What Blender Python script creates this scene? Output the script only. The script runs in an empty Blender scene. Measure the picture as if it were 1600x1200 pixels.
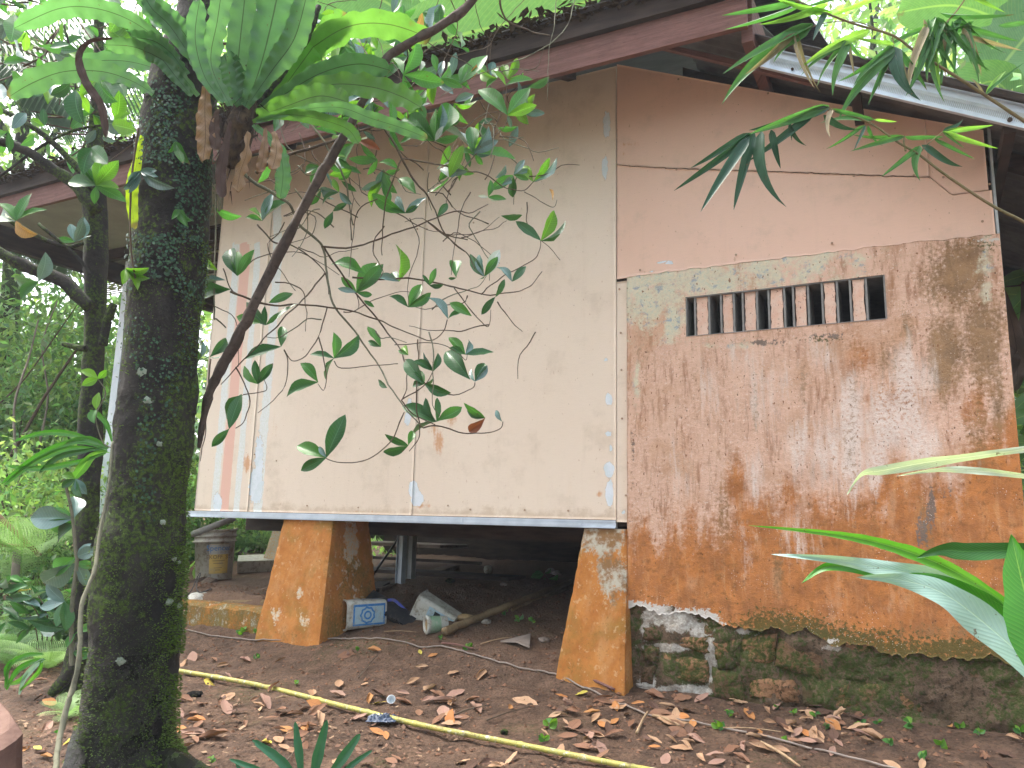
import bpy, bmesh, math, random
import numpy as np
from mathutils import Vector, Matrix, noise as mnoise
random.seed(7); RNG = np.random.default_rng(11)
S = bpy.context.scene
C = S.collection
# ------------------------------------------------------------------ camera
EYE = Vector((0, 0, 1.5)); FPX = 1209.0
PITCH, ROLL = math.radians(10.0), math.radians(1.4)
_f = Vector((0, math.cos(PITCH), math.sin(PITCH)))
_u0 = Vector((0, -math.sin(PITCH), math.cos(PITCH))); _r0 = Vector((1, 0, 0))
_u = _u0 * math.cos(ROLL) - _r0 * math.sin(ROLL)
_r = _r0 * math.cos(ROLL) + _u0 * math.sin(ROLL)
cam = bpy.data.cameras.new('camera'); camo = bpy.data.objects.new('camera', cam); C.objects.link(camo)
camo.matrix_world = Matrix(((_r.x, _u.x, -_f.x, EYE.x), (_r.y, _u.y, -_f.y, EYE.y), (_r.z, _u.z, -_f.z, EYE.z), (0, 0, 0, 1)))
cam.sensor_fit = 'HORIZONTAL'; cam.sensor_width = 36; cam.lens = 36 * FPX / 1600
cam.clip_start = 0.05; cam.clip_end = 1000
S.camera = camo
# ------------------------------------------------------------------ world, sun, exposure
SUN_EL, SUN_AZ = math.radians(60), math.radians(300)     # azimuth clockwise from +Y: beyond the house, to the left
w = bpy.data.worlds.new('World'); S.world = w; w.use_nodes = True
nt = w.node_tree; nt.nodes.clear()
sky = nt.nodes.new('ShaderNodeTexSky'); sky.sky_type = 'NISHITA'; sky.sun_disc = False
sky.sun_elevation = SUN_EL; sky.sun_rotation = SUN_AZ; sky.air_density = 1.0; sky.dust_density = 6.0; sky.ozone_density = 1.0
hs = nt.nodes.new('ShaderNodeHueSaturation'); hs.inputs['Saturation'].default_value = 0.6
bg = nt.nodes.new('ShaderNodeBackground'); bg.inputs['Strength'].default_value = 0.15
wo = nt.nodes.new('ShaderNodeOutputWorld')
nt.links.new(sky.outputs[0], hs.inputs['Color']); nt.links.new(hs.outputs[0], bg.inputs['Color']); nt.links.new(bg.outputs[0], wo.inputs[0])
sl = bpy.data.lights.new('sun', 'SUN'); sl.energy = 0.7; sl.angle = math.radians(25); sl.color = (1, .97, .92)
so = bpy.data.objects.new('sun', sl); C.objects.link(so)
sd = Vector((math.sin(SUN_AZ) * math.cos(SUN_EL), math.cos(SUN_AZ) * math.cos(SUN_EL), math.sin(SUN_EL)))
so.rotation_euler = sd.to_track_quat('Z', 'Y').to_euler(); so.location = (0, 0, 12)
S.view_settings.view_transform = 'Standard'; S.view_settings.look = 'None'; S.view_settings.gamma = 1
S.view_settings.use_curve_mapping = False; S.view_settings.exposure = 2.35
S.render.engine = 'CYCLES'; S.cycles.max_bounces = 8; S.cycles.transparent_max_bounces = 8
S.cycles.use_denoising = True
# ------------------------------------------------------------------ photo pixel -> place
def ray(px, py):
    d = _f * FPX + _r * (px - 800) + _u * (600 - py); return d.normalized()
def at(px, py, Y):
    d = ray(px, py); return EYE + d * (Y / d.y)
def proj(p):
    q = Vector(p) - EYE; k = FPX / q.dot(_f); return (800 + q.dot(_r) * k, 600 - q.dot(_u) * k)
WANG = math.radians(28.0)
WO = at(983, 816, 3.9); WO.z = 0                       # corner of boarded wall and masonry
WE = Vector((math.cos(WANG), -math.sin(WANG), 0))      # along the wall, to the right
WN = Vector((-math.sin(WANG), -math.cos(WANG), 0))     # out of the wall, to the camera
def wl(s, off, z): return WO + WE * s + WN * off + Vector((0, 0, z))
def onwall(px, py, off=0.0):                           # -> (s, z) on the plane off metres before the wall
    d = ray(px, py); t = (WO + WN * off - EYE).dot(WN) / d.dot(WN); p = EYE + d * t
    return ((p - WO).dot(WE), p.z)
# ------------------------------------------------------------------ numpy value noise
_perm = np.random.default_rng(5).random((256, 256))
def vnoise(x, y):
    x = np.asarray(x, float); y = np.asarray(y, float)
    xi = np.floor(x).astype(int); yi = np.floor(y).astype(int); fx = x - xi; fy = y - yi
    fx = fx * fx * (3 - 2 * fx); fy = fy * fy * (3 - 2 * fy)
    g = lambda a, b: _perm[a % 256, b % 256]
    return (g(xi, yi) * (1 - fx) + g(xi + 1, yi) * fx) * (1 - fy) + (g(xi, yi + 1) * (1 - fx) + g(xi + 1, yi + 1) * fx) * fy
def fbm(x, y, o=4):
    v = 0; a = .5
    for k in range(o): v = v + a * vnoise(x * 2 ** k + 17 * k, y * 2 ** k + 31 * k); a *= .5
    return v
_wox, _woy = WO.x, WO.y
def ground_base(x, y):
    dx = np.asarray(x, float) - _wox; dy = np.asarray(y, float) - _woy
    s = dx * WE.x + dy * WE.y; off = dx * WN.x + dy * WN.y
    h = np.interp(off, [-30, -8, -3, -1.2, -.35, 0, .22, .7, 1.4, 2.4, 3.7, 8, 30], [2.2, 1.25, 1.06, 1.0, .87, .80, .715, .665, .63, .50, .12, -.4, -1.0])
    lowr = np.interp(s, [-.3, 0.05], [0, 1]) * np.interp(off, [-.4, 0, .3], [0, 1, 0])
    h = h - .06 * lowr
    # terrace on the left behind the low kerb is level
    ter = np.interp(s, [-4.6, -3.6, -2.55, -2.35], [0.3, 1, 1, 0]) * np.interp(off, [-3, -1.6, -.12, -.06], [0, 1, 1, 0])
    h = h * (1 - ter) + ter * .96 * 1.0
    return h
def ground_z(x, y):
    x = np.asarray(x, float); y = np.asarray(y, float)
    h = ground_base(x, y)
    return h + (fbm(x * 2.2, y * 2.2, 3) - .44) * .07 + (fbm(x * 14 + 9, y * 14, 3) - .44) * .028
def gz(x, y): return float(ground_z(x, y))
def onground(px, py):
    d = ray(px, py)
    lo, hi = .6, 14.0; t = lo; prev = lo
    while t < hi:
        p = EYE + d * t
        if p.z < gz(p.x, p.y): break
        prev = t; t += .05
    a, b = prev, t
    for _ in range(18):
        m = (a + b) / 2; p = EYE + d * m
        if p.z < gz(p.x, p.y): b = m
        else: a = m
    return EYE + d * b
# ------------------------------------------------------------------ objects
WL_ = {}
def wloc(p): return WL_[p.name] if p else Vector((0, 0, 0))
def tag(o, label=None, cat=None, group=None, kind=None):
    if label: o['label'] = label
    if cat: o['category'] = cat
    if group: o['group'] = group
    if kind: o['kind'] = kind
    return o
def thing(name, loc, label, cat, group=None):
    o = bpy.data.objects.new(name, None); o.empty_display_size = .1; C.objects.link(o); o.location = loc
    WL_[o.name] = Vector(loc); return tag(o, label, cat, group)
def mesh(name, V, F, mat=None, uv=None, smooth=False, col=None, midx=None):
    me = bpy.data.meshes.new(name)
    V = np.asarray(V, dtype=np.float32)
    if isinstance(F, np.ndarray):
        n, k = F.shape
        me.vertices.add(len(V)); me.vertices.foreach_set('co', V.ravel())
        me.loops.add(n * k); me.loops.foreach_set('vertex_index', F.astype(np.int32).ravel())
        me.polygons.add(n); me.polygons.foreach_set('loop_start', np.arange(0, n * k, k, dtype=np.int32))
        me.polygons.foreach_set('loop_total', np.full(n, k, dtype=np.int32)); me.update(calc_edges=True)
    else:
        me.from_pydata([tuple(v) for v in V.tolist()], [], F); me.update()
    if uv is not None:
        l = me.uv_layers.new(name='uv'); idx = np.empty(len(me.loops), np.int32); me.loops.foreach_get('vertex_index', idx)
        l.data.foreach_set('uv', np.asarray(uv, np.float32)[idx].ravel())
    if col is not None:
        for nm, arr in (col.items() if isinstance(col, dict) else [('tint', col)]):
            a = me.color_attributes.new(nm, 'FLOAT_COLOR', 'POINT'); arr = np.asarray(arr, np.float32)
            if arr.shape[1] == 3: arr = np.hstack([arr, np.ones((len(arr), 1), np.float32)])
            a.data.foreach_set('color', arr.ravel())
    if mat is not None:
        for m in (mat if isinstance(mat, (list, tuple)) else [mat]): me.materials.append(m)
    if midx is not None: me.polygons.foreach_set('material_index', np.asarray(midx, np.int32))
    if smooth: me.polygons.foreach_set('use_smooth', np.ones(len(me.polygons), bool))
    return me
def obj(name, V, F, mat, parent=None, uv=None, smooth=False, col=None, base=False, midx=None):
    V = np.asarray([tuple(v) for v in V] if not isinstance(V, np.ndarray) else V, dtype=float)
    c = (V.min(0) + V.max(0)) / 2
    if parent is None or base: c[2] = V[:, 2].min()
    me = mesh(name, V - c, F, mat, uv, smooth, col, midx)
    o = bpy.data.objects.new(name, me); C.objects.link(o)
    c = Vector(c); WL_[o.name] = c.copy()
    if parent: o.parent = parent; o.location = c - wloc(parent)
    else: o.location = c
    return o
def inst(name, me, M, parent=None):
    o = bpy.data.objects.new(name, me); C.objects.link(o)
    WL_[o.name] = M.to_translation()
    if parent: o.parent = parent; M = Matrix.Translation(-wloc(parent)) @ M
    o.matrix_basis = M
    return o
class MB:
    def __init__(s): s.V = []; s.F = []; s.U = []; s.C = []
    def add(s, V, F, U=None, col=None):
        b = len(s.V); s.V += [tuple(v) for v in V]; s.F += [tuple(i + b for i in f) for f in F]
        s.U += list(U) if U is not None else [(v[0], v[2]) for v in V]
        s.C += [col or (1, 1, 1)] * len(V)
    def box(s, o, ax, ay, az, U=None):       # corner and three edge vectors
        o, ax, ay, az = map(Vector, (o, ax, ay, az))
        V = [o, o + ax, o + ax + ay, o + ay, o + az, o + ax + az, o + ax + ay + az, o + ay + az]
        s.add(V, [(0, 3, 2, 1), (4, 5, 6, 7), (0, 1, 5, 4), (1, 2, 6, 5), (2, 3, 7, 6), (3, 0, 4, 7)], U)
    def wbox(s, s0, s1, o0, o1, z0, z1):     # box in wall coordinates, uv = (s, z)
        P = [(s0, o1, z0), (s1, o1, z0), (s1, o0, z0), (s0, o0, z0), (s0, o1, z1), (s1, o1, z1), (s1, o0, z1), (s0, o0, z1)]
        s.add([wl(*p) for p in P], [(0, 3, 2, 1), (4, 5, 6, 7), (0, 1, 5, 4), (1, 2, 6, 5), (2, 3, 7, 6), (3, 0, 4, 7)], [(p[0] + p[1], p[2]) for p in P])
    def prism(s, poly, o0, o1):              # polygon of (s, z) on the wall, from off o0 to o1 (o1 outer)
        n = len(poly)
        V = [wl(a, o1, b) for a, b in poly] + [wl(a, o0, b) for a, b in poly]
        F = [tuple(range(n)), tuple(range(2 * n - 1, n - 1, -1))] + [(i, i + n, (i + 1) % n + n, (i + 1) % n) for i in range(n)]
        s.add(V, F, [(a, b) for a, b in poly] * 2)
    def tube(s, pts, rad, n=8, cap=True, jit=0, col=None):
        V, F, U = tube_geo(pts, rad, n, cap, jit); s.add(V, F, U, col)
    def obj(s, name, mat, parent=None, smooth=False, tint=False, base=False):
        return obj(name, s.V, s.F, mat, parent, s.U, smooth, np.array(s.C) if tint else None, base)
def smooth_path(pts, k=4):
    P = [Vector(p) for p in pts]
    if len(P) < 3: return [P[0].lerp(P[-1], i / k) for i in range(k + 1)]
    out = []
    for i in range(len(P) - 1):
        p0 = P[max(i - 1, 0)]; p1 = P[i]; p2 = P[i + 1]; p3 = P[min(i + 2, len(P) - 1)]
        for j in range(k):
            t = j / k
            out.append(.5 * ((2 * p1) + (p2 - p0) * t + (2 * p0 - 5 * p1 + 4 * p2 - p3) * t * t + (3 * p1 - p0 - 3 * p2 + p3) * t ** 3))
    out.append(P[-1]); return out
def lerp_list(r, n):
    if not isinstance(r, (list, tuple)): r = [r, r]
    return list(np.interp(np.linspace(0, 1, n), np.linspace(0, 1, len(r)), r))
def tube_geo(pts, rad, n=8, cap=True, jit=0):
    P = [Vector(p) for p in pts]; R = lerp_list(rad, len(P)); V = []; F = []; U = []
    up = Vector((0.13, .21, 1)); L = 0
    for i, p in enumerate(P):
        t = (P[min(i + 1, len(P) - 1)] - P[max(i - 1, 0)]).normalized()
        a = t.cross(up)
        if a.length < .2: a = t.cross(Vector((1, .1, 0)))
        a.normalize(); b = t.cross(a)
        if i: L += (P[i] - P[i - 1]).length
        for j in range(n):
            th = 2 * math.pi * j / n; r = R[i]
            if jit: r *= 1 + jit * (mnoise.noise(Vector((math.cos(th) * 1.3 + p.x, math.sin(th) * 1.3, L / max(r, .01) * .35 + p.y * 3))))
            V.append(p + (a * math.cos(th) + b * math.sin(th)) * r); U.append((j / n, L))
    for i in range(len(P) - 1):
        for j in range(n):
            F.append((i * n + j, i * n + (j + 1) % n, (i + 1) * n + (j + 1) % n, (i + 1) * n + j))
    if cap:
        F.append(tuple(range(n))[::-1]); F.append(tuple((len(P) - 1) * n + j for j in range(n)))
    return V, F, U
# ------------------------------------------------------------------ node helper
class N:
    def __init__(s, name, rough=.8, spec=.3):
        s.m = bpy.data.materials.new(name); s.m.use_nodes = True; s.t = s.m.node_tree; s.t.nodes.clear()
        s.out = s.t.nodes.new('ShaderNodeOutputMaterial'); s.b = s.t.nodes.new('ShaderNodeBsdfPrincipled')
        s.t.links.new(s.b.outputs[0], s.out.inputs[0]); s.b.inputs['Roughness'].default_value = rough
        s.b.inputs['Specular IOR Level'].default_value = spec; s._c = {}
    def put(s, sock, v):
        if isinstance(v, bpy.types.NodeSocket): s.t.links.new(v, sock)
        elif isinstance(v, (tuple, list)): sock.default_value = (*v, 1) if len(v) == 3 and sock.type == 'RGBA' else v
        else: sock.default_value = v
    def new(s, t, **k):
        n = s.t.nodes.new(t)
        for a, v in k.items(): setattr(n, a, v)
        return n
    def uv(s):
        if 'uv' not in s._c: s._c['uv'] = s.new('ShaderNodeTexCoord').outputs['UV']
        return s._c['uv']
    def obj(s):
        if 'ob' not in s._c: s._c['ob'] = s.new('ShaderNodeTexCoord').outputs['Object']
        return s._c['ob']
    def world(s):
        if 'wp' not in s._c: s._c['wp'] = s.new('ShaderNodeNewGeometry').outputs['Position']
        return s._c['wp']
    def attr(s, name, ch=None):
        if name not in s._c:
            a = s.new('ShaderNodeAttribute', attribute_name=name); sp = s.new('ShaderNodeSeparateColor')
            s.t.links.new(a.outputs['Color'], sp.inputs[0]); s._c[name] = (a.outputs['Color'], sp.outputs, a.outputs['Alpha'])
        c = s._c[name]
        return c[0] if ch is None else (c[2] if ch == 3 else c[1][ch])
    def rnd(s):
        if 'r' not in s._c: s._c['r'] = s.new('ShaderNodeObjectInfo').outputs['Random']
        return s._c['r']
    def sep(s, v):
        n = s.new('ShaderNodeSeparateXYZ'); s.put(n.inputs[0], v); return n.outputs
    def map(s, v, sc=(1, 1, 1), loc=(0, 0, 0), rot=(0, 0, 0)):
        n = s.new('ShaderNodeMapping'); s.put(n.inputs[0], v); n.inputs['Scale'].default_value = sc; n.inputs['Location'].default_value = loc; n.inputs['Rotation'].default_value = rot
        return n.outputs[0]
    def noise(s, v, scale, detail=4, rough=.55, dist=0, color=False):
        n = s.new('ShaderNodeTexNoise'); s.put(n.inputs['Vector'], v); n.inputs['Scale'].default_value = scale
        n.inputs['Detail'].default_value = detail; n.inputs['Roughness'].default_value = rough; n.inputs['Distortion'].default_value = dist
        return n.outputs['Color' if color else 'Fac']
    def voro(s, v, scale, feat='F1', rand=1, out='Distance'):
        n = s.new('ShaderNodeTexVoronoi', feature=feat); s.put(n.inputs['Vector'], v); n.inputs['Scale'].default_value = scale; n.inputs['Randomness'].default_value = rand
        return n.outputs[out]
    def ma(s, op, a, b=0, c=None, clamp=False):
        n = s.new('ShaderNodeMath', operation=op, use_clamp=clamp); s.put(n.inputs[0], a); s.put(n.inputs[1], b)
        if c is not None: s.put(n.inputs[2], c)
        return n.outputs[0]
    def ss(s, v, a, b, lo=0, hi=1):          # smooth step
        n = s.new('ShaderNodeMapRange', interpolation_type='SMOOTHSTEP'); s.put(n.inputs[0], v)
        for i, x in enumerate((a, b, lo, hi)): n.inputs[i + 1].default_value = x
        return n.outputs[0]
    def mask(s, m, nz, lo=.42, hi=.58, k=1.0):   # soft painted mask broken up by noise
        return s.ss(s.ma('ADD', m, s.ma('MULTIPLY', s.ma('SUBTRACT', nz, .5), k)), lo, hi)
    def mix(s, f, a, b, mode='MIX'):
        n = s.new('ShaderNodeMix', data_type='RGBA', blend_type=mode); s.put(n.inputs[0], f); s.put(n.inputs[6], a); s.put(n.inputs[7], b)
        return n.outputs[2]
    def ramp(s, f, stops):
        n = s.new('ShaderNodeValToRGB'); s.put(n.inputs[0], f); e = n.color_ramp.elements
        while len(e) < len(stops): e.new(.5)
        for i, (p, c) in enumerate(stops): e[i].position = p; e[i].color = (*c, 1)
        return n.outputs[0]
    def bump(s, h, strength=.3, dist=.01, nrm=None):
        n = s.new('ShaderNodeBump'); s.put(n.inputs['Height'], h); n.inputs['Strength'].default_value = strength; n.inputs['Distance'].default_value = dist
        if nrm is not None: s.put(n.inputs['Normal'], nrm)
        return n.outputs[0]
    def fin(s, col=None, rough=None, nrm=None, metal=None, spec=None):
        if col is not None: s.put(s.b.inputs['Base Color'], col)
        if rough is not None: s.put(s.b.inputs['Roughness'], rough)
        if nrm is not None: s.put(s.b.inputs['Normal'], nrm)
        if metal is not None: s.put(s.b.inputs['Metallic'], metal)
        return s.m
def simple(name, a, b, scale=8, rough=.8, bump=.2, detail=5, metal=0, spec=.3, coord='world', sc=(1, 1, 1), bd=.004):
    n = N(name, rough, spec); v = n.map(getattr(n, coord)(), sc)
    z = n.noise(v, scale, detail, .6); f = n.noise(v, scale * 7, 3, .6)
    c = n.mix(n.ss(z, .3, .7), a, b)
    return n.fin(c, nrm=n.bump(n.ma('ADD', z, n.ma('MULTIPLY', f, .5)), bump, bd), metal=metal)
def leaf_mat(name, a, b, under=None, rough=.4, trans=.35, vein=True, vary=.35, attr=False, nv=14, spec=.4, midcol=None):
    n = N(name, rough, spec); smallv = nv < 1; nv = 1 if smallv else nv
    u = n.sep(n.uv()); x, y = u[0], u[1]
    ay = n.ma('ABSOLUTE', y)
    c = n.mix(n.rnd(), a, b)
    if attr: c = n.mix(1.0, c, n.attr('tint'), 'MULTIPLY')
    z = n.noise(n.world(), 18, 3, .6)
    c = n.mix(n.ss(z, .3, .7, 0, vary), c, n.mix(1.0, c, (.55, .62, .45), 'MULTIPLY'))
    if vein:
        vv = n.ma('SUBTRACT', x, n.ma('MULTIPLY', ay, .13))
        lat = n.ma('SINE', n.ma('MULTIPLY', vv, nv * 6.283))
        latl = n.ss(lat, .80, 1.0, 0, 0 if smallv else .28)
        mid = n.ss(ay, .015, .06, 1, 0)
        light = midcol or tuple(min(1, q * 1.9 + .03) for q in a)
        c = n.mix(n.ma('MAXIMUM', latl, n.ma('MULTIPLY', mid, .8)), c, light)
        nr = n.bump(n.ma('SUBTRACT', n.ma('MULTIPLY', lat, 0.0 if smallv else .18), mid), .3, .002)
        n.put(n.b.inputs['Normal'], nr)
    sp_ = n.noise(n.world(), 70, 3, .6); c = n.mix(n.ma('MULTIPLY', n.ss(sp_, .68, .72), .8), c, (.12, .07, .03)); tipn = n.ss(n.ma('ADD', x, n.ma('MULTIPLY', n.ma('SUBTRACT', n.noise(n.world(), 9, 3), .5), .5)), .97, 1.05); c = n.mix(n.ma('MULTIPLY', tipn, .8), c, (.20, .13, .06)) if vein else c
    if under is not None:
        g = n.new('ShaderNodeNewGeometry').outputs['Backfacing']; c = n.mix(g, c, under)
    n.put(n.b.inputs['Base Color'], c)
    tr = n.new('ShaderNodeBsdfTranslucent'); n.put(tr.inputs[0], n.mix(1.0, c, (1.0, 1.12, .62), 'MULTIPLY'))
    mx = n.new('ShaderNodeMixShader'); mx.inputs[0].default_value = trans
    n.t.links.new(n.b.outputs[0], mx.inputs[1]); n.t.links.new(tr.outputs[0], mx.inputs[2]); n.t.links.new(mx.outputs[0], n.out.inputs[0])
    return n.m
# ================================================================== materials of the house
def plaster_mat():
    n = N('old_plaster', .85, .25); uv = n.uv()
    rust, white, dark, pale = (n.attr('paint', i) for i in range(4))
    moss, grey, crust = (n.attr('paintb', i) for i in range(3))
    st = n.map(uv, (1, .16, 1)); big = n.noise(uv, 3.2, 6, .62, .4); med = n.noise(uv, 11, 7, .68, .3)
    str1 = n.noise(st, 15, 7, .66, .6); str2 = n.noise(st, 38, 5, .65, .3); fine = n.noise(uv, 60, 6, .7); gr = n.noise(uv, 190, 3, .6)
    c = n.mix(n.ss(med, .3, .7), (.72, .48, .36), (.62, .385, .27)); c = n.mix(n.ss(str2, .50, .66, 0, .8), c, (.36, .18, .10)); c = n.mix(n.ss(n.noise(st, 7, 8, .75, .8), .52, .68, 0, .7), c, (.40, .21, .11)); c = n.mix(n.ss(fine, .53, .68, 0, .62), c, (.34, .17, .09)); c = n.mix(n.ss(fine, .45, .32, 0, .8), c, (.78, .64, .53))
    c = n.mix(n.ss(str1, .42, .66, 0, .75), c, (.74, .50, .37))
    c = n.mix(n.ss(big, .5, .62, 0, .45), c, (.50, .27, .14))
    # rust
    nzr = n.ma('ADD', n.ma('MULTIPLY', str1, .5), n.ma('ADD', n.ma('MULTIPLY', med, .25), n.ma('MULTIPLY', fine, .25)))
    rm = n.mask(rust, nzr, .22, .66, 2.6)
    rc = n.mix(n.ss(med, .32, .68), (.56, .20, .04), (.34, .12, .03)); rc = n.mix(n.ss(str2, .5, .7, 0, .6), rc, (.60, .30, .12))
    c = n.mix(n.ma('MULTIPLY', rm, .92), c, rc)
    c = n.mix(n.ma('MULTIPLY', rm, n.ss(n.noise(uv, 24, 7, .75), .50, .66, 0, .6)), c, (.19, .085, .03)); c = n.mix(n.ma('MULTIPLY', rm, n.ss(n.noise(n.map(uv, (1, .3, 1), (5, 2, 0)), 9, 6, .7), .56, .68, 0, .45)), c, (.62, .36, .20))
    # brown-olive grime in streaks
    dm = n.mask(dark, n.ma('ADD', n.ma('MULTIPLY', str1, .5), n.ma('MULTIPLY', fine, .5)), .30, .80, 2.8)
    c = n.mix(n.ma('MULTIPLY', dm, .85), c, n.mix(n.ss(med, .35, .65), (.17, .10, .04), (.32, .19, .085)))
    # pale blue-green old paint
    pm = n.mask(pale, n.ma('ADD', n.ma('MULTIPLY', med, .6), n.ma('MULTIPLY', fine, .4)), .32, .70, 2.4)
    pc = n.mix(n.ss(fine, .35, .65), (.56, .60, .47), (.70, .62, .44)); pc = n.mix(n.ss(n.noise(uv, 21, 6, .7), .54, .62), pc, (.30, .38, .42))
    c = n.mix(n.ma('MULTIPLY', pm, .9), c, pc)
    # bleached white runs
    wm = n.mask(white, n.ma('ADD', n.ma('MULTIPLY', str1, .35), n.ma('ADD', n.ma('MULTIPLY', str2, .3), n.ma('MULTIPLY', fine, .35))), .30, .72, 3.2)
    c = n.mix(n.ma('MULTIPLY', wm, n.ss(fine, .62, .45, .25, .95)), c, (.76, .64, .56))
    gm = n.mask(grey, n.ma('ADD', n.ma('MULTIPLY', str2, .5), n.ma('MULTIPLY', fine, .5)), .46, .58, 2.2)
    c = n.mix(n.ma('MULTIPLY', gm, .85), c, (.17, .14, .12))
    mm = n.mask(moss, fine, .40, .60, 2.0)
    c = n.mix(n.ma('MULTIPLY', mm, .85), c, n.mix(n.ss(gr, .4, .6), (.09, .085, .02), (.05, .07, .015)))
    cm = n.mask(crust, fine, .45, .55, 1.6)
    c = n.mix(cm, c, (.60, .56, .50))
    # small marks
    v1 = n.noise(n.map(uv, (1, .5, 1)), 75, 2, .5); c = n.mix(n.ss(v1, .67, .71, 0, .85), c, (.22, .09, .035))
    v2 = n.voro(uv, 95); sp = n.ma('MULTIPLY', n.ss(v2, .10, .16, 1, 0), n.ss(n.noise(uv, 5, 3), .5, .62))
    c = n.mix(sp, c, (.78, .70, .62))
    v3 = n.voro(n.map(uv, (1, .6, 1), (.3, .7, 0)), 34); sp3 = n.ma('MULTIPLY', n.ss(v3, .06, .12, 1, 0), n.ss(n.noise(uv, 6, 3), .48, .6))
    c = n.mix(n.ma('MULTIPLY', sp3, .8), c, (.12, .06, .03))
    h = n.ma('ADD', n.ma('ADD', n.ma('MULTIPLY', med, .9), n.ma('MULTIPLY', fine, .5)), n.ma('ADD', n.ma('MULTIPLY', gr, .25), n.ma('ADD', n.ma('MULTIPLY', pm, -.25), n.ma('MULTIPLY', sp3, -.5))))
    return n.fin(c, n.ss(rm, 0, 1, .85, .7), n.bump(h, .8, .009))
def board_mat(name, a, b, warm):
    """painted fibre board: paint film, water marks, flaked spots (paint mask R), rust runs (G), filler (B), pink (A)"""
    n = N(name, .55, .35); uv = n.uv()
    fl, ru, wt, pk = (n.attr('paint', i) for i in range(4))
    big = n.noise(uv, 1.6, 4, .5); med = n.noise(uv, 14, 6, .65); fine = n.noise(uv, 70, 5, .7); st = n.noise(n.map(uv, (1, .1, 1)), 26, 6, .65)
    brush = n.noise(n.map(uv, (.08, 1, 1)), 220, 3, .6)
    c = n.mix(n.ss(big, .3, .7), a, b); c = n.mix(n.ss(n.noise(uv, 3.5, 7, .72), .50, .72, 0, .30), c, (.42, .32, .22)); c = n.mix(n.ss(n.noise(n.map(uv, (1, .07, 1)), 17, 7, .72), .52, .70, 0, .08), c, (.40, .30, .21)); c = n.mix(n.ss(n.ma('ADD', n.sep(uv)[1], n.ma('MULTIPLY', n.noise(uv, 13, 6, .7), -.22)), 1.47, 1.40, 0, .5), c, (.44, .30, .18))
    c = n.mix(n.ss(st, .55, .8, 0, .12), c, warm); c = n.mix(n.ss(brush, .4, .7, 0, .05), c, (.3, .2, .12))
    c = n.mix(n.mask(pk, med, .45, .52, .5), c, (.76, .46, .36))
    wm = n.mask(wt, n.ma('ADD', n.ma('MULTIPLY', st, .5), n.ma('MULTIPLY', med, .5)), .44, .52, 1.2)
    c = n.mix(n.ma('MULTIPLY', wm, .9), c, n.mix(n.ss(fine, .35, .65), (.74, .76, .76), (.66, .68, .62)))
    rm = n.mask(ru, n.ma('ADD', n.ma('MULTIPLY', st, .65), n.ma('MULTIPLY', fine, .35)), .38, .70, 1.7)
    c = n.mix(n.ma('MULTIPLY', rm, .75), c, (.58, .25, .08))
    fm = n.mask(fl, n.noise(uv, 28, 5, .6), .485, .515, .8); edge = n.ma('MULTIPLY', n.mask(fl, n.noise(uv, 28, 5, .6), .44, .485, .8), n.ma('SUBTRACT', 1, fm))
    c = n.mix(n.ma('MULTIPLY', edge, .5), c, (.42, .30, .17)); c = n.mix(fm, c, n.mix(n.ss(med, .4, .6), (.72, .76, .80), (.64, .70, .72)))
    v = n.voro(n.map(uv, (1, .7, 1)), 26); spk = n.ma('MULTIPLY', n.ss(v, .035, .07, 1, 0), n.ss(n.noise(uv, 4.5, 2), .52, .6))
    c = n.mix(n.ma('MULTIPLY', spk, .75), c, (.22, .12, .06))
    v2 = n.noise(n.map(uv, (1.6, .8, 1)), 45, 2, .5); c = n.mix(n.ss(v2, .70, .74, 0, .45), c, (.40, .22, .10))
    h = n.ma('ADD', n.ma('MULTIPLY', brush, .18), n.ma('ADD', n.ma('MULTIPLY', fine, .12), n.ma('MULTIPLY', fm, -1.0)))
    return n.fin(c, n.ss(fm, 0, 1, .5, .85), n.bump(h, .35, .003))
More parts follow.
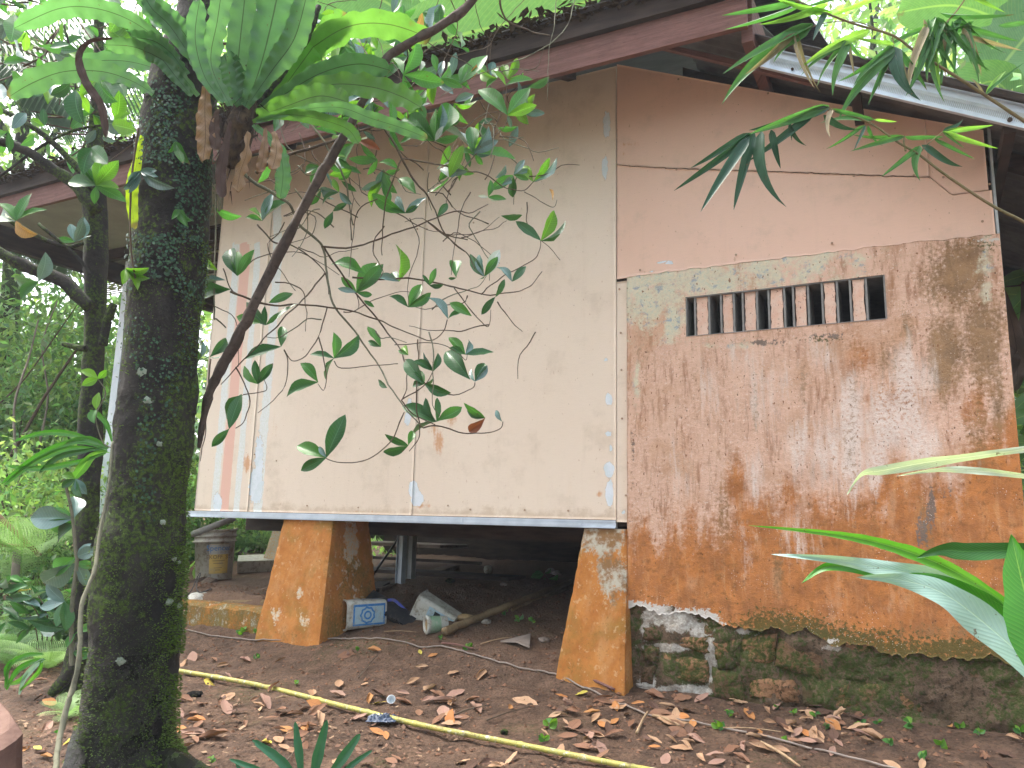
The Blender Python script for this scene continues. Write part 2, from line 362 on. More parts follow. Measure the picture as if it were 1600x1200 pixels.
def pillar_mat():
    n = N('pillar_plaster', .85, .25); uv = n.uv(); wp = n.world()
    moss, pale, top = (n.attr('paint', i) for i in range(3))  # first channel darkens toward olive
    st = n.noise(n.map(wp, (1, 1, .45)), 12, 7, .66, .3); med = n.noise(wp, 13, 7, .68); fine = n.noise(wp, 75, 5, .7)
    c = n.mix(n.ss(med, .3, .7), (.50, .205, .05), (.38, .135, .03)); c = n.mix(n.ss(st, .46, .7, 0, .6), c, (.52, .28, .11))
    c = n.mix(n.ss(n.noise(wp, 5, 6, .65), .48, .68, 0, .7), c, (.27, .16, .035)); c = n.mix(n.ss(fine, .55, .7, 0, .6), c, (.20, .10, .03)); c = n.mix(n.ss(n.noise(wp, 30, 5, .7), .58, .66, 0, .5), c, (.62, .42, .22))
    c = n.mix(n.ma('MULTIPLY', n.mask(moss, n.ma('ADD', n.ma('MULTIPLY', st, .5), n.ma('MULTIPLY', fine, .5)), .25, .80, 2.4), .85), c, (.13, .11, .025))
    c = n.mix(n.ma('MULTIPLY', n.mask(pale, med, .44, .56, 1.6), .8), c, n.mix(n.ss(fine, .4, .6), (.66, .46, .26), (.60, .60, .50)))
    t = n.mask(top, n.ma('ADD', n.ma('MULTIPLY', st, .6), n.ma('MULTIPLY', fine, .4)), .40, .62, 2.0)
    c = n.mix(n.ma('MULTIPLY', t, .85), c, n.mix(n.ss(med, .42, .58), (.46, .46, .38), (.22, .13, .06)))
    sp = n.ma('MULTIPLY', n.ss(n.voro(wp, 110), .14, .2, 1, 0), n.ma('MULTIPLY', top, n.ss(n.noise(wp, 8, 3), .44, .55)))
    c = n.mix(sp, c, (.72, .68, .60))
    h = n.ma('ADD', n.ma('MULTIPLY', med, .9), n.ma('MULTIPLY', fine, .4))
    return n.fin(c, nrm=n.bump(h, .5, .006))
M = {}
M['plaster'] = plaster_mat()
M['cream'] = board_mat('cream_board', (.78, .645, .515), (.79, .665, .535), (.74, .53, .34))
M['pink'] = board_mat('pink_board', (.80, .545, .415), (.78, .52, .39), (.72, .42, .28))
M['pillar'] = pillar_mat()
M['galv'] = simple('galvanised_steel', (.50, .56, .62), (.62, .68, .74), 12, .45, .1, metal=.35)
M['galv_old'] = simple('dusty_galvanised_steel', (.38, .42, .42), (.52, .55, .54), 14, .6, .2, metal=.25)
M['dark_gap'] = simple('seam_shade_sheet', (.05, .035, .025), (.08, .05, .035), 9, .9)
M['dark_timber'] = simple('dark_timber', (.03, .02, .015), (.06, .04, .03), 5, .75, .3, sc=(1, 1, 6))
def bark_like(name, a, b, c3, sc, k=.6):
    n = N(name, .85, .25); v = n.map(n.world(), sc); z = n.noise(v, 5, 8, .7, .4); f = n.noise(v, 34, 5, .7)
    c = n.mix(n.ss(z, .35, .65), a, b); c = n.mix(n.ss(f, .5, .7, 0, .7), c, c3)
    return n.fin(c, nrm=n.bump(n.ma('ADD', z, n.ma('MULTIPLY', f, .6)), k, .01))
def grain_mat(name, a, b, c3):
    n = N(name, .75, .3); uv = n.uv(); z = n.noise(n.map(uv, (.7, 14, 1)), 4, 8, .7, .6); f = n.noise(n.map(uv, (3, 60, 1)), 6, 4, .7); g = n.noise(uv, 2.5, 3)
    c = n.mix(n.ss(z, .36, .64), a, b); c = n.mix(n.ss(f, .52, .66, 0, .8), c, c3); c = n.mix(n.ss(g, .5, .7, 0, .3), c, c3)
    return n.fin(c, nrm=n.bump(n.ma('ADD', z, n.ma('MULTIPLY', f, .7)), .5, .005))
M['barge'] = grain_mat('reddish_brown_timber', (.24, .12, .10), (.17, .08, .065), (.07, .04, .035))
M['roof'] = simple('weathered_dark_sheet', (.085, .08, .078), (.15, .14, .135), 7, .75, .3)
M['roof_under'] = simple('aged_fibre_sheet', (.10, .10, .105), (.15, .15, .15), 5, .8, .2)
M['soffit'] = simple('pale_grey_soffit', (.30, .29, .27), (.36, .35, .32), 5, .8, .2); M['debris'] = simple('rotten_leaf_debris', (.03, .022, .016), (.10, .07, .04), 40, .95, .6)
def stone_mat(nm='foundation_stone', wh=False):
    n = N(nm, .9, .2); wp = n.world(); z = n.noise(wp, 9, 8, .68, .3); f = n.noise(wp, 55, 6, .72); g = n.noise(wp, 4, 4, .6)
    t = n.attr('tint')
    c = n.mix(n.ss(z, .35, .65), (.20, .135, .09), (.11, .075, .045)); c = n.mix(1.0, c, t, 'MULTIPLY')
    c = n.mix(n.ss(f, .48, .64, 0, .85), c, (.035, .028, .016)); c = n.mix(n.ss(f, .28, .36, .8, 0), c, (.32, .20, .12))
    gm = n.mask(n.ma('MULTIPLY', n.ss(g, .36, .60), .66), f, .36, .72, 2.6)
    c = n.mix(n.ma('MULTIPLY', gm, .75), c, (.06, .095, .018))
    if wh:
        wm_ = n.mask(n.attr('paint', 0), n.ma('ADD', n.ma('MULTIPLY', f, .5), n.ma('MULTIPLY', n.noise(wp, 26, 5, .7), .5)), .26, .46, 1.8); c = n.mix(wm_, c, n.mix(n.ss(f, .4, .6), (.70, .67, .60), (.46, .40, .33)))
    return n.fin(c, nrm=n.bump(n.ma('ADD', z, n.ma('MULTIPLY', f, .9)), 1.0, .02))
M['stone'] = stone_mat(); M['fill'] = stone_mat('rubble_fill', True)
M['mortar'] = simple('crumbling_lime_mortar', (.24, .20, .16), (.62, .58, .52), 16, .9, .7, detail=8, bd=.01)
M['mortar_dark'] = simple('damp_dark_mortar', (.035, .026, .016), (.10, .07, .04), 14, .95, .8, detail=8, bd=.01)
def block_mat():
    n = N('pink_roughcast', .9, .2); wp = n.world(); f = n.noise(wp, 90, 5, .7); g = n.noise(wp, 24, 4, .6)
    c = n.mix(n.ss(g, .35, .65), (.78, .50, .37), (.80, .58, .46)); c = n.mix(n.ss(f, .60, .68), c, (.20, .07, .04))
    return n.fin(c, nrm=n.bump(f, .8, .006))
M['block'] = block_mat()
M['fin'] = simple('grey_cement_fin', (.20, .20, .19), (.30, .29, .27), 20, .85, .2)
M['black_edge'] = simple('dark_stained_mortar', (.03, .02, .016), (.07, .045, .03), 30, .9, .5)
M['post'] = simple('white_grey_steel', (.55, .60, .66), (.68, .72, .76), 8, .5, .05)
M['bamboo_old'] = bark_like('dry_bamboo', (.34, .25, .14), (.22, .15, .08), (.12, .08, .05), (1, 1, 1))
M['plank'] = bark_like('weathered_plank', (.15, .11, .085), (.24, .18, .14), (.08, .055, .04), (1, 1, 1))
# ================================================================== the house
A0s, A0z = onwall(303, 803); ZB = 1.515                     # left edge; lower edge of the boards
S_L = A0s; S_C = onwall(963, 700)[0]; S_J = onwall(648, 700)[0]; S_K = onwall(395, 700)[0]
S_R = onwall(1565, 400, .03)[0]
Z_M0 = onwall(983, 432, .03)[1]; Z_M1 = onwall(1562, 362, .03)[1]; Z_MT = (Z_M0 + Z_M1) / 2
print('wall', S_L, S_K, S_J, S_C, S_R, 'masonry top', Z_M0, Z_M1, 'A0z', A0z)
house = thing('house', wl(-1.2, -1.5, .9), 'raised old house with cream board wall, stained pink masonry wall and orange flared pillars', 'house')
def splat(P, pts):
    """P (n,2) photo pixels of each vertex; pts (x, y, rx, ry, strength)"""
    r = np.zeros(len(P))
    for x, y, rx, ry, k in pts: r = np.maximum(r, k * np.exp(-(((P[:, 0] - x) / rx) ** 2 + ((P[:, 1] - y) / ry) ** 2)))
    return r
def wall_px(sz, off):
    out = np.empty((len(sz), 2)); o = np.array(WO); e = np.array(WE); nn = np.array(WN)
    p = o + sz[:, :1] * e + off * nn; p[:, 2] += sz[:, 1]; q = p - np.array(EYE)
    k = FPX / (q @ np.array(_f)); out[:, 0] = 800 + (q @ np.array(_r)) * k; out[:, 1] = 600 - (q @ np.array(_u)) * k
    return out
def sheet(name, s0, s1, zt, zb, off, th, mat, paint=None, ns=40, nz=60, parent=None, skip=None, relief=0, cols_=None, rows_=None, rf=5):
    """gridded board between s0..s1, zb(s)..zt(s), front at off, thickness th, closed edges"""
    ss_ = np.linspace(s0, s1, ns + 1); zt_ = np.array([zt(x) if callable(zt) else zt for x in ss_]); zb_ = np.array([zb(x) if callable(zb) else zb for x in ss_])
    tt = np.linspace(0, 1, nz + 1); Sg = np.repeat(ss_[:, None], nz + 1, 1); Zg = zb_[:, None] + (zt_ - zb_)[:, None] * tt[None]
    if cols_ is not None:
        ns = len(cols_) - 1; Zg = np.array([rows_(x) for x in cols_]); nz = Zg.shape[1] - 1; Sg = np.repeat(np.array(cols_)[:, None], nz + 1, 1)
    sz = np.stack([Sg.ravel(), Zg.ravel()], 1); n = len(sz)
    offs = np.full(n, off)
    if relief: offs = off + (fbm(sz[:, 0] * rf + 3, sz[:, 1] * rf, 5) - .5) * relief
    W = np.array(WO) + sz[:, :1] * np.array(WE) + offs[:, None] * np.array(WN); W[:, 2] += sz[:, 1]
    B = np.array(WO) + sz[:, :1] * np.array(WE) + (off - th) * np.array(WN); B[:, 2] += sz[:, 1]
    I = lambda i, j: i * (nz + 1) + j
    hole = np.zeros((ns, nz), bool)
    if skip:
        cs = (Sg[:-1, :-1] + Sg[1:, 1:]) / 2; cz = (Zg[:-1, :-1] + Zg[1:, 1:]) / 2; hole = skip(cs, cz)
    F = []
    for i in range(ns):
        for j in range(nz):
            if hole[i, j]: continue
            F.append((I(i, j), I(i + 1, j), I(i + 1, j + 1), I(i, j + 1)))
            for di, dj, a, b in ((-1, 0, (i, j), (i, j + 1)), (1, 0, (i + 1, j + 1), (i + 1, j)), (0, -1, (i + 1, j), (i, j)), (0, 1, (i, j + 1), (i + 1, j + 1))):
                u, v = i + di, j + dj
                if u < 0 or v < 0 or u >= ns or v >= nz or hole[u, v]:
                    x, y = I(*a), I(*b); F.append((y, x, x + n, y + n))
    P = wall_px(sz, off); P2 = np.vstack([P, P]); cols = {}
    if paint:
        for k, lst in paint.items():
            cols[k] = np.stack([np.clip(splat(P2, l) if not callable(l) else l(P2), 0, 1) for l in lst], 1)
    V = np.vstack([W, B]); uv = np.vstack([sz, sz])
    return obj(name, V, np.array(F), mat, parent or house, uv, False, cols or None)
Z4 = []
# --- masonry wall with the louvre opening
vs0, vz0 = onwall(1071, 466, .03); vs1, vz1 = onwall(1382, 427, .03); _, vb0 = onwall(1074, 527, .03); _, vb1 = onwall(1385, 497, .03)
VS0, VS1, VT, VB = vs0, vs1, (vz0 + vz1) / 2, (vb0 + vb1) / 2
print('vent', VS0, VS1, VB, VT)
edge_px = [(996, 948), (1030, 955), (1060, 960), (1110, 962), (1130, 975), (1160, 985), (1220, 984), (1270, 990), (1300, 1004), (1345, 1012), (1400, 1022), (1450, 1026), (1520, 1030), (1600, 1032)]
ed = [onwall(x, y, .03) for x, y in edge_px]
def plaster_bottom(s): return float(np.interp(s, [e[0] for e in ed], [e[1] for e in ed])) + (fbm(s * 16, 3.3, 5) - .47) * .085 + (fbm(s * 90, 1.3, 3) - .44) * .02
rust = [(1000, 940, 60, 60, .9), (1060, 900, 90, 55, .75), (1180, 870, 60, 110, .85), (1150, 760, 25, 60, .6), (1300, 900, 120, 90, 1), (1450, 880, 130, 110, 1.1), (1560, 800, 80, 130, 1.1), (1590, 700, 30, 70, .9),
        (1400, 620, 60, 40, .55), (1340, 560, 40, 50, .5), (1250, 930, 140, 60, 1.1), (1500, 960, 130, 70, 1.1), (1000, 850, 25, 40, .6), (1400, 780, 60, 70, .75), (1230, 780, 60, 50, .5), (1520, 640, 40, 60, .5), (1120, 950, 90, 35, .9)]
white = [(1330, 650, 26, 90, .9), (1415, 610, 24, 90, 1), (1370, 720, 22, 70, .8), (1250, 700, 22, 80, .7), (1180, 740, 24, 70, .6), (1110, 600, 22, 80, .5), (1400, 650, 60, 70, .85), (1440, 600, 30, 60, .7), (1290, 700, 70, 80, .6), (1200, 620, 60, 90, .5), (1250, 830, 40, 70, .5), (1330, 720, 40, 90, .6), (1160, 850, 30, 60, .35), (1440, 700, 40, 60, .7), (1060, 740, 40, 80, .4), (1490, 740, 40, 40, .5), (1290, 560, 70, 50, .5), (1170, 560, 80, 40, .4)]
dark = [(1335, 600, 10, 90, .6), (1180, 640, 8, 70, .5), (1255, 590, 9, 80, .5), (1400, 560, 12, 70, .6), (1085, 620, 8, 60, .4), (1215, 900, 12, 60, .55), (1365, 830, 12, 60, .55), (1560, 620, 20, 120, .7), (1500, 420, 60, 80, .95), (1450, 440, 35, 50, .6), (1540, 520, 50, 120, .8), (1480, 560, 50, 90, .8), (1420, 520, 30, 50, .6), (1130, 820, 22, 90, .6), (1330, 700, 14, 50, .55), (1290, 400, 60, 14, .35), (1530, 680, 40, 80, .6), (1450, 820, 18, 80, .6), (1380, 560, 20, 40, .6), (1130, 440, 25, 20, .5), (1005, 560, 14, 90, .4), (1330, 540, 60, 20, .5), (1200, 990, 200, 14, .7), (1480, 990, 130, 24, .6)]
pale = [(1010, 470, 26, 30, .9), (1050, 500, 16, 40, .9), (1040, 450, 60, 14, .8), (1120, 445, 60, 16, .8), (1180, 420, 40, 14, .75), (1230, 410, 40, 16, .6), (1340, 400, 40, 12, .55), (1400, 410, 25, 20, .4), (995, 600, 8, 50, .6), (1540, 400, 22, 60, .55), (1040, 560, 20, 16, .3), (1540, 460, 14, 40, .5), (1150, 540, 100, 8, .5)]
moss = [(1500, 1010, 120, 16, .8), (1350, 990, 100, 14, .6), (1180, 975, 80, 12, .6), (1540, 380, 30, 18, .5), (1430, 990, 60, 30, .35), (1150, 940, 60, 20, .3), (1280, 530, 50, 8, .5)]
grey = [(1440, 840, 16, 50, .6), (1455, 800, 12, 60, .6), (1480, 770, 14, 30, .5), (990, 700, 6, 200, .45), (1190, 535, 60, 8, .6), (1300, 525, 60, 8, .6), (1460, 450, 30, 30, .3), (1540, 900, 30, 20, .3)]
crust = [(1030, 955, 40, 9, .75), (1090, 966, 30, 8, .8), (1055, 958, 20, 10, .7), (1300, 1002, 18, 8, .6), (1550, 375, 40, 5, .6)]
vent_in = lambda a, b: (a > VS0) & (a < VS1) & (b > VB) & (b < VT)
_ex, _ey = [e[0] for e in edge_px], [e[1] for e in edge_px]
_near = lambda P, r: np.exp(-((np.interp(P[:, 0], _ex, _ey) - P[:, 1]) / r) ** 2)
moss_f = lambda P: np.maximum(splat(P, moss), _near(P, 42) * np.interp(P[:, 0], [1110, 1180], [0, .72]))
crust_f = lambda P: np.maximum(splat(P, crust), _near(P, 14) * np.interp(P[:, 0], [1110, 1150], [.75, .25]))
rust_f = lambda P: np.maximum(splat(P, rust) * 1.1, np.interp(P[:, 1] + .16 * (P[:, 0] - 1000), [740, 850, 940], [0, .55, 1.1]))
pale_f = lambda P: np.maximum(splat(P, pale), np.interp(P[:, 1] + .127 * (P[:, 0] - 983), [440, 510, 590], [.72, .5, 0]) * np.interp(P[:, 0], [1000, 1300, 1430], [1, .75, .1]))
pl = {'paint': [rust_f, white, dark, pale_f], 'paintb': [moss_f, grey, crust_f, Z4]}
ztop = lambda s: Z_M0 + (Z_M1 - Z_M0) * s / S_R - max(0, s - 1.2) * .02 + (fbm(s * 24, 8.1, 3) - .44) * .018
# one sheet whose columns and rows line up with the opening
mcols = list(np.linspace(0, VS0, 46)) + list(np.linspace(VS0, VS1, 91)[1:]) + list(np.linspace(VS1, S_R, 50)[1:])
mrows = lambda s: list(np.linspace(plaster_bottom(s), VB, 150)) + list(np.linspace(VB, VT, 22)[1:]) + list(np.linspace(VT, ztop(s), 26)[1:])
sheet('masonry_wall', 0, S_R, ztop, plaster_bottom, .03, .10, M['plaster'], pl, relief=.014, cols_=mcols, rows_=mrows, skip=vent_in)
# the body of the masonry room behind the plaster, so that the opening shows a dark room
b = MB()
R0, R1, RD = .002, S_R - .002, 1.9
b.wbox(R0, R0 + .1, -RD, -.072, .4, Z_MT - .03); b.wbox(R1 - .1, R1, -RD, -.072, .4, Z_MT - .03)
b.wbox(R0 + .1, R1 - .1, -RD, -RD + .1, .4, Z_MT - .03); b.wbox(R0, R1, -RD, -.075, Z_MT - .029, Z_MT - .01)
b.wbox(R0 + .1, VS0 - .01, -.18, -.072, .4, Z_MT - .03); b.wbox(VS1 + .01, R1 - .1, -.18, -.072, .4, Z_MT - .03); b.wbox(VS0 - .01, VS1 + .01, -.18, -.072, .4, VB - .004); b.wbox(VS0 - .01, VS1 + .01, -.18, -.072, VT + .004, Z_MT - .03)
b.obj('room_wall', M['fin'], house)
# louvre: pink rough-cast bars with thin grey fins either side
vent = MB(); vent.wbox(VS0, VS1, -.18, .026, VB - .003, VB + .004); vent.wbox(VS0, VS1, -.18, .026, VT - .006, VT + .003); vent.wbox(VS0, VS0 + .006, -.18, .028, VB, VT); vent.wbox(VS1 - .007, VS1, -.18, .028, VB, VT)
louvre = vent.obj('louvre_frame', M['fin'], house)
for i, (px, hw) in enumerate([(1096, .026), (1136, .022), (1171, .024), (1213, .027), (1251, .024), (1297, .023), (1342, .024)]):
    s = onwall(px, 478, .03)[0]
    b = MB(); n = 7
    for k in range(n):     # uneven rough edges
        pass
    zz = np.linspace(VB + .004, VT - .006, 12); L = [(s - hw + random.uniform(-.003, .003), z) for z in zz]; R = [(s + hw + random.uniform(-.003, .003), z) for z in zz[::-1]]
    b.prism(R[::-1] + L[::-1], -.02, .016 + random.uniform(-.004, .004)); b.obj('block', M['block'], louvre)
    for q in (-1, 1):
        b = MB(); x = s + q * (hw + .009); b.wbox(x - .0045, x + .0045, -.16, .022 + random.uniform(-.004, .004), VB + .004, VT - .006); b.obj('fin', M['fin'], louvre)
        b = MB(); x = s + q * (hw + .0022); b.wbox(x - .0022, x + .0022, -.03, .008, VB + .004, VT - .006); b.obj('joint', M['black_edge'], louvre)
# --- stone foundation under the plaster
wmort = lambda P: np.clip(splat(P, [(1030, 960, 24, 16, 1), (1062, 972, 26, 16, 1), (1095, 985, 18, 12, .9), (1010, 985, 10, 20, .6), (1045, 1012, 50, 8, .75), (1110, 1030, 9, 40, .85), (1065, 1080, 50, 10, 1), (1012, 1070, 14, 20, .8), (1030, 1090, 20, 10, .9), (1160, 985, 14, 8, .6), (1180, 1000, 10, 20, .4), (1300, 1010, 20, 8, .5)]), 0, 1)
one_ = lambda P: np.ones(len(P))
found = sheet('stone_foundation', -.004, S_R + .03, lambda s: 1.16, .42, .012, .12, M['fill'], {'tint': [one_, one_, one_], 'paint': [wmort, Z4, Z4, Z4]}, 190, 80, relief=.07, rf=9)
def stone(poly, off, name='stone', tint=(1, 1, 1), parent=None, dz=.02):
    """rough stone: bevelled polygon on the wall with an uneven face"""
    cs = sum(p[0] for p in poly) / len(poly); cz = sum(p[1] for p in poly) / len(poly)
    pts = []
    for i in range(len(poly)):
        a, c2 = poly[i], poly[(i + 1) % len(poly)]
        for k in range(4):
            t = k / 4; pts.append((a[0] + (c2[0] - a[0]) * t + random.uniform(-.006, .006), a[1] + (c2[1] - a[1]) * t + random.uniform(-.006, .006)))
    V = []; F = []; n = len(pts)
    for sc, o in ((1.0, off - .05), (1.0, off - .006), (.93, off + dz * .6), (.6, off + dz), (.3, off + dz)):
        for i, (a, c2) in enumerate(pts):
            j = random.uniform(-.25, .25) * dz if sc < 1 else 0
            V.append(wl(cs + (a - cs) * sc, o + j, cz + (c2 - cz) * sc))
    for r in range(4):
        for i in range(n): F.append((r * n + i, r * n + (i + 1) % n, (r + 1) * n + (i + 1) % n, (r + 1) * n + i))
    V.append(wl(cs, off + dz + .002, cz)); F += [(4 * n + i, 4 * n + (i + 1) % n, 5 * n) for i in range(n)]
    return obj(name, V, F, M['stone'], parent or found, None, True, np.tile(np.array(tint), (len(V), 1)))
def pxpoly(pts, off=0): return [onwall(x, y, off) for x, y in pts]
hand = [[(1004, 978), (1030, 982), (1034, 1000), (1006, 1002)], [(1036, 1020), (1105, 1032), (1108, 1070), (1030, 1062)], [(1003, 1040), (1024, 1040), (1022, 1070), (1002, 1066)],
        [(1113, 1000), (1150, 990), (1160, 1040), (1116, 1030)], [(1048, 990), (1108, 995), (1108, 1020), (1046, 1012)], [(1155, 998), (1215, 990), (1212, 1035), (1164, 1042)],
        [(1112, 1042), (1160, 1050), (1165, 1100), (1114, 1090)], [(1006, 1008), (1030, 1010), (1028, 1034), (1006, 1034)]]
for k, h_ in enumerate(hand): stone(pxpoly(h_, .01), .0, tint=(2.3, 1.8, 1.5) if k in (1, 3, 4, 5) else (1.1, 1, .9), dz=.022)
# irregular rubble: jittered cells, each a stone
for ri, (zt, zb) in enumerate([(1.09, .985), (.985, .86), (.86, .76), (.76, .62)]):
    s = (.36, .42, .33, .30)[ri]; zj = lambda s: .022 * math.sin(s * 9 + ri * 2.1) + (fbm(s * 7, ri * 3.7, 2) - .37) * .09
    while s < S_R + .01:
        wd = random.choice([.09, .13, .18, .24, .3]) * random.uniform(.85, 1.15); s2 = min(s + wd, S_R + .03)
        pb = max(plaster_bottom(s), plaster_bottom(s2)) + .02
        T0, T1, B0_, B1_ = min(zt + zj(s), pb), min(zt + zj(s2), pb), zb + zj(s) * .8, zb + zj(s2) * .8
        if min(T0 - B0_, T1 - B1_) > .03 and random.random() < .8:
            g = .004; q = [(s + g + random.uniform(-.01, .015), B0_ + g), ((s + s2) / 2, (B0_ + B1_) / 2 - random.uniform(-.01, .015)), (s2 - g, B1_ + g), (s2 - g + random.uniform(-.02, .005), (B1_ + T1) / 2), (s2 - g - random.uniform(.0, .03), T1 - g), ((s + s2) / 2, (T0 + T1) / 2 + random.uniform(-.012, .004)), (s + g + random.uniform(0, .03), T0 - g)]
            stone(q, random.uniform(-.008, .010), tint=random.choice([(1, 1, 1), (.8, .8, .7), (1.4, 1.2, 1.05), (.7, .75, .6), (1.9, 1.5, 1.2)]), dz=random.uniform(.008, .02))
        s = s2
# crumbling white mortar between the stones at the left end
# --- cream boards
def cream_paint(P):
    return None
flake = [(636, 655, 5, 14, .9), (640, 640, 7, 20, .95), (646, 765, 9, 18, 1), (652, 780, 12, 14, 1), (948, 195, 7, 30, .9), (945, 262, 6, 24, .9), (951, 624, 7, 12, 1), (952, 733, 9, 16, 1), (952, 772, 8, 26, 1), (950, 678, 6, 5, .9), (947, 562, 4, 4, .9), (955, 700, 4, 8, .9), (400, 760, 14, 36, .9), (405, 720, 9, 60, .8), (340, 785, 9, 20, .9)]
rustc = [(686, 690, 10, 30, .75), (678, 670, 20, 18, .6), (705, 655, 16, 18, .6), (386, 725, 8, 20, .8), (388, 640, 10, 60, .45), (430, 680, 10, 40, .4), (937, 772, 8, 7, .8), (660, 790, 30, 6, .6), (430, 600, 8, 60, .3), (380, 560, 8, 60, .3), (460, 735, 5, 6, .6), (560, 799, 60, 3, .5), (800, 802, 100, 3, .4), (735, 694, 3, 6, .6)]
def strip(xb, w, k=1, y0=380, y1=830):       # a vertical band on the wall that passes x = xb at y 800
    s = onwall(xb, 790)[0]; ww = w
    def f(P):
        cx = np.array([proj(wl(s, 0, ZB + .01))[0], proj(wl(s, 0, 3.2))[0]]); cy = np.array([proj(wl(s, 0, ZB + .01))[1], proj(wl(s, 0, 3.2))[1]])
        x = np.interp(P[:, 1], cy[::-1], cx[::-1]); return k * np.exp(-((P[:, 0] - x) / ww) ** 4) * (P[:, 1] > y0)
    return f
s1, s2, s3 = strip(335, 7, .72), strip(370, 6, .74), strip(403, 9, .66, 300)
white_f = lambda P: np.maximum(np.maximum(s1(P), s2(P)), s3(P))
pk_ = strip(350, 8, 1); pink_f = lambda P: pk_(P)
cp = {'paint': [flake, rustc, white_f, pink_f]}
ZG = onwall(955, 60, 0)[1]                                     # boards run up behind the bargeboard
# roof lines on the barge plane (off .5)
OB = .48
b0, b1 = onwall(45, 325, OB), onwall(1160, 41, OB); bt = onwall(850, 52, OB)
bm_ = (b1[1] - b0[1]) / (b1[0] - b0[0])
barge_z = lambda s: b0[1] + bm_ * (s - b0[0])
print('barge slope deg', math.degrees(math.atan(bm_)), 'z at ends', b0, b1, 'thick', bt[1] - barge_z(bt[0]))
c0, c1 = onwall(1195, 108, .32), onwall(1597, 203, .32); cm_ = (c1[1] - c0[1]) / (c1[0] - c0[0])
chan_z = lambda s: c0[1] + cm_ * (s - c0[0])
print('channel slope', math.degrees(math.atan(cm_)), c0, c1)
p_tl, p_tr = onwall(985, 105), onwall(1550, 207)
ptop = lambda s: p_tl[1] + (p_tr[1] - p_tl[1]) / (p_tr[0] - p_tl[0]) * (s - p_tl[0])
print('pink top', p_tl, p_tr)
rise = lambda s: barge_z(s) + .28
sheet('wall_board', S_L, S_K - .002, lambda s: rise(s), ZB, 0, .008, M['cream'], cp, 24, 150)
sheet('wall_board', S_K + .002, S_J - .0015, lambda s: rise(s), ZB, 0, .008, M['cream'], cp, 70, 160)
sheet('wall_board', S_J + .0015, S_C - .0015, lambda s: rise(s), ZB, 0, .008, M['cream'], cp, 80, 170)
zstrip = onwall(970, 440)[1]
sheet('corner_board', S_C + .0015, -.002, zstrip, ZB - .01, .003, .008, M['cream'], {'paint': [[(975, 800, 6, 8, .6)], [(985, 810, 8, 8, .6)], Z4, Z4]}, 8, 80)
# --- pink boards with a jagged split between them
seam_px = [(957, 255), (968, 258), (990, 260), (1030, 262), (1060, 264), (1110, 265), (1160, 267), (1230, 269), (1300, 272), (1370, 275), (1452, 277)]
sm = [onwall(x, y, .006) for x, y in seam_px]; seam = lambda s: float(np.interp(s, [q[0] for q in sm], [q[1] for q in sm])) + (fbm(s * 60, 1.7, 3) - .44) * .012
S_P1 = onwall(1550, 300, .006)[0]; s_p = onwall(1452, 277, .006)[0]
pk = {'paint': [[(1040, 410, 18, 4, .8), (1020, 425, 12, 4, .6)], [(985, 225, 30, 6, .5), (975, 240, 16, 6, .5)], Z4, Z4]}
pbot = lambda s: max(Z_MT + .012, onwall(957, 437, .006)[1] if s < .0 else 0) if s > 0 else onwall(957, 437, .006)[1]
zpb = onwall(957, 437, .006)[1]
ztopm = lambda s: ztop(s) + .008 if s > 0 else zpb
xs_end = onwall(1487, 305, .006), onwall(1548, 297, .006)
def seam_lo(s):
    if s < s_p: return seam(s) - .0015
    return float(np.interp(s, [s_p, xs_end[0][0], xs_end[1][0]], [seam(s_p) - .0015, xs_end[0][1], xs_end[1][1]]))
def top_lo(s): return min(ptop(s), 99)
sheet('wall_board', S_C + .004, S_P1, seam_lo, lambda s: ztopm(s) if s > 0 else zpb, .006, .008, M['pink'], pk, 150, 40)
sheet('wall_board', S_C + .004, s_p - .0003, ptop, lambda s: seam(s) + .0015 + .003 * float(vnoise(s * 25, 4.4)), .006, .008, M['pink'], pk, 150, 34)
sheet('wall_board', s_p + .0003, S_P1 - .012, ptop, lambda s: seam_lo(s) + .002, .009, .008, M['pink'], pk, 24, 24)
b = MB(); b.prism([(S_C - .05, zpb - .1), (S_P1 - .02, zpb - .1), (S_P1 - .02, ptop(S_P1) - .03), (.05, ptop(.05) - .03), (S_C - .05, ptop(.05) - .05)], -.05, -.012); bk = b.obj('seam_shade_backing', M['dark_gap'], house)  # dark sheet added behind the boards so the split reads as shade
b = MB(); b.wbox(S_P1 + .004, S_P1 + .014, -.04, .012, ZB + .9, ptop(S_P1) + .02); b.obj('corner_trim', M['galv_old'], house)
# screws
sc_me = None
def screw(px, py, off, mat='screw'):
    global sc_me
    if sc_me is None:
        V, F, U = tube_geo([(0, 0, 0), (0, 0, .003)], .0055, 8); sc_me = mesh('screw', V, F, simple('rusty_screw', (.30, .17, .10), (.45, .32, .22), 30, .6, 0))
    s, z = onwall(px, py, off); q = WN.to_track_quat('Z', 'Y').to_matrix().to_4x4()
    inst('screw', sc_me, Matrix.Translation(wl(s, off, z)) @ q, house)
for (x, y) in [(1057, 265), (1197, 270), (1334, 275), (1428, 274), (1474, 277), (1535, 346), (1546, 288), (1340, 160), (1060, 124), (1200, 146), (1150, 398), (1300, 380), (1000, 422)]: screw(x, y, .011)
for (x, y) in [(971, 578), (972, 654), (978, 774), (968, 452), (970, 520)]: screw(x, y, .004)
for (x, y) in [(652, 358), (667, 358), (740, 348), (820, 797), (888, 798), (735, 796), (560, 793), (480, 790), (432, 720), (398, 710), (700, 790)]: screw(x, y, .001)
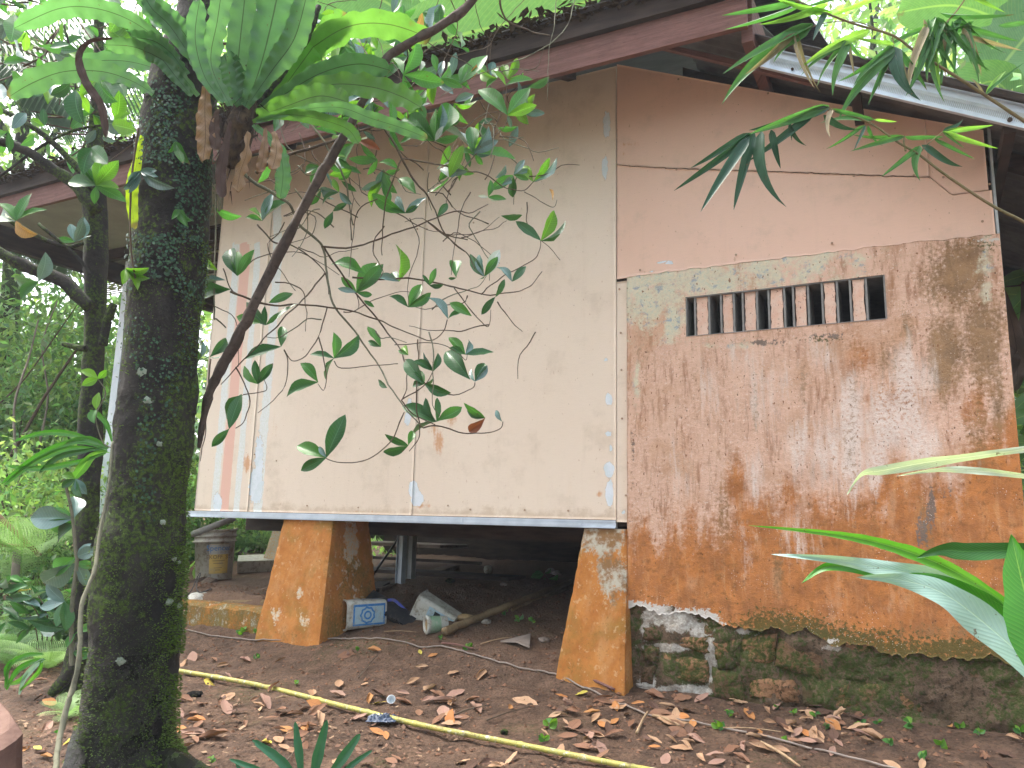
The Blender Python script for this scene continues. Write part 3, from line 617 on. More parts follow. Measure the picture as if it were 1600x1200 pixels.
# galvanised channel along the foot of the boards
b = MB(); b.wbox(S_L - .05, S_C, -.02, .006, ZB - .042, ZB - .003); b.wbox(S_L - .05, S_C, .006, .016, ZB - .042, ZB - .036); b.wbox(S_L - .05, S_C, .006, .009, ZB - .012, ZB - .003)
s = S_L
b.obj('base_channel', M['galv'], house)
b = MB(); sj = onwall(725, 806)[0]; b.wbox(S_L + .25, sj, .0165, .0195, ZB - .034, ZB - .014); b.wbox(sj + .01, S_C - .18, .0165, .0195, ZB - .034, ZB - .018); b.obj('channel_lip', M['galv'], house)
# --- floor over the crawl space, joists, side and back walls
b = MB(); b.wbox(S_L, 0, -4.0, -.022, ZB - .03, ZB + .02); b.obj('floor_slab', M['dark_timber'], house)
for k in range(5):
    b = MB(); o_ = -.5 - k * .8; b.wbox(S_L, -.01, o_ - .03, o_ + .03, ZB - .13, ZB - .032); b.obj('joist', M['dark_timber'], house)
b = MB(); b.wbox(S_L, S_L + .05, -4, -.03, ZB + .02, rise(S_L) - .05); b.obj('side_wall', M['plank'], house)
b = MB(); b.prism([(S_L + .05, ZB + .02), (S_R, ZB + .02), (S_R, ptop(S_R) - .1), (.2, ptop(.2)), (S_L + .05, rise(S_L) - .05)], -4.0, -3.95); b.obj('back_wall', M['plank'], house)
b = MB(); b.wbox(S_R - .06, S_R - .01, -3.95, -1.9, .5, ptop(S_R) - .1); b.obj('side_wall', M['plank'], house)
b = MB(); sbk = onwall(604, 840, -3.85)[0]; b.wbox(sbk, .0, -3.9, -3.8, .6, ZB - .03); b.obj('crawl_closing_wall', M['dark_timber'], house)  # dark wall added to block light at the back of the crawl space
b = MB(); b.wbox(-.02, .0, -3.8, -.1, .6, ZB - .03); b.obj('crawl_closing_wall', M['fin'], house)
# --- flared pillars
def pillar(name, s0, s1, t0, t1, o0, o1, q0, q1, zt, zb, paint):
    """top s0..s1 x off o0..o1 ; bottom t0..t1 x off q0..q1"""
    V = []; F = []; col = []; nz, nx = 40, 12
    ring = lambda a0, a1, c0_, c1_: [(a0 + (a1 - a0) * i / nx, c1_) for i in range(nx)] + [(a1, c1_ + (c0_ - c1_) * i / nx) for i in range(nx)] + [(a1 + (a0 - a1) * i / nx, c0_) for i in range(nx)] + [(a0, c0_ + (c1_ - c0_) * i / nx) for i in range(nx)]
    top, bot = ring(s0, s1, o0, o1), ring(t0, t1, q0, q1); n = 4 * nx
    for k in range(nz + 1):
        t = k / nz; z = zb + (zt - zb) * t
        for i in range(n):
            a = bot[i][0] + (top[i][0] - bot[i][0]) * t; o_ = bot[i][1] + (top[i][1] - bot[i][1]) * t
            w_ = (mnoise.noise(Vector((a * 7, o_ * 7, z * 7))) * .006)
            if i % nx == 0: w_ -= .004 + abs(mnoise.noise(Vector((a * 3, 1, z * 28)))) * .012
            ca, co = (t0 + t1) / 2, (q0 + q1) / 2
            d = Vector((a - ca, o_ - co)); d.normalize(); V.append(wl(a + d.x * w_, o_ + d.y * w_, z))
    for k in range(nz):
        for i in range(n): F.append((k * n + i, k * n + (i + 1) % n, (k + 1) * n + (i + 1) % n, (k + 1) * n + i))
    F.append(tuple(nz * n + i for i in range(n)))
    P = np.array([proj(v) for v in V]); cc = np.stack([np.clip(splat(P, l), 0, 1) if not callable(l) else l(P, V) for l in paint] , 1)
    return obj(name, V, [f[::-1] for f in F], M['pillar'], house, [(v.x, v.z) for v in V], False, {'paint': cc})
def sside(px, py, off): return onwall(px, py, off)[0]
lt0, lt1, lb0, lb1 = sside(441, 812, .0), sside(520, 812, .0), sside(388, 1003, .16), sside(495, 1006, .16)
print('pillar tops', lt0, lt1, lb0, lb1)
wtop, wbot = lt1 - lt0, lb1 - lb0
pillar_olive = [(545, 900, 30, 60, .55), (530, 980, 30, 40, .6), (450, 995, 60, 20, .35), (570, 930, 20, 50, .6), (520, 830, 8, 40, .4)]  # darker olive tone, laid mainly over the right-hand face
pillar('pillar', lt0, lt1, lb0, lb1, -.36, -.005, -.50, .16, ZB - .045, .55, [pillar_olive, [(430, 960, 18, 22, .6), (475, 970, 18, 18, .6), (470, 925, 10, 14, .7), (548, 850, 18, 60, .75), (535, 900, 20, 40, .5), (556, 920, 12, 40, .5), (480, 820, 30, 20, .3)], [(548, 830, 10, 40, .35)], Z4])
rt0 = sside(912, 820, .0); rb0 = sside(852, 1045, .17)
pillar('pillar', rt0, -.006, rb0, .03, -.36, .0, -.5, .17, ZB - .045, .50, [[(900, 1040, 30, 20, .5), (990, 960, 10, 100, .4)], [(975, 990, 12, 20, .4), (940, 1060, 30, 10, .3)], [(940, 840, 45, 40, .95), (960, 900, 40, 50, .75), (925, 870, 20, 60, .5), (980, 950, 14, 60, .4)], Z4])
# third, cream pillar further back on the left
sp3 = onwall(430, 815, -1.9)[0]
pillar('pillar', sp3, sp3 + .28, sp3 - .10, sp3 + .38, -2.2, -1.9, -2.3, -1.8, ZB - .05, .85, [[(430, 850, 10, 20, .4)], [(430, 840, 60, 80, 1.2)], Z4, Z4])
# crack in the left pillar: a recessed dark wedge strip
crk = [(466, 938), (462, 950), (452, 965), (447, 980), (440, 990), (434, 1004)]
# steel studs standing in the crawl space
for (px, py, wd_, m) in [(624, 906, .05, 'galv'), (640, 898, .045, 'galv_old'), (820, 850, .05, 'galv_old')]:
    p = at(px, py, 6.1); dx = (p - WO); s_, o_ = dx.dot(WE), dx.dot(WN)
    if px == 820: s_, o_ = -1.05, -3.2
    b = MB(); b.wbox(s_ - wd_ / 2, s_ + wd_ / 2, o_ - .004, o_, p.z - .03, ZB - .03); b.wbox(s_ - wd_ / 2 - .003, s_ - wd_ / 2, o_ - .04, o_ + .018, p.z - .03, ZB - .03); b.wbox(s_ + wd_ / 2, s_ + wd_ / 2 + .003, o_ - .04, o_ + .018, p.z - .03, ZB - .03)
    b.obj('steel_stud', M[m], house)
# --- roof
SL_E = onwall(-60, 352, OB)[0]; S_RG = b1[0]                    # eave end, ridge
def slope_sheet(name, s0, s1, zf, o0, o1, mat, pitch=.076, amp=.009, th=.004, dz=0, back=0):
    """corrugated sheet whose ribs run down the slope; s0 -> s1 along the slope, o0 (back) .. o1 (front)"""
    no = int((o1 - o0) / pitch * 6); V = []; F = []; UV = []; ns = 14
    for i in range(ns + 1):
        s = s0 + (s1 - s0) * i / ns
        for j in range(no + 1):
            o_ = o0 + (o1 - o0) * j / no; V.append(wl(s, o_, zf(s) + dz + (o1 - o_) * back + amp * math.cos(j / 6 * 2 * math.pi) + .004 * mnoise.noise(Vector((s * 2, o_ * 2, 0))))); UV.append((s, o_))
    n = len(V); V += [v - Vector((0, 0, th)) for v in V]; UV += UV
    I = lambda i, j: i * (no + 1) + j
    for i in range(ns):
        for j in range(no):
            F.append((I(i, j), I(i + 1, j), I(i + 1, j + 1), I(i, j + 1))); F.append((I(i, j) + n, I(i, j + 1) + n, I(i + 1, j + 1) + n, I(i + 1, j) + n))
    for i in range(ns):
        for j in (0, no): F.append((I(i, j), I(i, j) + n, I(i + 1, j) + n, I(i + 1, j)))
    for j in range(no):
        for i in (0, ns): F.append((I(i, j), I(i, j + 1), I(i, j + 1) + n, I(i, j) + n))
    return obj(name, V, F, mat, house, UV, True)
bh = onwall(850, 80, OB)[1] - barge_z(onwall(850, 80, OB)[0])      # visible reddish height
print('barge board height', bh)
def board_along(name, s0, s1, zf, h, o0, o1, mat, zcap=0, nseg=24):
    V = []; U = []; F = []
    for i in range(nseg + 1):
        s = s0 + (s1 - s0) * i / nseg; z = zf(s)
        for (dz, o_) in ((0, o1), (h, o1), (h, o0), (0, o0)): V.append(wl(s, o_, z + dz)); U.append((s, dz + o_))
    for i in range(nseg):
        for j in range(4): a = i * 4 + j; c_ = i * 4 + (j + 1) % 4; F.append((a, a + 4, c_ + 4, c_))
    F += [(0, 1, 2, 3), (nseg * 4 + 3, nseg * 4 + 2, nseg * 4 + 1, nseg * 4)]
    return obj(name, V, F, mat, house, U)
board_along('bargeboard', SL_E, S_RG + .02, barge_z, bh * 1.05, OB - .03, OB, M['barge'])
board_along('bargeboard', SL_E, S_RG + .10, lambda s: barge_z(s) + bh * 1.05 + .004, .10, OB - .02, OB + .03, M['dark_timber'])
zr = lambda s: barge_z(s) + bh * 1.05 + .115
slope_sheet('roof_sheet', SL_E - .1, S_RG + .14, zr, -4.4, OB + .07, M['roof'], back=.45)
b = MB()
V = [wl(s, o_, barge_z(s) + .14 + dz + (OB - o_) * .45) for o_ in (OB - .034, -4.3) for s in (S_L - .02, S_RG - .03) for dz in (0, .008)]
board_along('ceiling_board', SL_E + .02, S_L - .06, lambda s: barge_z(s) + .10, .008, -4.3, OB - .034, M['soffit'])
for o_ in (-.6, -1.9): board_along('beam', SL_E + .03, S_L - .06, lambda s: barge_z(s) + .0, .098, o_ - .06, o_, M['dark_timber'])
b = MB(); b.wbox(SL_E - .02, SL_E + .05, -4.3, OB - .034, barge_z(SL_E) - .09, barge_z(SL_E) + .095); b.obj('eave_beam', M['dark_timber'], house)
obj('ceiling_board', V, [(0, 2, 6, 4), (1, 5, 7, 3), (0, 1, 3, 2), (4, 6, 7, 5), (0, 4, 5, 1), (2, 3, 7, 6)], M['roof_under'], house)
for k in range(6):
    s = SL_E + .04 + k * 1.05; q = [(OB - .034, barge_z(s) + .05), (OB - .034, barge_z(s) + .135), (-4.3, barge_z(s) + .135 + (OB + 4.3) * .45), (-4.3, barge_z(s) + .05 + (OB + 4.3) * .45)]
    if s < S_L: continue
    if s < 0: q = q[:2] + [(.03, q[1][1] + .415 * .45), (.03, q[0][1] + .415 * .45)]
    V = [wl(s_, o_, z) for s_ in (s, s + .05) for o_, z in q]; obj('rafter', V, [(0, 1, 2, 3), (7, 6, 5, 4), (0, 4, 5, 1), (1, 5, 6, 2), (2, 6, 7, 3), (3, 7, 4, 0)], M['dark_timber'], house)
# rotten debris lying along the verge
b = MB()
for k in range(4200):
    s = random.uniform(SL_E, S_RG + .05); o_ = OB + random.uniform(-.02, .09); z = zr(s) + random.uniform(-.03, .045) * (.4 + 1.2 * float(vnoise(s * 5, 1.5)))
    L = random.uniform(.01, .05); a = random.uniform(0, 6.28); d = Vector((math.cos(a) * L, math.sin(a) * L, random.uniform(-.3, .5) * L)); w_ = Vector((-d.y, d.x, random.uniform(-.01, .01))) * random.uniform(.15, .5)
    p = wl(s, o_, z); b.add([p, p + d + w_, p + d * 1.6, p + d - w_], [(0, 1, 2, 3)])
o = b.obj('roof_debris', M['debris'], house); o['kind'] = 'stuff'
# ridge piece running back
b = MB(); b.box(wl(S_RG - .015, OB - .05, barge_z(S_RG) - .05), WN * -4.2, WE * .05, (0, 0, bh + .1)); b.obj('ridge_beam', M['barge'], house)
# right slope: sheet, channel, rafter
board_along('steel_fascia', c0[0] - .02, c1[0] + .25, chan_z, .105, .317, .32, M['galv'])
for dz, t in ((0, .004), (.101, .004)): board_along('fascia_lip', c0[0] - .02, c1[0] + .25, lambda s: chan_z(s) + dz, t, .3205, .338, M['galv'])
b = MB()
for k in range(150):
    s = c0[0] + .02 + (c1[0] - c0[0]) * k / 150; z = chan_z(s) + .05
    q = [wl(s, .3205, z - .022), wl(s + .008, .3235, z), wl(s, .3205, z + .022), wl(s + .004, .3205, z + .022), wl(s + .013, .3235, z), wl(s + .004, .3205, z - .022)]
    b.add(q, [(0, 1, 4, 5), (1, 2, 3, 4)])
o = b.obj('fascia_knurling', M['galv_old'], house); o['kind'] = 'stuff'
t0, t1 = onwall(1206, 56, .38), onwall(1598, 143, .38); tm = (t1[1] - t0[1]) / (t1[0] - t0[0]); rz = lambda s: t0[1] + tm * (s - t0[0])
print('right roof', t0, t1, math.degrees(math.atan(tm)))
slope_sheet('roof_sheet', S_RG - .35, c1[0] + .45, rz, -4.4, .38, M['roof'], dz=-.01)
for k in range(2):
    o_ = -.12 - k * 1.6; board_along('rafter', c0[0] - .5, c1[0] + .3, lambda s: rz(s) - .10, .075, o_ - .05, o_, M['dark_timber'])
board_along('rafter', c0[0] - .55, c0[0] + .2, lambda s: chan_z(s) + .03, .03, .2, .23, M['barge'])
for k in range(3):
    s = c0[0] + .35 + k * .55; b = MB(); b.wbox(s, s + .04, -4.3, .3, rz(s) - .16, rz(s) - .11); b.obj('purlin', M['dark_timber'], house)
for k in (0, 4):
    s = c0[0] + .12 + k * .2; V, F, U = tube_geo([wl(s, .319, chan_z(s) + .03), wl(s, .329, chan_z(s) + .03)], .009 if k == 4 else .006, 8); obj('bolt', V, F, M['black_edge'], house)
# --- veranda on the left: slim posts, beam, rolled blind
EB = onwall(130, 405, OB)
for (px, py, hgt) in [(144, 905, 1), (166, 900, 1)]:
    P0 = at(px, py, 6.4 if px < 150 else 6.9)
    w_ = .085 if px < 150 else .05
    b = MB(); b.box(P0 - WE * w_ / 2 + Vector((0, 0, .05)), WE * w_, WN * -.06, (0, 0, 2.62)); b.obj('veranda_post', M['post'], house)
    b = MB(); b.box(P0 - WE * .06 + WN * .03 + Vector((0, 0, -.5)), WE * .12, WN * -.12, (0, 0, .549)); b.obj('post_footing', M['pillar'], house)
bl = MB(); P = at(205, 300, 7.0)
for k in range(26):
    z = at(190, 462, 7.6).z + k * .021; b = MB(); c_ = at(167, 450, 7.6); b.box((c_.x, c_.y, z), WE * .34, WN * -.006, (0, 0, .011)); 
    bl.V and None
    bb = b.obj('slat', M['plank'], None)
    if k == 0:
        blind = thing('bamboo_blind', c_, 'slatted bamboo blind hanging in the gap between the two tree trunks', 'blind')
    bb.parent = blind; bb.location = WL_[bb.name] - WL_[blind.name]
# dark boarding seen between trunk and wall edge
for k in range(9):
    b = MB(); p = at(300, 330 + k * 17, 6.3); b.box(p, WE * .5, WN * -.01, (0, 0, .075)); b.obj('boarding_plank', M['dark_timber'], house)
# ================================================================== ground
def soil_mat():
    n = N('red_brown_soil', .9, .2); wp = n.world(); big = n.noise(wp, 1.4, 4, .6); med = n.noise(wp, 9, 7, .68); fine = n.noise(wp, 55, 6, .72); gr = n.voro(wp, 70)
    c = n.mix(n.ss(med, .3, .7), (.155, .095, .062), (.07, .044, .030)); c = n.mix(n.ss(fine, .46, .68, 0, .8), c, (.030, .019, .014)); c = n.mix(n.ss(fine, .25, .38, .6, 0), c, (.28, .18, .12))
    dry = n.ss(n.sep(wp)[2], .70, .95); c = n.mix(n.ma('MULTIPLY', dry, .45), c, (.27, .17, .11))
    c = n.mix(n.ma('MULTIPLY', n.ss(big, .56, .7), n.ss(fine, .45, .6, 0, .5)), c, (.06, .08, .02))
    h = n.ma('ADD', n.ma('MULTIPLY', med, 1.0), n.ma('ADD', n.ma('MULTIPLY', fine, .8), n.ma('MULTIPLY', gr, -.4)))
    return n.fin(c, n.ss(big, .4, .7, .75, .95), n.bump(h, .9, .014))
M['soil'] = soil_mat()
def axis(lo, a, b_, hi, d):
    L = [lo + (a - lo) * (1 - (1 - t) ** 2.2) for t in np.linspace(0, 1, 40)[:-1]]; H = [b_ + (hi - b_) * t ** 2.2 for t in np.linspace(0, 1, 40)[1:]]
    return np.array(L + list(np.arange(a, b_, d)) + [b_] + H)
gx, gy = axis(-60, -3.2, 2.6, 60, .02), axis(-30, 2.0, 6.4, 80, .02)
GX, GY = np.meshgrid(gx, gy, indexing='ij'); GZ = ground_z(GX, GY)
GZ = GZ + (fbm(GX * 45, GY * 45, 2) - .37) * .012 * ((GX > -3.2) & (GX < 2.6) & (GY > 2) & (GY < 6.4))
V = np.stack([GX.ravel(), GY.ravel(), GZ.ravel()], 1); ny = len(gy); ii = np.arange(len(gx) - 1)[:, None] * ny + np.arange(ny - 1)[None]
F = np.stack([ii, ii + ny, ii + ny + 1, ii + 1], -1).reshape(-1, 4)
gr = obj('ground', V, F, M['soil'], smooth=True); gr['kind'] = 'structure'
# low orange kerb left of the first pillar
b = MB(); p0, p1 = onground(262, 985), onground(405, 1000)
d0 = (p0 - WO); o0 = -.02
kerb = []
sA, sB = S_L - .35, lb0 + .04
n = 16; V = []; F = []
for i in range(n + 1):
    s = sA + (sB - sA) * i / n
    for (o_, z) in ((.06, .55), (.05, .90 + random.uniform(-.01, .01)), (.02, .925 + random.uniform(-.008, .008)), (-.10, .92), (-.12, .6)): V.append(wl(s, o_ + random.uniform(-.006, .006), z))
for i in range(n):
    for j in range(4): F.append((i * 5 + j, (i + 1) * 5 + j, (i + 1) * 5 + j + 1, i * 5 + j + 1))
obj('kerb', V, F, M['pillar'], house, [(v.x, v.z) for v in V], False, {'paint': np.tile(np.array([[.62, .3, .35, 0]]), (len(V), 1))})
# ================================================================== leaves and stems
def grid_leaf(prof, nx=8, ny=4, fold=.12, droop=.15, wave=0, wn=5, twist=0):
    """leaf of unit length along +X; prof(t) half width; fold lifts the margins; uv = (t, -1..1)"""
    V = []; F = []; U = []
    for i in range(nx + 1):
        t = i / nx; h = prof(t)
        for j in range(ny + 1):
            v = -1 + 2 * j / ny; y = v * h; z = abs(v) * h * fold * 2 - droop * t * t + wave * h * math.sin(t * wn * 6.283 + (v > 0) * 1.3) * abs(v)
            a = twist * t; V.append((t, y * math.cos(a) - z * math.sin(a), z * math.cos(a) + y * math.sin(a))); U.append((t, v))
    for i in range(nx):
        for j in range(ny): a = i * (ny + 1) + j; F.append((a, a + ny + 1, a + ny + 2, a + 1))
    return V, F, U
obov = lambda w, k=1.25: (lambda t: w * (max(0, math.sin(math.pi * min(1, t) ** k)) ** .8) + .006 * (1 - t))
LM = {
 'dark': leaf_mat('leaf_dark_green', (.035, .12, .04), (.06, .18, .05), (.12, .20, .12), .36, .22, spec=.45),
 'green': leaf_mat('leaf_green', (.06, .20, .045), (.09, .26, .05), (.14, .26, .10), .38, .38, spec=.45),
 'bright': leaf_mat('leaf_yellow_green', (.12, .30, .03), (.19, .38, .035), (.17, .32, .06), .4, .5),
 'sheen': leaf_mat('leaf_painted_sky_sheen', (.10, .20, .17), (.16, .27, .25), (.20, .30, .24), .22, .1, spec=.8),  # bluish sky reflection put into the leaf colour, on top of real gloss
 'red': leaf_mat('leaf_red_brown', (.24, .06, .03), (.30, .10, .05), None, .5, .2),
 'white': leaf_mat('leaf_underside_painted_sheen', (.50, .56, .56), (.58, .63, .62), None, .4, .2),  # pale underside whose white sky sheen is painted into the colour
 'ochre': leaf_mat('leaf_ochre', (.42, .22, .06), (.5, .3, .1), None, .5, .3)}
LEAFV = {}
for k, m in LM.items():
    LEAFV[k] = []
    for q in range(3):
        V, F, U = grid_leaf(obov(.17 + .02 * q, 1.1 + .15 * q), 9, 4, .16 + .12 * q, .10 + .12 * q, .08, 3, (-.5, .1, .6)[q])
        LEAFV[k].append(mesh('leaf', V, F, m, U, True))
def place_leaf(parent, p0, p1, kind='green', roll=None, width=1.0, name='leaf', variants=LEAFV):
    p0, p1 = Vector(p0), Vector(p1); X = (p1 - p0); L = X.length; X.normalize()
    view = (EYE - p0).normalized(); Z = (view - X * view.dot(X))
    Z.normalize(); Y = Z.cross(X)
    a = random.gauss(0, .55) if roll is None else roll
    Z2 = Z * math.cos(a) + Y * math.sin(a); Y2 = Z2.cross(X)
    R = Matrix((X, Y2, Z2)).transposed().to_4x4()
    me = random.choice(variants[kind])
    return inst(name, me, Matrix.Translation(p0) @ R @ Matrix.Diagonal((L, L * width, L, 1)), parent)
def bark_mat(name, wet=False, mossy=.5):
    n = N(name, .9, .3); wp = n.world(); uv = n.uv()
    z = n.noise(wp, 8, 8, .7, .3); f = n.noise(wp, 62, 7, .75); g = n.noise(wp, 3.2, 5, .65); l = n.noise(wp, 21, 4, .6)
    c = n.mix(n.ss(z, .35, .65), (.022, .021, .019), (.05, .045, .038)); c = n.mix(n.ss(f, .5, .7, 0, .8), c, (.012, .011, .010))
    mm = n.mask(n.ss(g, .55 - mossy * .35, .80 - mossy * .3, 0, .62), f, .34, .74, 2.6)
    c = n.mix(n.ma('MULTIPLY', mm, .9), c, n.mix(n.ss(f, .45, .6), (.036, .062, .014), (.085, .14, .022)))
    lm = n.ma('MULTIPLY', n.ss(l, .70, .73), n.ss(g, .45, .6)); c = n.mix(n.ma('MULTIPLY', lm, .8), c, (.36, .42, .32))
    h = n.ma('ADD', z, n.ma('MULTIPLY', f, .9))
    r = .9
    if wet:
        pz = n.sep(wp); band = n.ma('MULTIPLY', n.ss(pz[2], 1.16, 1.0), n.ss(n.noise(wp, 6, 5, .7), .42, .54))
        r = n.ma('SUBTRACT', .9, n.ma('MULTIPLY', band, .75)); c = n.mix(n.ma('MULTIPLY', band, .8), c, (.008, .007, .007))
    return n.fin(c, r, n.bump(h, 1.0, .016))
M['bark'] = bark_mat('mossy_dark_bark', True, .62); M['bark2'] = bark_mat('lichen_bark', False, .75)
M['twig'] = bark_like('brown_twig', (.085, .055, .035), (.13, .10, .07), (.04, .028, .02), (1, 1, 1), .3)
M['twig_pale'] = bark_like('grey_green_stem', (.20, .19, .13), (.13, .14, .09), (.07, .06, .045), (1, 1, 1), .3)
M['deadwood'] = bark_like('dead_branch_bark', (.065, .048, .038), (.13, .10, .08), (.03, .022, .018), (1, 1, 1), .6)
# ------------------------------------------------------------------ big tree in front
TD = 2.75
edges = [(-420, 330, 372), (-200, 312, 356), (0, 282, 346), (60, 262, 345), (110, 240, 344), (160, 228, 338), (200, 222, 332), (300, 214, 329), (400, 205, 322), (500, 199, 311), (600, 190, 305), (650, 184, 303), (700, 178, 300), (760, 172, 290), (800, 165, 288), (850, 152, 288), (900, 147, 286), (950, 141, 283), (1000, 142, 280), (1050, 138, 276), (1100, 132, 272), (1150, 125, 272), (1185, 112, 285), (1215, 90, 320), (1245, 50, 370)]
tree = thing('tree', at(205, 1200, TD), 'thick mossy tree trunk at left covered in tiny creeper leaves', 'tree')
tp = []; tr = []
for (y, a, c_) in edges:
    p = at((a + c_) / 2, y, TD); tp.append(p); tr.append((c_ - a) / 2 / FPX * (p - EYE).dot(_f))
dense = smooth_path(tp, 9); rr = lerp_list(tr, 25); rad = np.interp(np.linspace(0, 24, len(dense)), range(25), tr)
V = []; F = []; U = []; n = 72
for i, p in enumerate(dense):
    for j in range(n):
        th = 2 * math.pi * j / n; d = Vector((math.cos(th), math.sin(th), 0))
        q = p + d * rad[i]; k = .955 + .035 * mnoise.noise(q * 4.2) + .035 * mnoise.noise(q * 13) + .035 * mnoise.noise(q * 34) + .028 * mnoise.noise(q * 80)
        if p.z < .95: k += .12 * max(0, math.cos(th * 3 + .6)) * (.95 - p.z) * 2
        V.append(p + d * rad[i] * k); U.append((j / n, p.z))
for i in range(len(dense) - 1):
    for j in range(n): F.append((i * n + j, i * n + (j + 1) % n, (i + 1) * n + (j + 1) % n, (i + 1) * n + j))
V = [tuple(v) for v in V]
trunk = obj('trunk', V, [f[::-1] for f in F], M['bark'], tree, U, True)
def on_trunk(px, py, out=.0):     # point on the visible side of the trunk
    y = py; xs = np.interp(y, [e[0] for e in edges], [(e[1] + e[2]) / 2 for e in edges]); hw = np.interp(y, [e[0] for e in edges], [(e[2] - e[1]) / 2 for e in edges])
    c_ = at(xs, py, TD); R = hw / FPX * (c_ - EYE).dot(_f) * 1.02 + out; u = max(-.98, min(.98, (px - xs) / hw))
    v = Vector((c_.x, c_.y, 0)).normalized(); side = Vector((v.y, -v.x, 0)); return c_ + side * (u * R) - v * (math.sqrt(1 - u * u) * R), (side * u - v * math.sqrt(1 - u * u))
for (pts, r0, r1) in [([(250, 1185, 2.72), (300, 1200, 2.6), (345, 1222, 2.45)], .04, .015), ([(140, 1150, 2.7), (120, 1200, 2.6), (95, 1240, 2.5)], .05, .03), ([(296, 580, 2.76), (300, 610, 2.75), (294, 645, 2.74)], .02, .028)]:
    P = [at(*q) for q in pts]; V, F, U = tube_geo(smooth_path(P, 5), [r0, r1], 12, True, .4); obj('root' if pts[0][1] > 900 else 'burr', V, F, M['bark'], tree, U, True)
# creeper leaves on the bark
M['creeper'] = leaf_mat('creeper_leaf', (.022, .06, .032), (.035, .09, .045), None, .4, .1, vein=False, attr=True)
b = MB()
for k in range(3400):
    y = random.choice([random.uniform(150, 470), random.uniform(180, 400), random.uniform(380, 820)]); e0, e1 = np.interp(y, [e[0] for e in edges], [e[1] for e in edges]), np.interp(y, [e[0] for e in edges], [e[2] for e in edges])
    x = random.uniform(e0 + 1, e1 - 2)
    if vnoise(x / 26 + 3, y / 60) < (.42 if y < 470 else .62): continue
    p, nn = on_trunk(x, y, .006 + random.uniform(0, .006)); r = random.uniform(.003, .0075)
    t1 = nn.cross(Vector((random.uniform(-1, 1), random.uniform(-1, 1), random.uniform(-1, 1)))).normalized(); t2 = nn.cross(t1)
    tl = nn * random.uniform(-.3, .8) * r
    g = random.uniform(.6, 1.6)
    b.add([p - t1 * r, p + t2 * r * .8 + tl * .3, p + t1 * r + tl, p - t2 * r * .8 + tl * .3], [(0, 1, 2, 3)], [(0, 0), (.5, 1), (1, 0), (.5, -1)], (g, g, g * random.uniform(.7, 1.2)))
cr = b.obj('creeper', M['creeper'], tree, True, True); cr['kind'] = 'stuff'
M['moss'] = leaf_mat('moss_tuft', (.10, .18, .025), (.15, .25, .035), None, .9, .1, vein=False, attr=True)
b = MB()
for k in range(13000):
    y = random.choice([random.uniform(380, 1195), random.uniform(850, 1200)]); e0, e1 = np.interp(y, [e[0] for e in edges], [e[1] for e in edges]), np.interp(y, [e[0] for e in edges], [e[2] for e in edges])
    x = e1 - abs(random.gauss(0, 22)) if random.random() < .5 else random.uniform(e0, e1)
    if x < e0 or vnoise(x / 20 + 9, y / 45) < (.36 if y < 850 else .22): continue
    p, nn = on_trunk(x, y, .002); r = random.uniform(.003, .007); g = random.uniform(.5, 1.3)
    t1 = nn.cross(Vector((random.uniform(-1, 1), random.uniform(-1, 1), random.uniform(-1, 1)))).normalized()
    b.add([p - t1 * r * .4, p + t1 * r * .4, p + nn * r * 1.6 + t1 * r * random.uniform(-.6, .6)], [(0, 1, 2)], [(0, 0), (.5, 0), (1, 0)], (g, g, g))
o = b.obj('moss', M['moss'], tree, False, True); o['kind'] = 'stuff'
M['lichen'] = simple('pale_lichen', (.20, .26, .19), (.30, .34, .27), 60, .95, .4)
for (x, y, r) in [(225, 592, .016), (232, 634, .013), (247, 698, .010), (250, 815, .010), (265, 870, .009), (272, 876, .008), (258, 935, .014), (272, 943, .011), (193, 1020, .015)]:
    V = []
    for q in range(14):
        a = q / 14 * 6.283; dx, dy = math.cos(a) * r * FPX / 2.6 * random.uniform(.6, 1.15), math.sin(a) * r * FPX / 2.6 * random.uniform(.6, 1.15); V.append(on_trunk(x + dx, y + dy, .002)[0])
    V.append(on_trunk(x, y, .006)[0]); obj('lichen', V, [(i, (i + 1) % 14, 14) for i in range(14)], M['lichen'], tree)
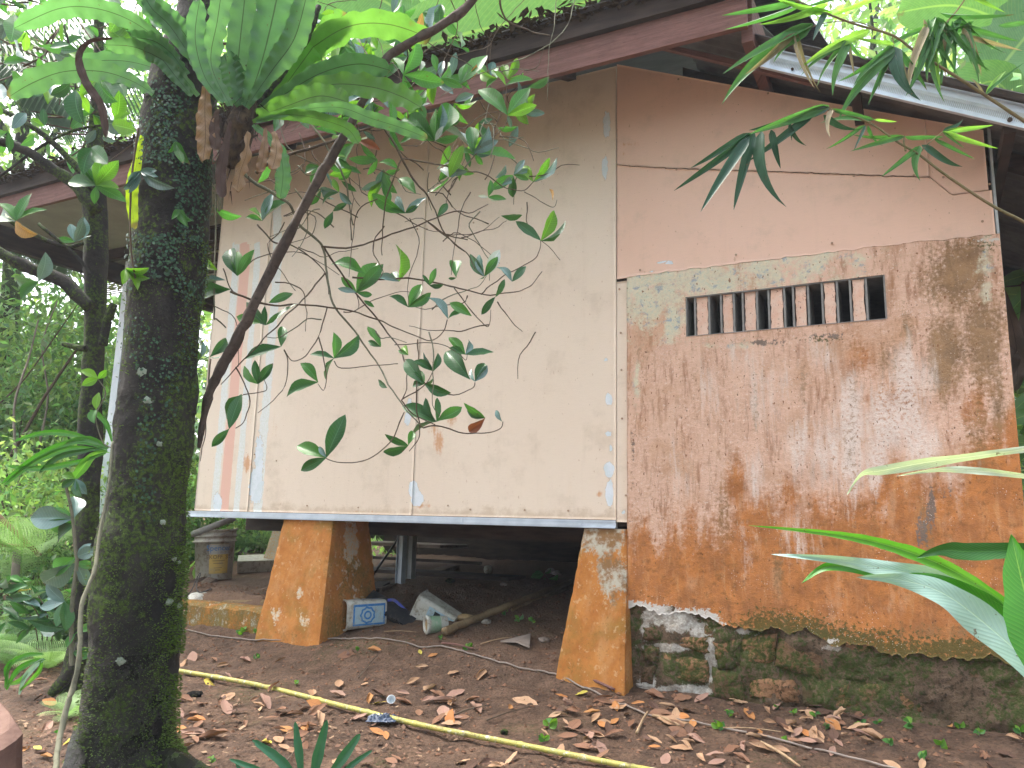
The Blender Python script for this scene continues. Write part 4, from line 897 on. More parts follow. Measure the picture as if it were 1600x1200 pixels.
# ------------------------------------------------------------------ leafy twigs of the tree, hanging before the wall
def depth_of(x, y): return 2.95 + .35 * (x - 400) / 450 + .25 * (mnoise.noise(Vector((x / 170, y / 170, 2.2))))
def twig(pts, r0=.006, r1=.003, name='twig', mat='twig', par=None, dfn=None, k=5, n=6):
    P = [at(x, y, (dfn or depth_of)(x, y)) for x, y in pts]
    P = smooth_path(P, k)
    P = [p + Vector((mnoise.noise(p * 17), mnoise.noise(p * 17 + Vector((5, 0, 0))), mnoise.noise(p * 17 + Vector((0, 5, 0))))) * .006 for p in P]
    V, F, U = tube_geo(P, [r0, r1], n, True, .35); return obj(name, V, F, M[mat], par or tree, U, True)
TW = [([(478, -30), (470, 60), (466, 110), (467, 167), (500, 213), (525, 255), (540, 283), (545, 320), (552, 352)], .009, .005, 'twig_pale'),
 ([(360, 225), (385, 275), (430, 303), (453, 320), (467, 350), (497, 377), (507, 393), (510, 427), (520, 473), (553, 517), (587, 563), (613, 610), (650, 657), (663, 668)], .010, .004, 'twig_pale'),
 ([(507, 387), (540, 437), (590, 500), (627, 550), (637, 600), (628, 625)], .006, .0035, 'twig'),
 ([(560, 170), (587, 187), (613, 217), (627, 247), (650, 287), (663, 300), (677, 320), (696, 366), (728, 395)], .008, .004, 'twig'),
 ([(627, 248), (653, 250), (680, 257), (730, 267), (760, 273), (790, 293), (820, 297), (835, 283)], .005, .003, 'twig'),
 ([(820, 299), (850, 318), (865, 322), (870, 312)], .003, .002, 'twig'),
 ([(627, 250), (607, 300), (597, 360), (597, 400)], .005, .003, 'twig'),
 ([(503, 387), (550, 387), (600, 370), (660, 350), (710, 330), (733, 333), (763, 320)], .006, .003, 'twig'),
 ([(670, 348), (696, 369), (728, 395), (742, 420)], .005, .003, 'twig'),
 ([(696, 366), (728, 366), (754, 360), (780, 338)], .003, .002, 'twig'),
 ([(550, 433), (594, 436), (637, 434), (690, 444), (725, 452), (766, 460), (804, 456), (830, 445), (847, 424)], .006, .003, 'twig'),
 ([(751, 459), (783, 433), (827, 410), (843, 392), (844, 377)], .004, .003, 'twig'),
 ([(777, 471), (798, 500), (815, 518)], .004, .002, 'twig'),
 ([(710, 450), (730, 477), (750, 500), (763, 510), (768, 483)], .004, .002, 'twig'),
 ([(360, 455), (420, 477), (463, 475), (513, 480), (553, 487), (590, 500), (613, 510), (650, 525), (673, 532), (693, 517), (700, 500)], .006, .003, 'twig'),
 ([(617, 540), (650, 536), (683, 537), (710, 547), (727, 562), (730, 553)], .003, .002, 'twig'),
 ([(523, 563), (533, 575), (573, 572), (623, 567)], .003, .003, 'twig'),
 ([(663, 597), (700, 617), (737, 607), (742, 598)], .004, .003, 'twig'),
 ([(663, 668), (683, 665), (717, 675), (750, 677), (780, 670), (785, 658)], .005, .003, 'twig'),
 ([(632, 643), (610, 690), (575, 717), (533, 723), (510, 715)], .004, .003, 'twig'),
 ([(627, 625), (650, 650), (680, 663)], .004, .003, 'twig'), ([(627, 625), (663, 603), (677, 580)], .004, .003, 'twig'),
 ([(652, 530), (653, 560), (650, 637), (657, 667), (653, 687), (640, 705)], .0045, .003, 'twig'),
 ([(507, 427), (480, 460), (440, 500), (413, 530), (370, 573), (345, 600)], .005, .003, 'twig'),
 ([(510, 480), (497, 527), (477, 557), (457, 563), (443, 547)], .004, .003, 'twig'),
 ([(498, 527), (510, 583), (507, 610), (497, 600)], .004, .002, 'twig'),
 ([(443, 547), (450, 567), (440, 610), (403, 645)], .004, .002, 'twig'),
 ([(368, 573), (383, 600), (390, 633), (380, 660), (368, 670)], .004, .003, 'twig'),
 ([(380, 617), (410, 613), (417, 607), (413, 590)], .003, .002, 'twig'),
 ([(403, 350), (427, 377), (453, 383), (487, 403), (507, 427), (513, 460)], .005, .003, 'twig'),
 ([(341, 230), (337, 350), (335, 483), (338, 497), (353, 513)], .005, .004, 'twig_pale'),
 ([(328, 560), (323, 643), (320, 683), (313, 720)], .005, .002, 'twig'),
 ([(400, 270), (430, 250), (500, 227), (560, 205), (590, 195)], .011, .006, 'twig'),
 ([(490, 70), (520, 130), (535, 190), (520, 230)], .004, .003, 'twig'), ([(560, 60), (600, 130), (640, 160), (690, 115)], .004, .003, 'twig'),
 ([(630, 150), (655, 117), (660, 60), (685, 0)], .004, .003, 'twig'), ([(740, 240), (770, 205), (790, 150), (793, 130)], .004, .003, 'twig'),
 ([(700, 300), (740, 245), (785, 200), (793, 180)], .005, .003, 'twig'), ([(735, 300), (720, 330), (712, 370), (705, 430)], .004, .002, 'twig'),
 ([(410, 20), (440, 70), (480, 105), (560, 95), (640, 130)], .003, .002, 'twig'), ([(540, 20), (590, 60), (600, 110)], .003, .002, 'twig'),
 ([(620, 20), (660, 60), (690, 80), (740, 110), (700, 165)], .004, .002, 'twig'), ([(700, -10), (715, 40), (690, 100), (660, 150)], .004, .002, 'twig'),
 ([(780, -10), (790, 30), (830, 50), (860, 55)], .009, .004, 'twig'), ([(870, -10), (866, 40), (858, 80), (855, 155)], .004, .002, 'twig_pale'),
 ([(900, -5), (880, 50), (820, 90), (740, 120), (690, 150)], .004, .003, 'twig_pale'), ([(740, -10), (750, 40), (765, 70), (700, 90)], .003, .002, 'twig'),
 ([(600, -10), (580, 50), (560, 90), (540, 160)], .004, .002, 'twig'), ([(830, -10), (800, 20), (770, 60), (765, 100)], .003, .002, 'twig'),
 ([(380, 420), (410, 400), (470, 395), (530, 430)], .004, .002, 'twig'), ([(430, 440), (470, 450), (478, 480), (478, 518)], .004, .002, 'twig'),
 ([(350, 420), (365, 455), (420, 477)], .004, .003, 'twig'), ([(300, 470), (340, 480), (370, 505), (372, 573)], .003, .002, 'twig'), ([(560, 340), (520, 320), (480, 300), (440, 305)], .004, .002, 'twig'),
 ([(590, 310), (560, 330), (550, 380), (545, 433)], .004, .002, 'twig'), ([(640, 340), (655, 380), (640, 430), (638, 480)], .003, .002, 'twig'), ([(557, 457), (560, 480), (553, 487)], .003, .002, 'twig')]
twigs = []
for pts, r0, r1, m in TW: twigs.append((twig(pts, r0 * .72, r1 * .62, 'branch' if r0 > .007 else 'twig', m), pts))
def nearest_twig(x, y):
    return min(twigs, key=lambda t: min((x - a) ** 2 + (y - c_) ** 2 for a, c_ in t[1]))[0]
for k in range(85):
    x, y = random.uniform(400, 840), random.choice([random.uniform(20, 330), random.uniform(150, 520)]); a = random.uniform(0, 6.28); pts = [(x, y)]
    if x < 480 and y > 400: continue
    for q in range(random.choice([3, 4, 5])): a += random.gauss(0, .55); st = random.uniform(14, 34); x += math.cos(a) * st; y += math.sin(a) * st * .9; pts.append((x, y))
    twigs.append((twig(pts, .0032, .0014, 'twig', random.choice(['twig', 'twig', 'twig_pale']), n=5, k=3, dfn=lambda x, y, o=random.uniform(-.1, .5): depth_of(x, y) + o), pts))
LV = [  # base, [(tip, kind)]
 ((340, 422), [((306, 405), 'bright')]), ((371, 431), [((370, 388), 'green'), ((395, 388), 'green'), ((352, 380), 'dark')]), ((352, 438), [((296, 438), 'sheen')]), ((360, 452), [((298, 459), 'dark')]),
 ((288, 493), [((296, 453), 'green'), ((262, 468), 'bright'), ((243, 520), 'sheen'), ((300, 478), 'sheen')]), ((312, 560), [((283, 520), 'green'), ((321, 525), 'sheen'), ((262, 573), 'dark'), ((268, 592), 'dark'), ((290, 545), 'dark')]),
 ((328, 558), [((360, 529), 'dark'), ((345, 560), 'dark')]), ((415, 508), [((380, 472), 'dark'), ((412, 478), 'dark'), ((435, 490), 'dark')]), ((407, 505), [((366, 494), 'green')]), ((425, 503), [((463, 470), 'dark')]),
 ((420, 473), [((458, 457), 'dark')]), ((439, 542), [((443, 505), 'dark'), ((380, 553), 'dark')]), ((403, 600), [((397, 562), 'dark'), ((374, 573), 'green'), ((424, 569), 'dark')]), ((497, 597), [((473, 562), 'green'), ((443, 608), 'dark')]),
 ((522, 560), [((485, 548), 'dark'), ((529, 520), 'green'), ((500, 588), 'dark'), ((567, 531), 'dark')]), ((358, 670), [((375, 613), 'dark'), ((330, 698), 'dark')]), ((380, 617), [((342, 647), 'dark')]),
 ((510, 715), [((460, 690), 'green'), ((536, 648), 'dark'), ((467, 735), 'dark'), ((497, 697), 'sheen')]), ((570, 428), [((520, 398), 'green')]), ((557, 457), [((532, 432), 'green'), ((588, 402), 'green'), ((583, 462), 'dark'), ((528, 450), 'sheen'), ((600, 412), 'dark')]),
 ((623, 440), [((637, 382), 'bright'), ((590, 427), 'sheen'), ((612, 420), 'dark')]), ((638, 480), [((658, 440), 'green'), ((613, 457), 'dark'), ((677, 460), 'dark')]), ((595, 542), [((575, 507), 'green'), ((573, 532), 'dark')]),
 ((585, 480), [((570, 470), 'dark')]), ((793, 180), [((748, 128), 'green'), ((828, 132), 'green'), ((840, 163), 'bright'), ((800, 200), 'sheen')]), ((790, 133), [((772, 105), 'bright'), ((831, 117), 'green')]),
 ((740, 240), [((737, 190), 'green'), ((708, 187), 'sheen'), ((773, 203), 'sheen'), ((779, 218), 'sheen'), ((806, 237), 'green'), ((754, 258), 'green'), ((715, 232), 'green')]),
 ((680, 220), [((647, 178), 'green'), ((626, 170), 'green'), ((714, 152), 'green'), ((702, 162), 'sheen'), ((677, 167), 'green'), ((692, 196), 'white'), ((715, 216), 'green'), ((640, 200), 'green')]),
 ((630, 117), [((665, 63), 'green'), ((612, 77), 'green'), ((691, 130), 'green'), ((648, 173), 'green')]), ((683, 113), [((677, 83), 'green')]), ((735, 140), [((703, 112), 'green')]), ((660, 165), [((672, 160), 'white')]),
 ((702, 277), [((723, 223), 'bright'), ((668, 306), 'green'), ((688, 256), 'white'), ((715, 270), 'sheen')]), ((718, 283), [((718, 251), 'bright')]), ((650, 303), [((622, 270), 'green')]), ((633, 333), [((616, 304), 'sheen'), ((577, 306), 'green'), ((664, 306), 'sheen'), ((652, 322), 'dark'), ((610, 325), 'green')]),
 ((683, 339), [((701, 316), 'dark')]), ((763, 308), [((770, 282), 'green'), ((791, 310), 'green'), ((747, 306), 'white'), ((779, 316), 'white')]), ((784, 290), [((803, 277), 'sheen')]), ((833, 284), [((814, 254), 'bright'), ((862, 247), 'bright'), ((876, 261), 'sheen')]),
 ((863, 313), [((864, 296), 'ochre')]), ((845, 376), [((806, 344), 'dark'), ((873, 328), 'bright'), ((890, 360), 'dark')]), ((783, 337), [((817, 341), 'dark')]), ((713, 434), [((711, 397), 'green'), ((700, 436), 'dark')]),
 ((757, 432), [((730, 397), 'dark'), ((777, 401), 'green'), ((782, 388), 'white'), ((743, 396), 'sheen'), ((748, 438), 'dark')]), ((800, 440), [((782, 411), 'sheen'), ((822, 414), 'dark')]), ((774, 464), [((751, 492), 'dark'), ((790, 436), 'dark')]),
 ((700, 498), [((678, 457), 'sheen'), ((720, 483), 'dark')]), ((737, 494), [((702, 470), 'green')]), ((671, 446), [((681, 418), 'green'), ((661, 429), 'dark'), ((690, 448), 'dark')]), ((742, 596), [((758, 562), 'dark'), ((765, 571), 'sheen'), ((732, 575), 'sheen')]), ((735, 593), [((692, 540), 'dark')]),
 ((727, 554), [((702, 522), 'green'), ((740, 530), 'sheen'), ((772, 546), 'dark'), ((703, 540), 'dark')]), ((638, 555), [((627, 537), 'bright'), ((621, 546), 'green')]), ((677, 580), [((689, 553), 'dark'), ((659, 552), 'sheen'), ((650, 560), 'dark')]),
 ((663, 600), [((628, 557), 'dark'), ((650, 572), 'green'), ((640, 600), 'dark'), ((698, 618), 'dark'), ((682, 592), 'dark')]), ((682, 659), [((659, 626), 'dark'), ((685, 620), 'dark'), ((721, 636), 'green'), ((627, 628), 'dark'), ((642, 666), 'dark')]),
 ((638, 696), [((600, 681), 'dark'), ((647, 670), 'green'), ((597, 712), 'dark')]), ((758, 653), [((723, 632), 'green'), ((729, 678), 'red'), ((727, 644), 'dark')]), ((785, 659), [((773, 641), 'sheen')]), ((605, 606), [((588, 594), 'dark')]),
 ((520, 330), [((508, 355), 'dark'), ((540, 318), 'dark')]), ((530, 300), [((518, 278), 'bright'), ((495, 298), 'sheen'), ((545, 318), 'sheen'), ((500, 310), 'dark')]), ((410, 345), [((425, 297), 'sheen'), ((400, 322), 'green'), ((442, 305), 'dark'), ((385, 335), 'green')]),
 ((335, 325), [((372, 345), 'green')]), ((510, 250), [((540, 235), 'green'), ((530, 270), 'green')]), ((590, 250), [((560, 225), 'green'), ((575, 275), 'green'), ((545, 250), 'dark')]), ((560, 220), [((590, 230), 'red'), ((575, 216), 'white')]),
 ((720, 75), [((725, 50), 'green'), ((735, 80), 'green'), ((700, 60), 'dark')]), ((745, 100), [((738, 120), 'ochre')]), ((720, 130), [((728, 95), 'green'), ((760, 80), 'green')]), ((555, 90), [((563, 115), 'ochre'), ((540, 60), 'green')]), ((660, 20), [((690, 35), 'dark'), ((650, 60), 'ochre'), ((700, 10), 'green')])]
for (bx, by), tips in LV:
    br = nearest_twig(bx, by); d0 = depth_of(bx, by)
    for (tx, ty), kind in tips:
        place_leaf(br, at(bx, by, d0), at(tx, ty, d0 + random.uniform(-.04, .05)), kind, width=.95)
# more leaves in the thicket at the upper middle
for k in range(150):
    x, y = random.uniform(420, 830), random.choice([random.uniform(0, 180), random.uniform(10, 300)])
    if y > 330 - (x - 500) * .05 or (y < 110 and x > 700): continue
    br = nearest_twig(x, y); d0 = depth_of(x, y) + random.uniform(.0, .3); a = random.uniform(0, 6.28)
    for q in range(random.choice([1, 2, 3])):
        a2 = a + q * random.uniform(.5, 1.2); L = random.uniform(22, 42); place_leaf(br, at(x, y, d0), at(x + math.cos(a2) * L, y - math.sin(a2) * L, d0 + random.uniform(-.06, .06)), random.choice(['green', 'green', 'dark', 'sheen', 'bright']), width=.95)
# ------------------------------------------------------------------ dead branch leaning down before the wall
P = [at(x, y, d) for x, y, d in [(800, -90, 2.85), (745, 0, 2.85), (690, 90, 2.86), (600, 190, 2.86), (535, 230, 2.85), (505, 290, 2.84), (460, 350, 2.84), (425, 420, 2.83), (390, 480, 2.83), (365, 545, 2.82), (335, 605, 2.81), (318, 665, 2.8), (312, 690, 2.8)]]
P[3] = at(620, 180, 2.86); P[4] = at(560, 235, 2.85)
P = [at(x, y, 2.84) for x, y in [(800, -110), (745, 0), (690, 60), (648, 105), (618, 150), (590, 200), (560, 235), (528, 262), (500, 310), (472, 345), (440, 405), (412, 455), (385, 510), (350, 575), (330, 610), (318, 660), (311, 700)]]
P = [at(x, y, 2.84) for x, y in [(760, -40), (740, 0), (700, 45), (630, 80), (612, 105)]] and [at(x, y, 2.84) for x, y in [(770, -50), (735, 5), (690, 40), (625, 75), (598, 100), (582, 130), (563, 165), (545, 200), (524, 235), (500, 275), (468, 335), (435, 400), (405, 460), (378, 515), (348, 570), (328, 612), (317, 660), (311, 700)]]
V, F, U = tube_geo(smooth_path(P, 5), [.015, .017, .016, .017, .018, .020, .019, .006], 12, True, .5)
db = obj('dead_branch', V, F, M['deadwood'], None, U, True); tag(db, 'long bare dead branch slanting down across the cream wall beside the thick trunk', 'branch')
# second bare stick at upper left of it
P = [at(x, y, 2.8) for x, y in [(498, 10), (480, 60), (458, 85), (440, 115), (420, 140), (400, 170), (388, 200)]]
V, F, U = tube_geo(smooth_path(P, 5), [.012, .014, .015, .017], 10, True, .5); obj('limb', V, F, M['bark2'], tree, U, True)
P = [at(x, y, 2.65) for x, y in [(455, 70), (380, 68), (300, 68), (210, 55)]]
V, F, U = tube_geo(smooth_path(P, 5), [.006, .004], 6, True, .5); obj('twig', V, F, M['twig'], tree, U, True)
P = [at(x, y, 2.7) for x, y in [(380, 210), (352, 235), (340, 260), (345, 290), (342, 330)]]
V, F, U = tube_geo(smooth_path(P, 5), [.008, .010, .005], 8, True, .6); obj('twig', V, F, M['twig_pale'], tree, U, True)
# ------------------------------------------------------------------ bird's nest fern
def frond(pts, w, mat, parent, name='frond', dfn=2.6, wave=.22, wn=9, tip=.8, face=None, nx=40, curl=.1, point=False):
    """strap leaf along photo points (x, y[, depth]); w = half width in pixels at its widest"""
    P = smooth_path([at(q[0], q[1], q[2] if len(q) > 2 else dfn) for q in pts], max(2, nx // (len(pts) - 1)))
    n = len(P); V = []; F = []; U = []; ph = random.uniform(0, 6)
    W = w / FPX * (P[n // 2] - EYE).dot(_f)
    for i, p in enumerate(P):
        t = i / (n - 1); T = (P[min(i + 1, n - 1)] - P[max(i - 1, 0)]).normalized()
        vw = (EYE - p).normalized(); B = T.cross(vw).normalized(); Nn = B.cross(T)
        if face is not None: B = (B * math.cos(face) + Nn * math.sin(face)); Nn = B.cross(T)
        h = W * (1 + .16 * mnoise.noise(Vector((t * 7, ph, 0)))) * (min(1, .25 + t * 1.5) if t < .5 else 1) * ((1 - max(0, (t - tip) / (1 - tip)) ** 2) ** .5 if not point else max(.01, 1 - max(0, (t - tip) / (1 - tip)) ** 1.35)) if tip < 1 else W * math.sin(math.pi * max(.02, min(.98, t)) ** .8)
        for j in range(7):
            v = -1 + j / 3; wv = wave * W * math.sin(t * wn * 6.283 + ph + (1.7 if v > 0 else 0)) * abs(v) ** 2
            V.append(p + B * (v * h * (1 + .05 * math.sin(t * wn * 9 + ph))) + Nn * (wv + abs(v) * h * curl)); U.append((t, v))
    for i in range(n - 1):
        for j in range(6): a = i * 7 + j; F.append((a, a + 1, a + 8, a + 7))
    return obj(name, V, F, mat, parent, U, True)
FM = dict(g=leaf_mat('fern_frond_green', (.10, .24, .11), (.13, .28, .12), (.12, .25, .12), .38, .55, nv=0.01, midcol=(.03, .045, .02)),
          y=leaf_mat('fern_frond_painted_lit', (.11, .27, .055), (.15, .32, .07), (.14, .30, .08), .4, .5, nv=0.01, midcol=(.05, .07, .02)),  # brighter copy of the frond green, with the light put into the colour
          b=leaf_mat('dead_frond', (.26, .16, .10), (.36, .24, .15), None, .8, .15, nv=20, midcol=(.08, .05, .03)),
          d=leaf_mat('dead_frond_dark', (.06, .035, .028), (.10, .06, .045), None, .8, .05, nv=20, midcol=(.03, .02, .015)),
          Y=leaf_mat('fern_frond_yellow', (.42, .58, .03), (.48, .62, .04), None, .45, .5, nv=26, midcol=(.2, .28, .03)))
fern = thing('birds_nest_fern', at(385, 200, 2.62), "large bird's nest fern with broad strap fronds perched on the thick trunk", 'fern')
for pts, w_, m, kw in [
 ([(330, 130), (293, 60), (267, 30), (222, -10)], 20, 'g', {}), ([(327, 127), (296, 85), (265, 40), (235, 10), (215, -30)], 17, 'g', {}),
 ([(293, 117), (253, 67), (200, 30), (143, 12), (90, 14), (22, 44)], 20, 'g', {}), ([(290, 113), (267, 83), (240, 64), (205, 58)], 17, 'g', {}),
 ([(240, 147), (207, 127), (160, 112), (100, 112), (50, 130), (13, 152)], 22, 'g', dict(tip=.7)), ([(375, 165), (362, 120), (350, 84)], 27, 'g', dict(tip=.55)),
 ([(375, 165), (372, 100), (382, 0), (384, -60)], 24, 'g', {}), ([(383, 167), (408, 100), (432, 0), (440, -60)], 31, 'g', {}), ([(390, 160), (425, 110), (460, 60), (480, -10)], 22, 'g', {}),
 ([(400, 178), (460, 150), (520, 132), (580, 136), (625, 150), (658, 168)], 22, 'y', dict(wave=.3, dfn=2.75)), ([(400, 190), (470, 172), (530, 168), (580, 185), (628, 200), (668, 216)], 12, 'g', dict(wave=.4)),
 ([(398, 172), (430, 120), (477, 82), (543, 42), (607, 38), (674, 60)], 26, 'y', dict(wave=.2, dfn=2.85)), ([(395, 190), (430, 180), (480, 182), (540, 200), (560, 225)], 12, 'y', {}),
 ([(395, 195), (430, 225), (442, 265), (438, 310)], 14, 'g', {}), ([(398, 185), (450, 165), (500, 150), (545, 160)], 22, 'y', dict(dfn=2.7)), ([(300, 150), (275, 120), (250, 90), (225, 80)], 14, 'g', {}),
 ([(345, 150), (310, 90), (300, 20), (290, -40)], 20, 'g', dict(dfn=2.75)), ([(405, 175), (440, 140), (470, 100), (500, 60), (540, 20)], 24, 'y', dict(dfn=2.85)), ([(360, 165), (330, 100), (340, 30), (350, -40)], 20, 'g', dict(dfn=2.5)), ([(310, 150), (270, 105), (215, 75), (165, 70)], 15, 'g', {}), ([(395, 178), (440, 150), (500, 115), (560, 100), (610, 110)], 19, 'g', dict(dfn=2.8)), ([(300, 140), (250, 110), (190, 95), (130, 100), (90, 130)], 16, 'g', dict(dfn=2.8)), ([(350, 160), (320, 120), (305, 60), (312, 0)], 16, 'g', dict(dfn=2.45))]:
    kw.setdefault('face', random.uniform(-.55, .55)); frond(pts, w_ * .86, FM[m], fern, **kw)
for pts, w_, m, kw in [([(322, 132), (320, 170), (321, 215), (317, 252)], 13, 'b', dict(wave=.6, wn=6, tip=.6)), ([(387, 205), (385, 240), (375, 270), (370, 300)], 10, 'b', dict(wave=.35, wn=4, face=.6)),
 ([(428, 205), (432, 235), (425, 265)], 9, 'b', dict(wave=.35, wn=4)), ([(175, 60), (140, 65), (123, 90), (135, 130), (158, 165), (166, 215)], 6, 'd', dict(wave=.6)), ([(360, 190), (352, 230), (345, 270), (347, 310)], 8, 'd', dict(wave=.35, wn=4)), ([(415, 200), (412, 240), (405, 270)], 7, 'b', dict(wave=.4, wn=4)), ([(340, 170), (335, 200), (338, 235)], 8, 'd', dict(wave=.3, wn=4))]:
    frond(pts, w_, FM[m], fern, name='dead_frond', dfn=2.5, **kw)
b = MB()
for k in range(260):
    a = random.uniform(0, 6.28); r = random.uniform(0, .10); p = at(372, 190, 2.66) + Vector((math.cos(a) * r, math.sin(a) * r * .6 - .02, random.gauss(-.02, .09))); d = Vector((random.gauss(0, .02), random.gauss(0, .02), -random.uniform(.02, .07)))
    w2 = Vector((random.uniform(-1, 1), random.uniform(-1, 1), 0)).normalized() * .004; b.add([p - w2, p + w2, p + d + w2 * .3], [(0, 1, 2)])
o = b.obj('root_mass', M['dark_timber'], fern); o['kind'] = 'stuff'
V, F, U = tube_geo(smooth_path([at(x, y, 2.66) for x, y in [(395, 130), (385, 165), (376, 200), (368, 235), (360, 262)]], 5), [.015, .035, .05, .04, .015], 14, True, .6); obj('root_ball', V, F, M['debris'], fern, U, True)
o = frond([(222, 212), (214, 255), (206, 300), (210, 358)], 9, FM['Y'], None, name='climbing_frond', dfn=2.62, wave=.3, tip=.7)
tag(o, 'bright yellow-green strap leaf hanging along the left edge of the thick trunk', 'leaf')
# small epiphyte rosettes on trunk
for i, ((x, y), lab) in enumerate([((228, 293), 'small pale green rosette growing on the thick trunk below the yellow strap leaf'), ((208, 437), 'tiny bright green sprout on the left edge of the thick trunk'), ((272, 248), 'tiny green seedling on the creeper covered bark below the fern'), ((275, 348), 'tiny seedling on the trunk among the densest creeper leaves')]):
    c_, nn = on_trunk(x, y, .01); ep = thing('epiphyte', c_, lab, 'plant', 'small plants growing on the trunk')
    for k in range(7 if i == 0 else 4):
        a = random.uniform(-.4, 3.5); L = (26 if i == 0 else 13) * random.uniform(.8, 1.2); place_leaf(ep, c_, at(x + math.cos(a) * L, y - math.sin(a) * L, 2.6 - .04), ['sheen', 'bright', 'green', 'green'][i], width=.7)
# thin vine before the trunk, lower left
P = [at(x, y, d) for x, y, d in [(216, 200, 2.6), (205, 290, 2.6), (204, 380, 2.6), (212, 440, 2.6)]]
V, F, U = tube_geo(smooth_path(P, 6), [.004, .003], 6, True, .4); o = obj('vine', V, F, M['twig'], None, U, True); tag(o, 'thin dark vine hanging over the yellow strap leaf at the top of the trunk', 'vine', 'vines on the big tree')
P = [at(x, y, d) for x, y, d in [(176, 690, 2.55), (170, 760, 2.5), (155, 840, 2.45), (148, 890, 2.4), (128, 945, 2.35), (125, 1010, 2.3), (118, 1060, 2.28), (103, 1110, 2.25), (92, 1160, 2.2), (84, 1225, 2.1)]]
V, F, U = tube_geo(smooth_path(P, 6), [.004, .006, .007, .008], 8, True, .5); o = obj('vine', V, F, M['twig_pale'], None, U, True); tag(o, 'pale knotted vine stem running down the left side of the thick trunk to the ground', 'vine', 'vines on the big tree')
# ------------------------------------------------------------------ slim tree to the left
D2 = 3.9
t2 = thing('slim_tree', at(130, 1050, D2), 'slim mossy tree standing left of the thick trunk, forking under the eave', 'tree')
e2 = [(1080, 84, 150), (1050, 100, 152), (1000, 112, 153), (930, 117, 153), (850, 119, 154), (750, 122, 156), (650, 124, 158), (550, 131, 162), (450, 132, 165), (400, 133, 166), (340, 132, 166), (300, 130, 165), (220, 138, 160), (120, 145, 162), (0, 150, 160), (-100, 155, 163)]
P = [at((a + c_) / 2, y, D2) for y, a, c_ in e2]; R = [(c_ - a) / 2 / FPX * (p - EYE).dot(_f) for (y, a, c_), p in zip(e2, P)]
R2 = []
Pd = smooth_path(P, 6); R2 = list(np.interp(np.linspace(0, 15, len(Pd)), range(16), R))
V, F, U = tube_geo(Pd, R2, 24, True, .25); obj('trunk', V, F, M['bark2'], t2, U, True)
for pts, r0, r1 in [([(150, 330), (120, 290), (80, 262), (40, 235), (-20, 215)], .035, .02), ([(150, 300), (110, 250), (60, 205), (0, 170)], .02, .012), ([(140, 480), (100, 440), (50, 420), (0, 395), (-30, 370)], .035, .028), ([(135, 545), (118, 542), (98, 538)], .02, .010), ([(178, 475), (168, 500), (160, 540)], .02, .02), ([(135, 1010), (110, 1050), (80, 1085)], .05, .02), ([(195, 195), (130, 200), (70, 225), (0, 275), (-30, 290)], .008, .006), ([(100, 40), (110, 80), (118, 130), (110, 200)], .006, .004), ([(10, 340), (50, 365), (100, 385), (130, 380)], .014, .010), ([(150, 900), (165, 880), (178, 885)], .02, .02), ([(60, 350), (120, 400), (140, 430)], .008, .01)]:
    V, F, U = tube_geo(smooth_path([at(x, y, D2 - .1) for x, y in pts], 5), [r0, r1], 10, True, .4); obj('limb', V, F, M['bark2'], t2, U, True)
def fan(parent, x, y, tips, dep, kinds=None, width=1.1):
    for i, t in enumerate(tips): place_leaf(parent, at(x, y, dep), at(t[0], t[1], dep + random.uniform(-.06, .06)), t[2] if len(t) > 2 else 'green', width=width)
lt = [o for o in t2.children if o.name.startswith('limb')]
fan(lt[0], 150, 290, [(160, 243, 'bright'), (184, 253, 'bright'), (181, 287, 'bright'), (123, 253, 'green'), (138, 240, 'green'), (197, 312, 'green'), (147, 315, 'green'), (100, 277, 'dark'), (170, 305, 'bright'), (120, 235, 'green')], 3.6)
fan(lt[8], 25, 345, [(45, 298, 'green'), (0, 308, 'green'), (67, 320, 'green'), (-10, 330, 'dark'), (12, 320, 'bright'), (40, 370, 'ochre')], 3.6)
fan(lt[8], 117, 378, [(110, 347, 'sheen'), (139, 338, 'sheen'), (142, 366, 'sheen'), (90, 372, 'green'), (132, 350, 'sheen')], 3.6)
fan(lt[8], 60, 440, [(78, 402, 'sheen'), (28, 460, 'dark'), (15, 440, 'dark')], 3.4)
for k in range(105):
    x, y = random.uniform(-10, 250), random.uniform(-10, 240)
    if 85 < x < 135 and 150 < y < 290 and random.random() < .8: continue
    if x > 200 and y > 120: continue
    a = random.uniform(0, 6.28); dep = random.uniform(3.1, 4.6); L = random.uniform(24, 44) * 3.4 / dep
    for q in range(random.choice([1, 2, 2])):
        a2 = a + q * random.uniform(.5, 1.3); place_leaf(random.choice(lt[:2] + lt[6:8]), at(x, y, dep), at(x + math.cos(a2) * L, y - math.sin(a2) * L, dep + random.uniform(-.1, .1)), random.choice(['green', 'green', 'dark', 'dark', 'bright', 'sheen']), width=1.15)
for k in range(26):
    x0, y0 = random.uniform(0, 260), random.uniform(0, 230); V, F, U = tube_geo(smooth_path([at(x0, y0, 3.9), at(x0 + random.uniform(-50, 50), y0 + random.uniform(-30, 30), 3.9), at(x0 + random.uniform(-110, 110), y0 + random.uniform(-60, 60), 3.8)], 4), [.006, .003], 5, True); obj('twig', V, F, M['twig'], t2, U, True)
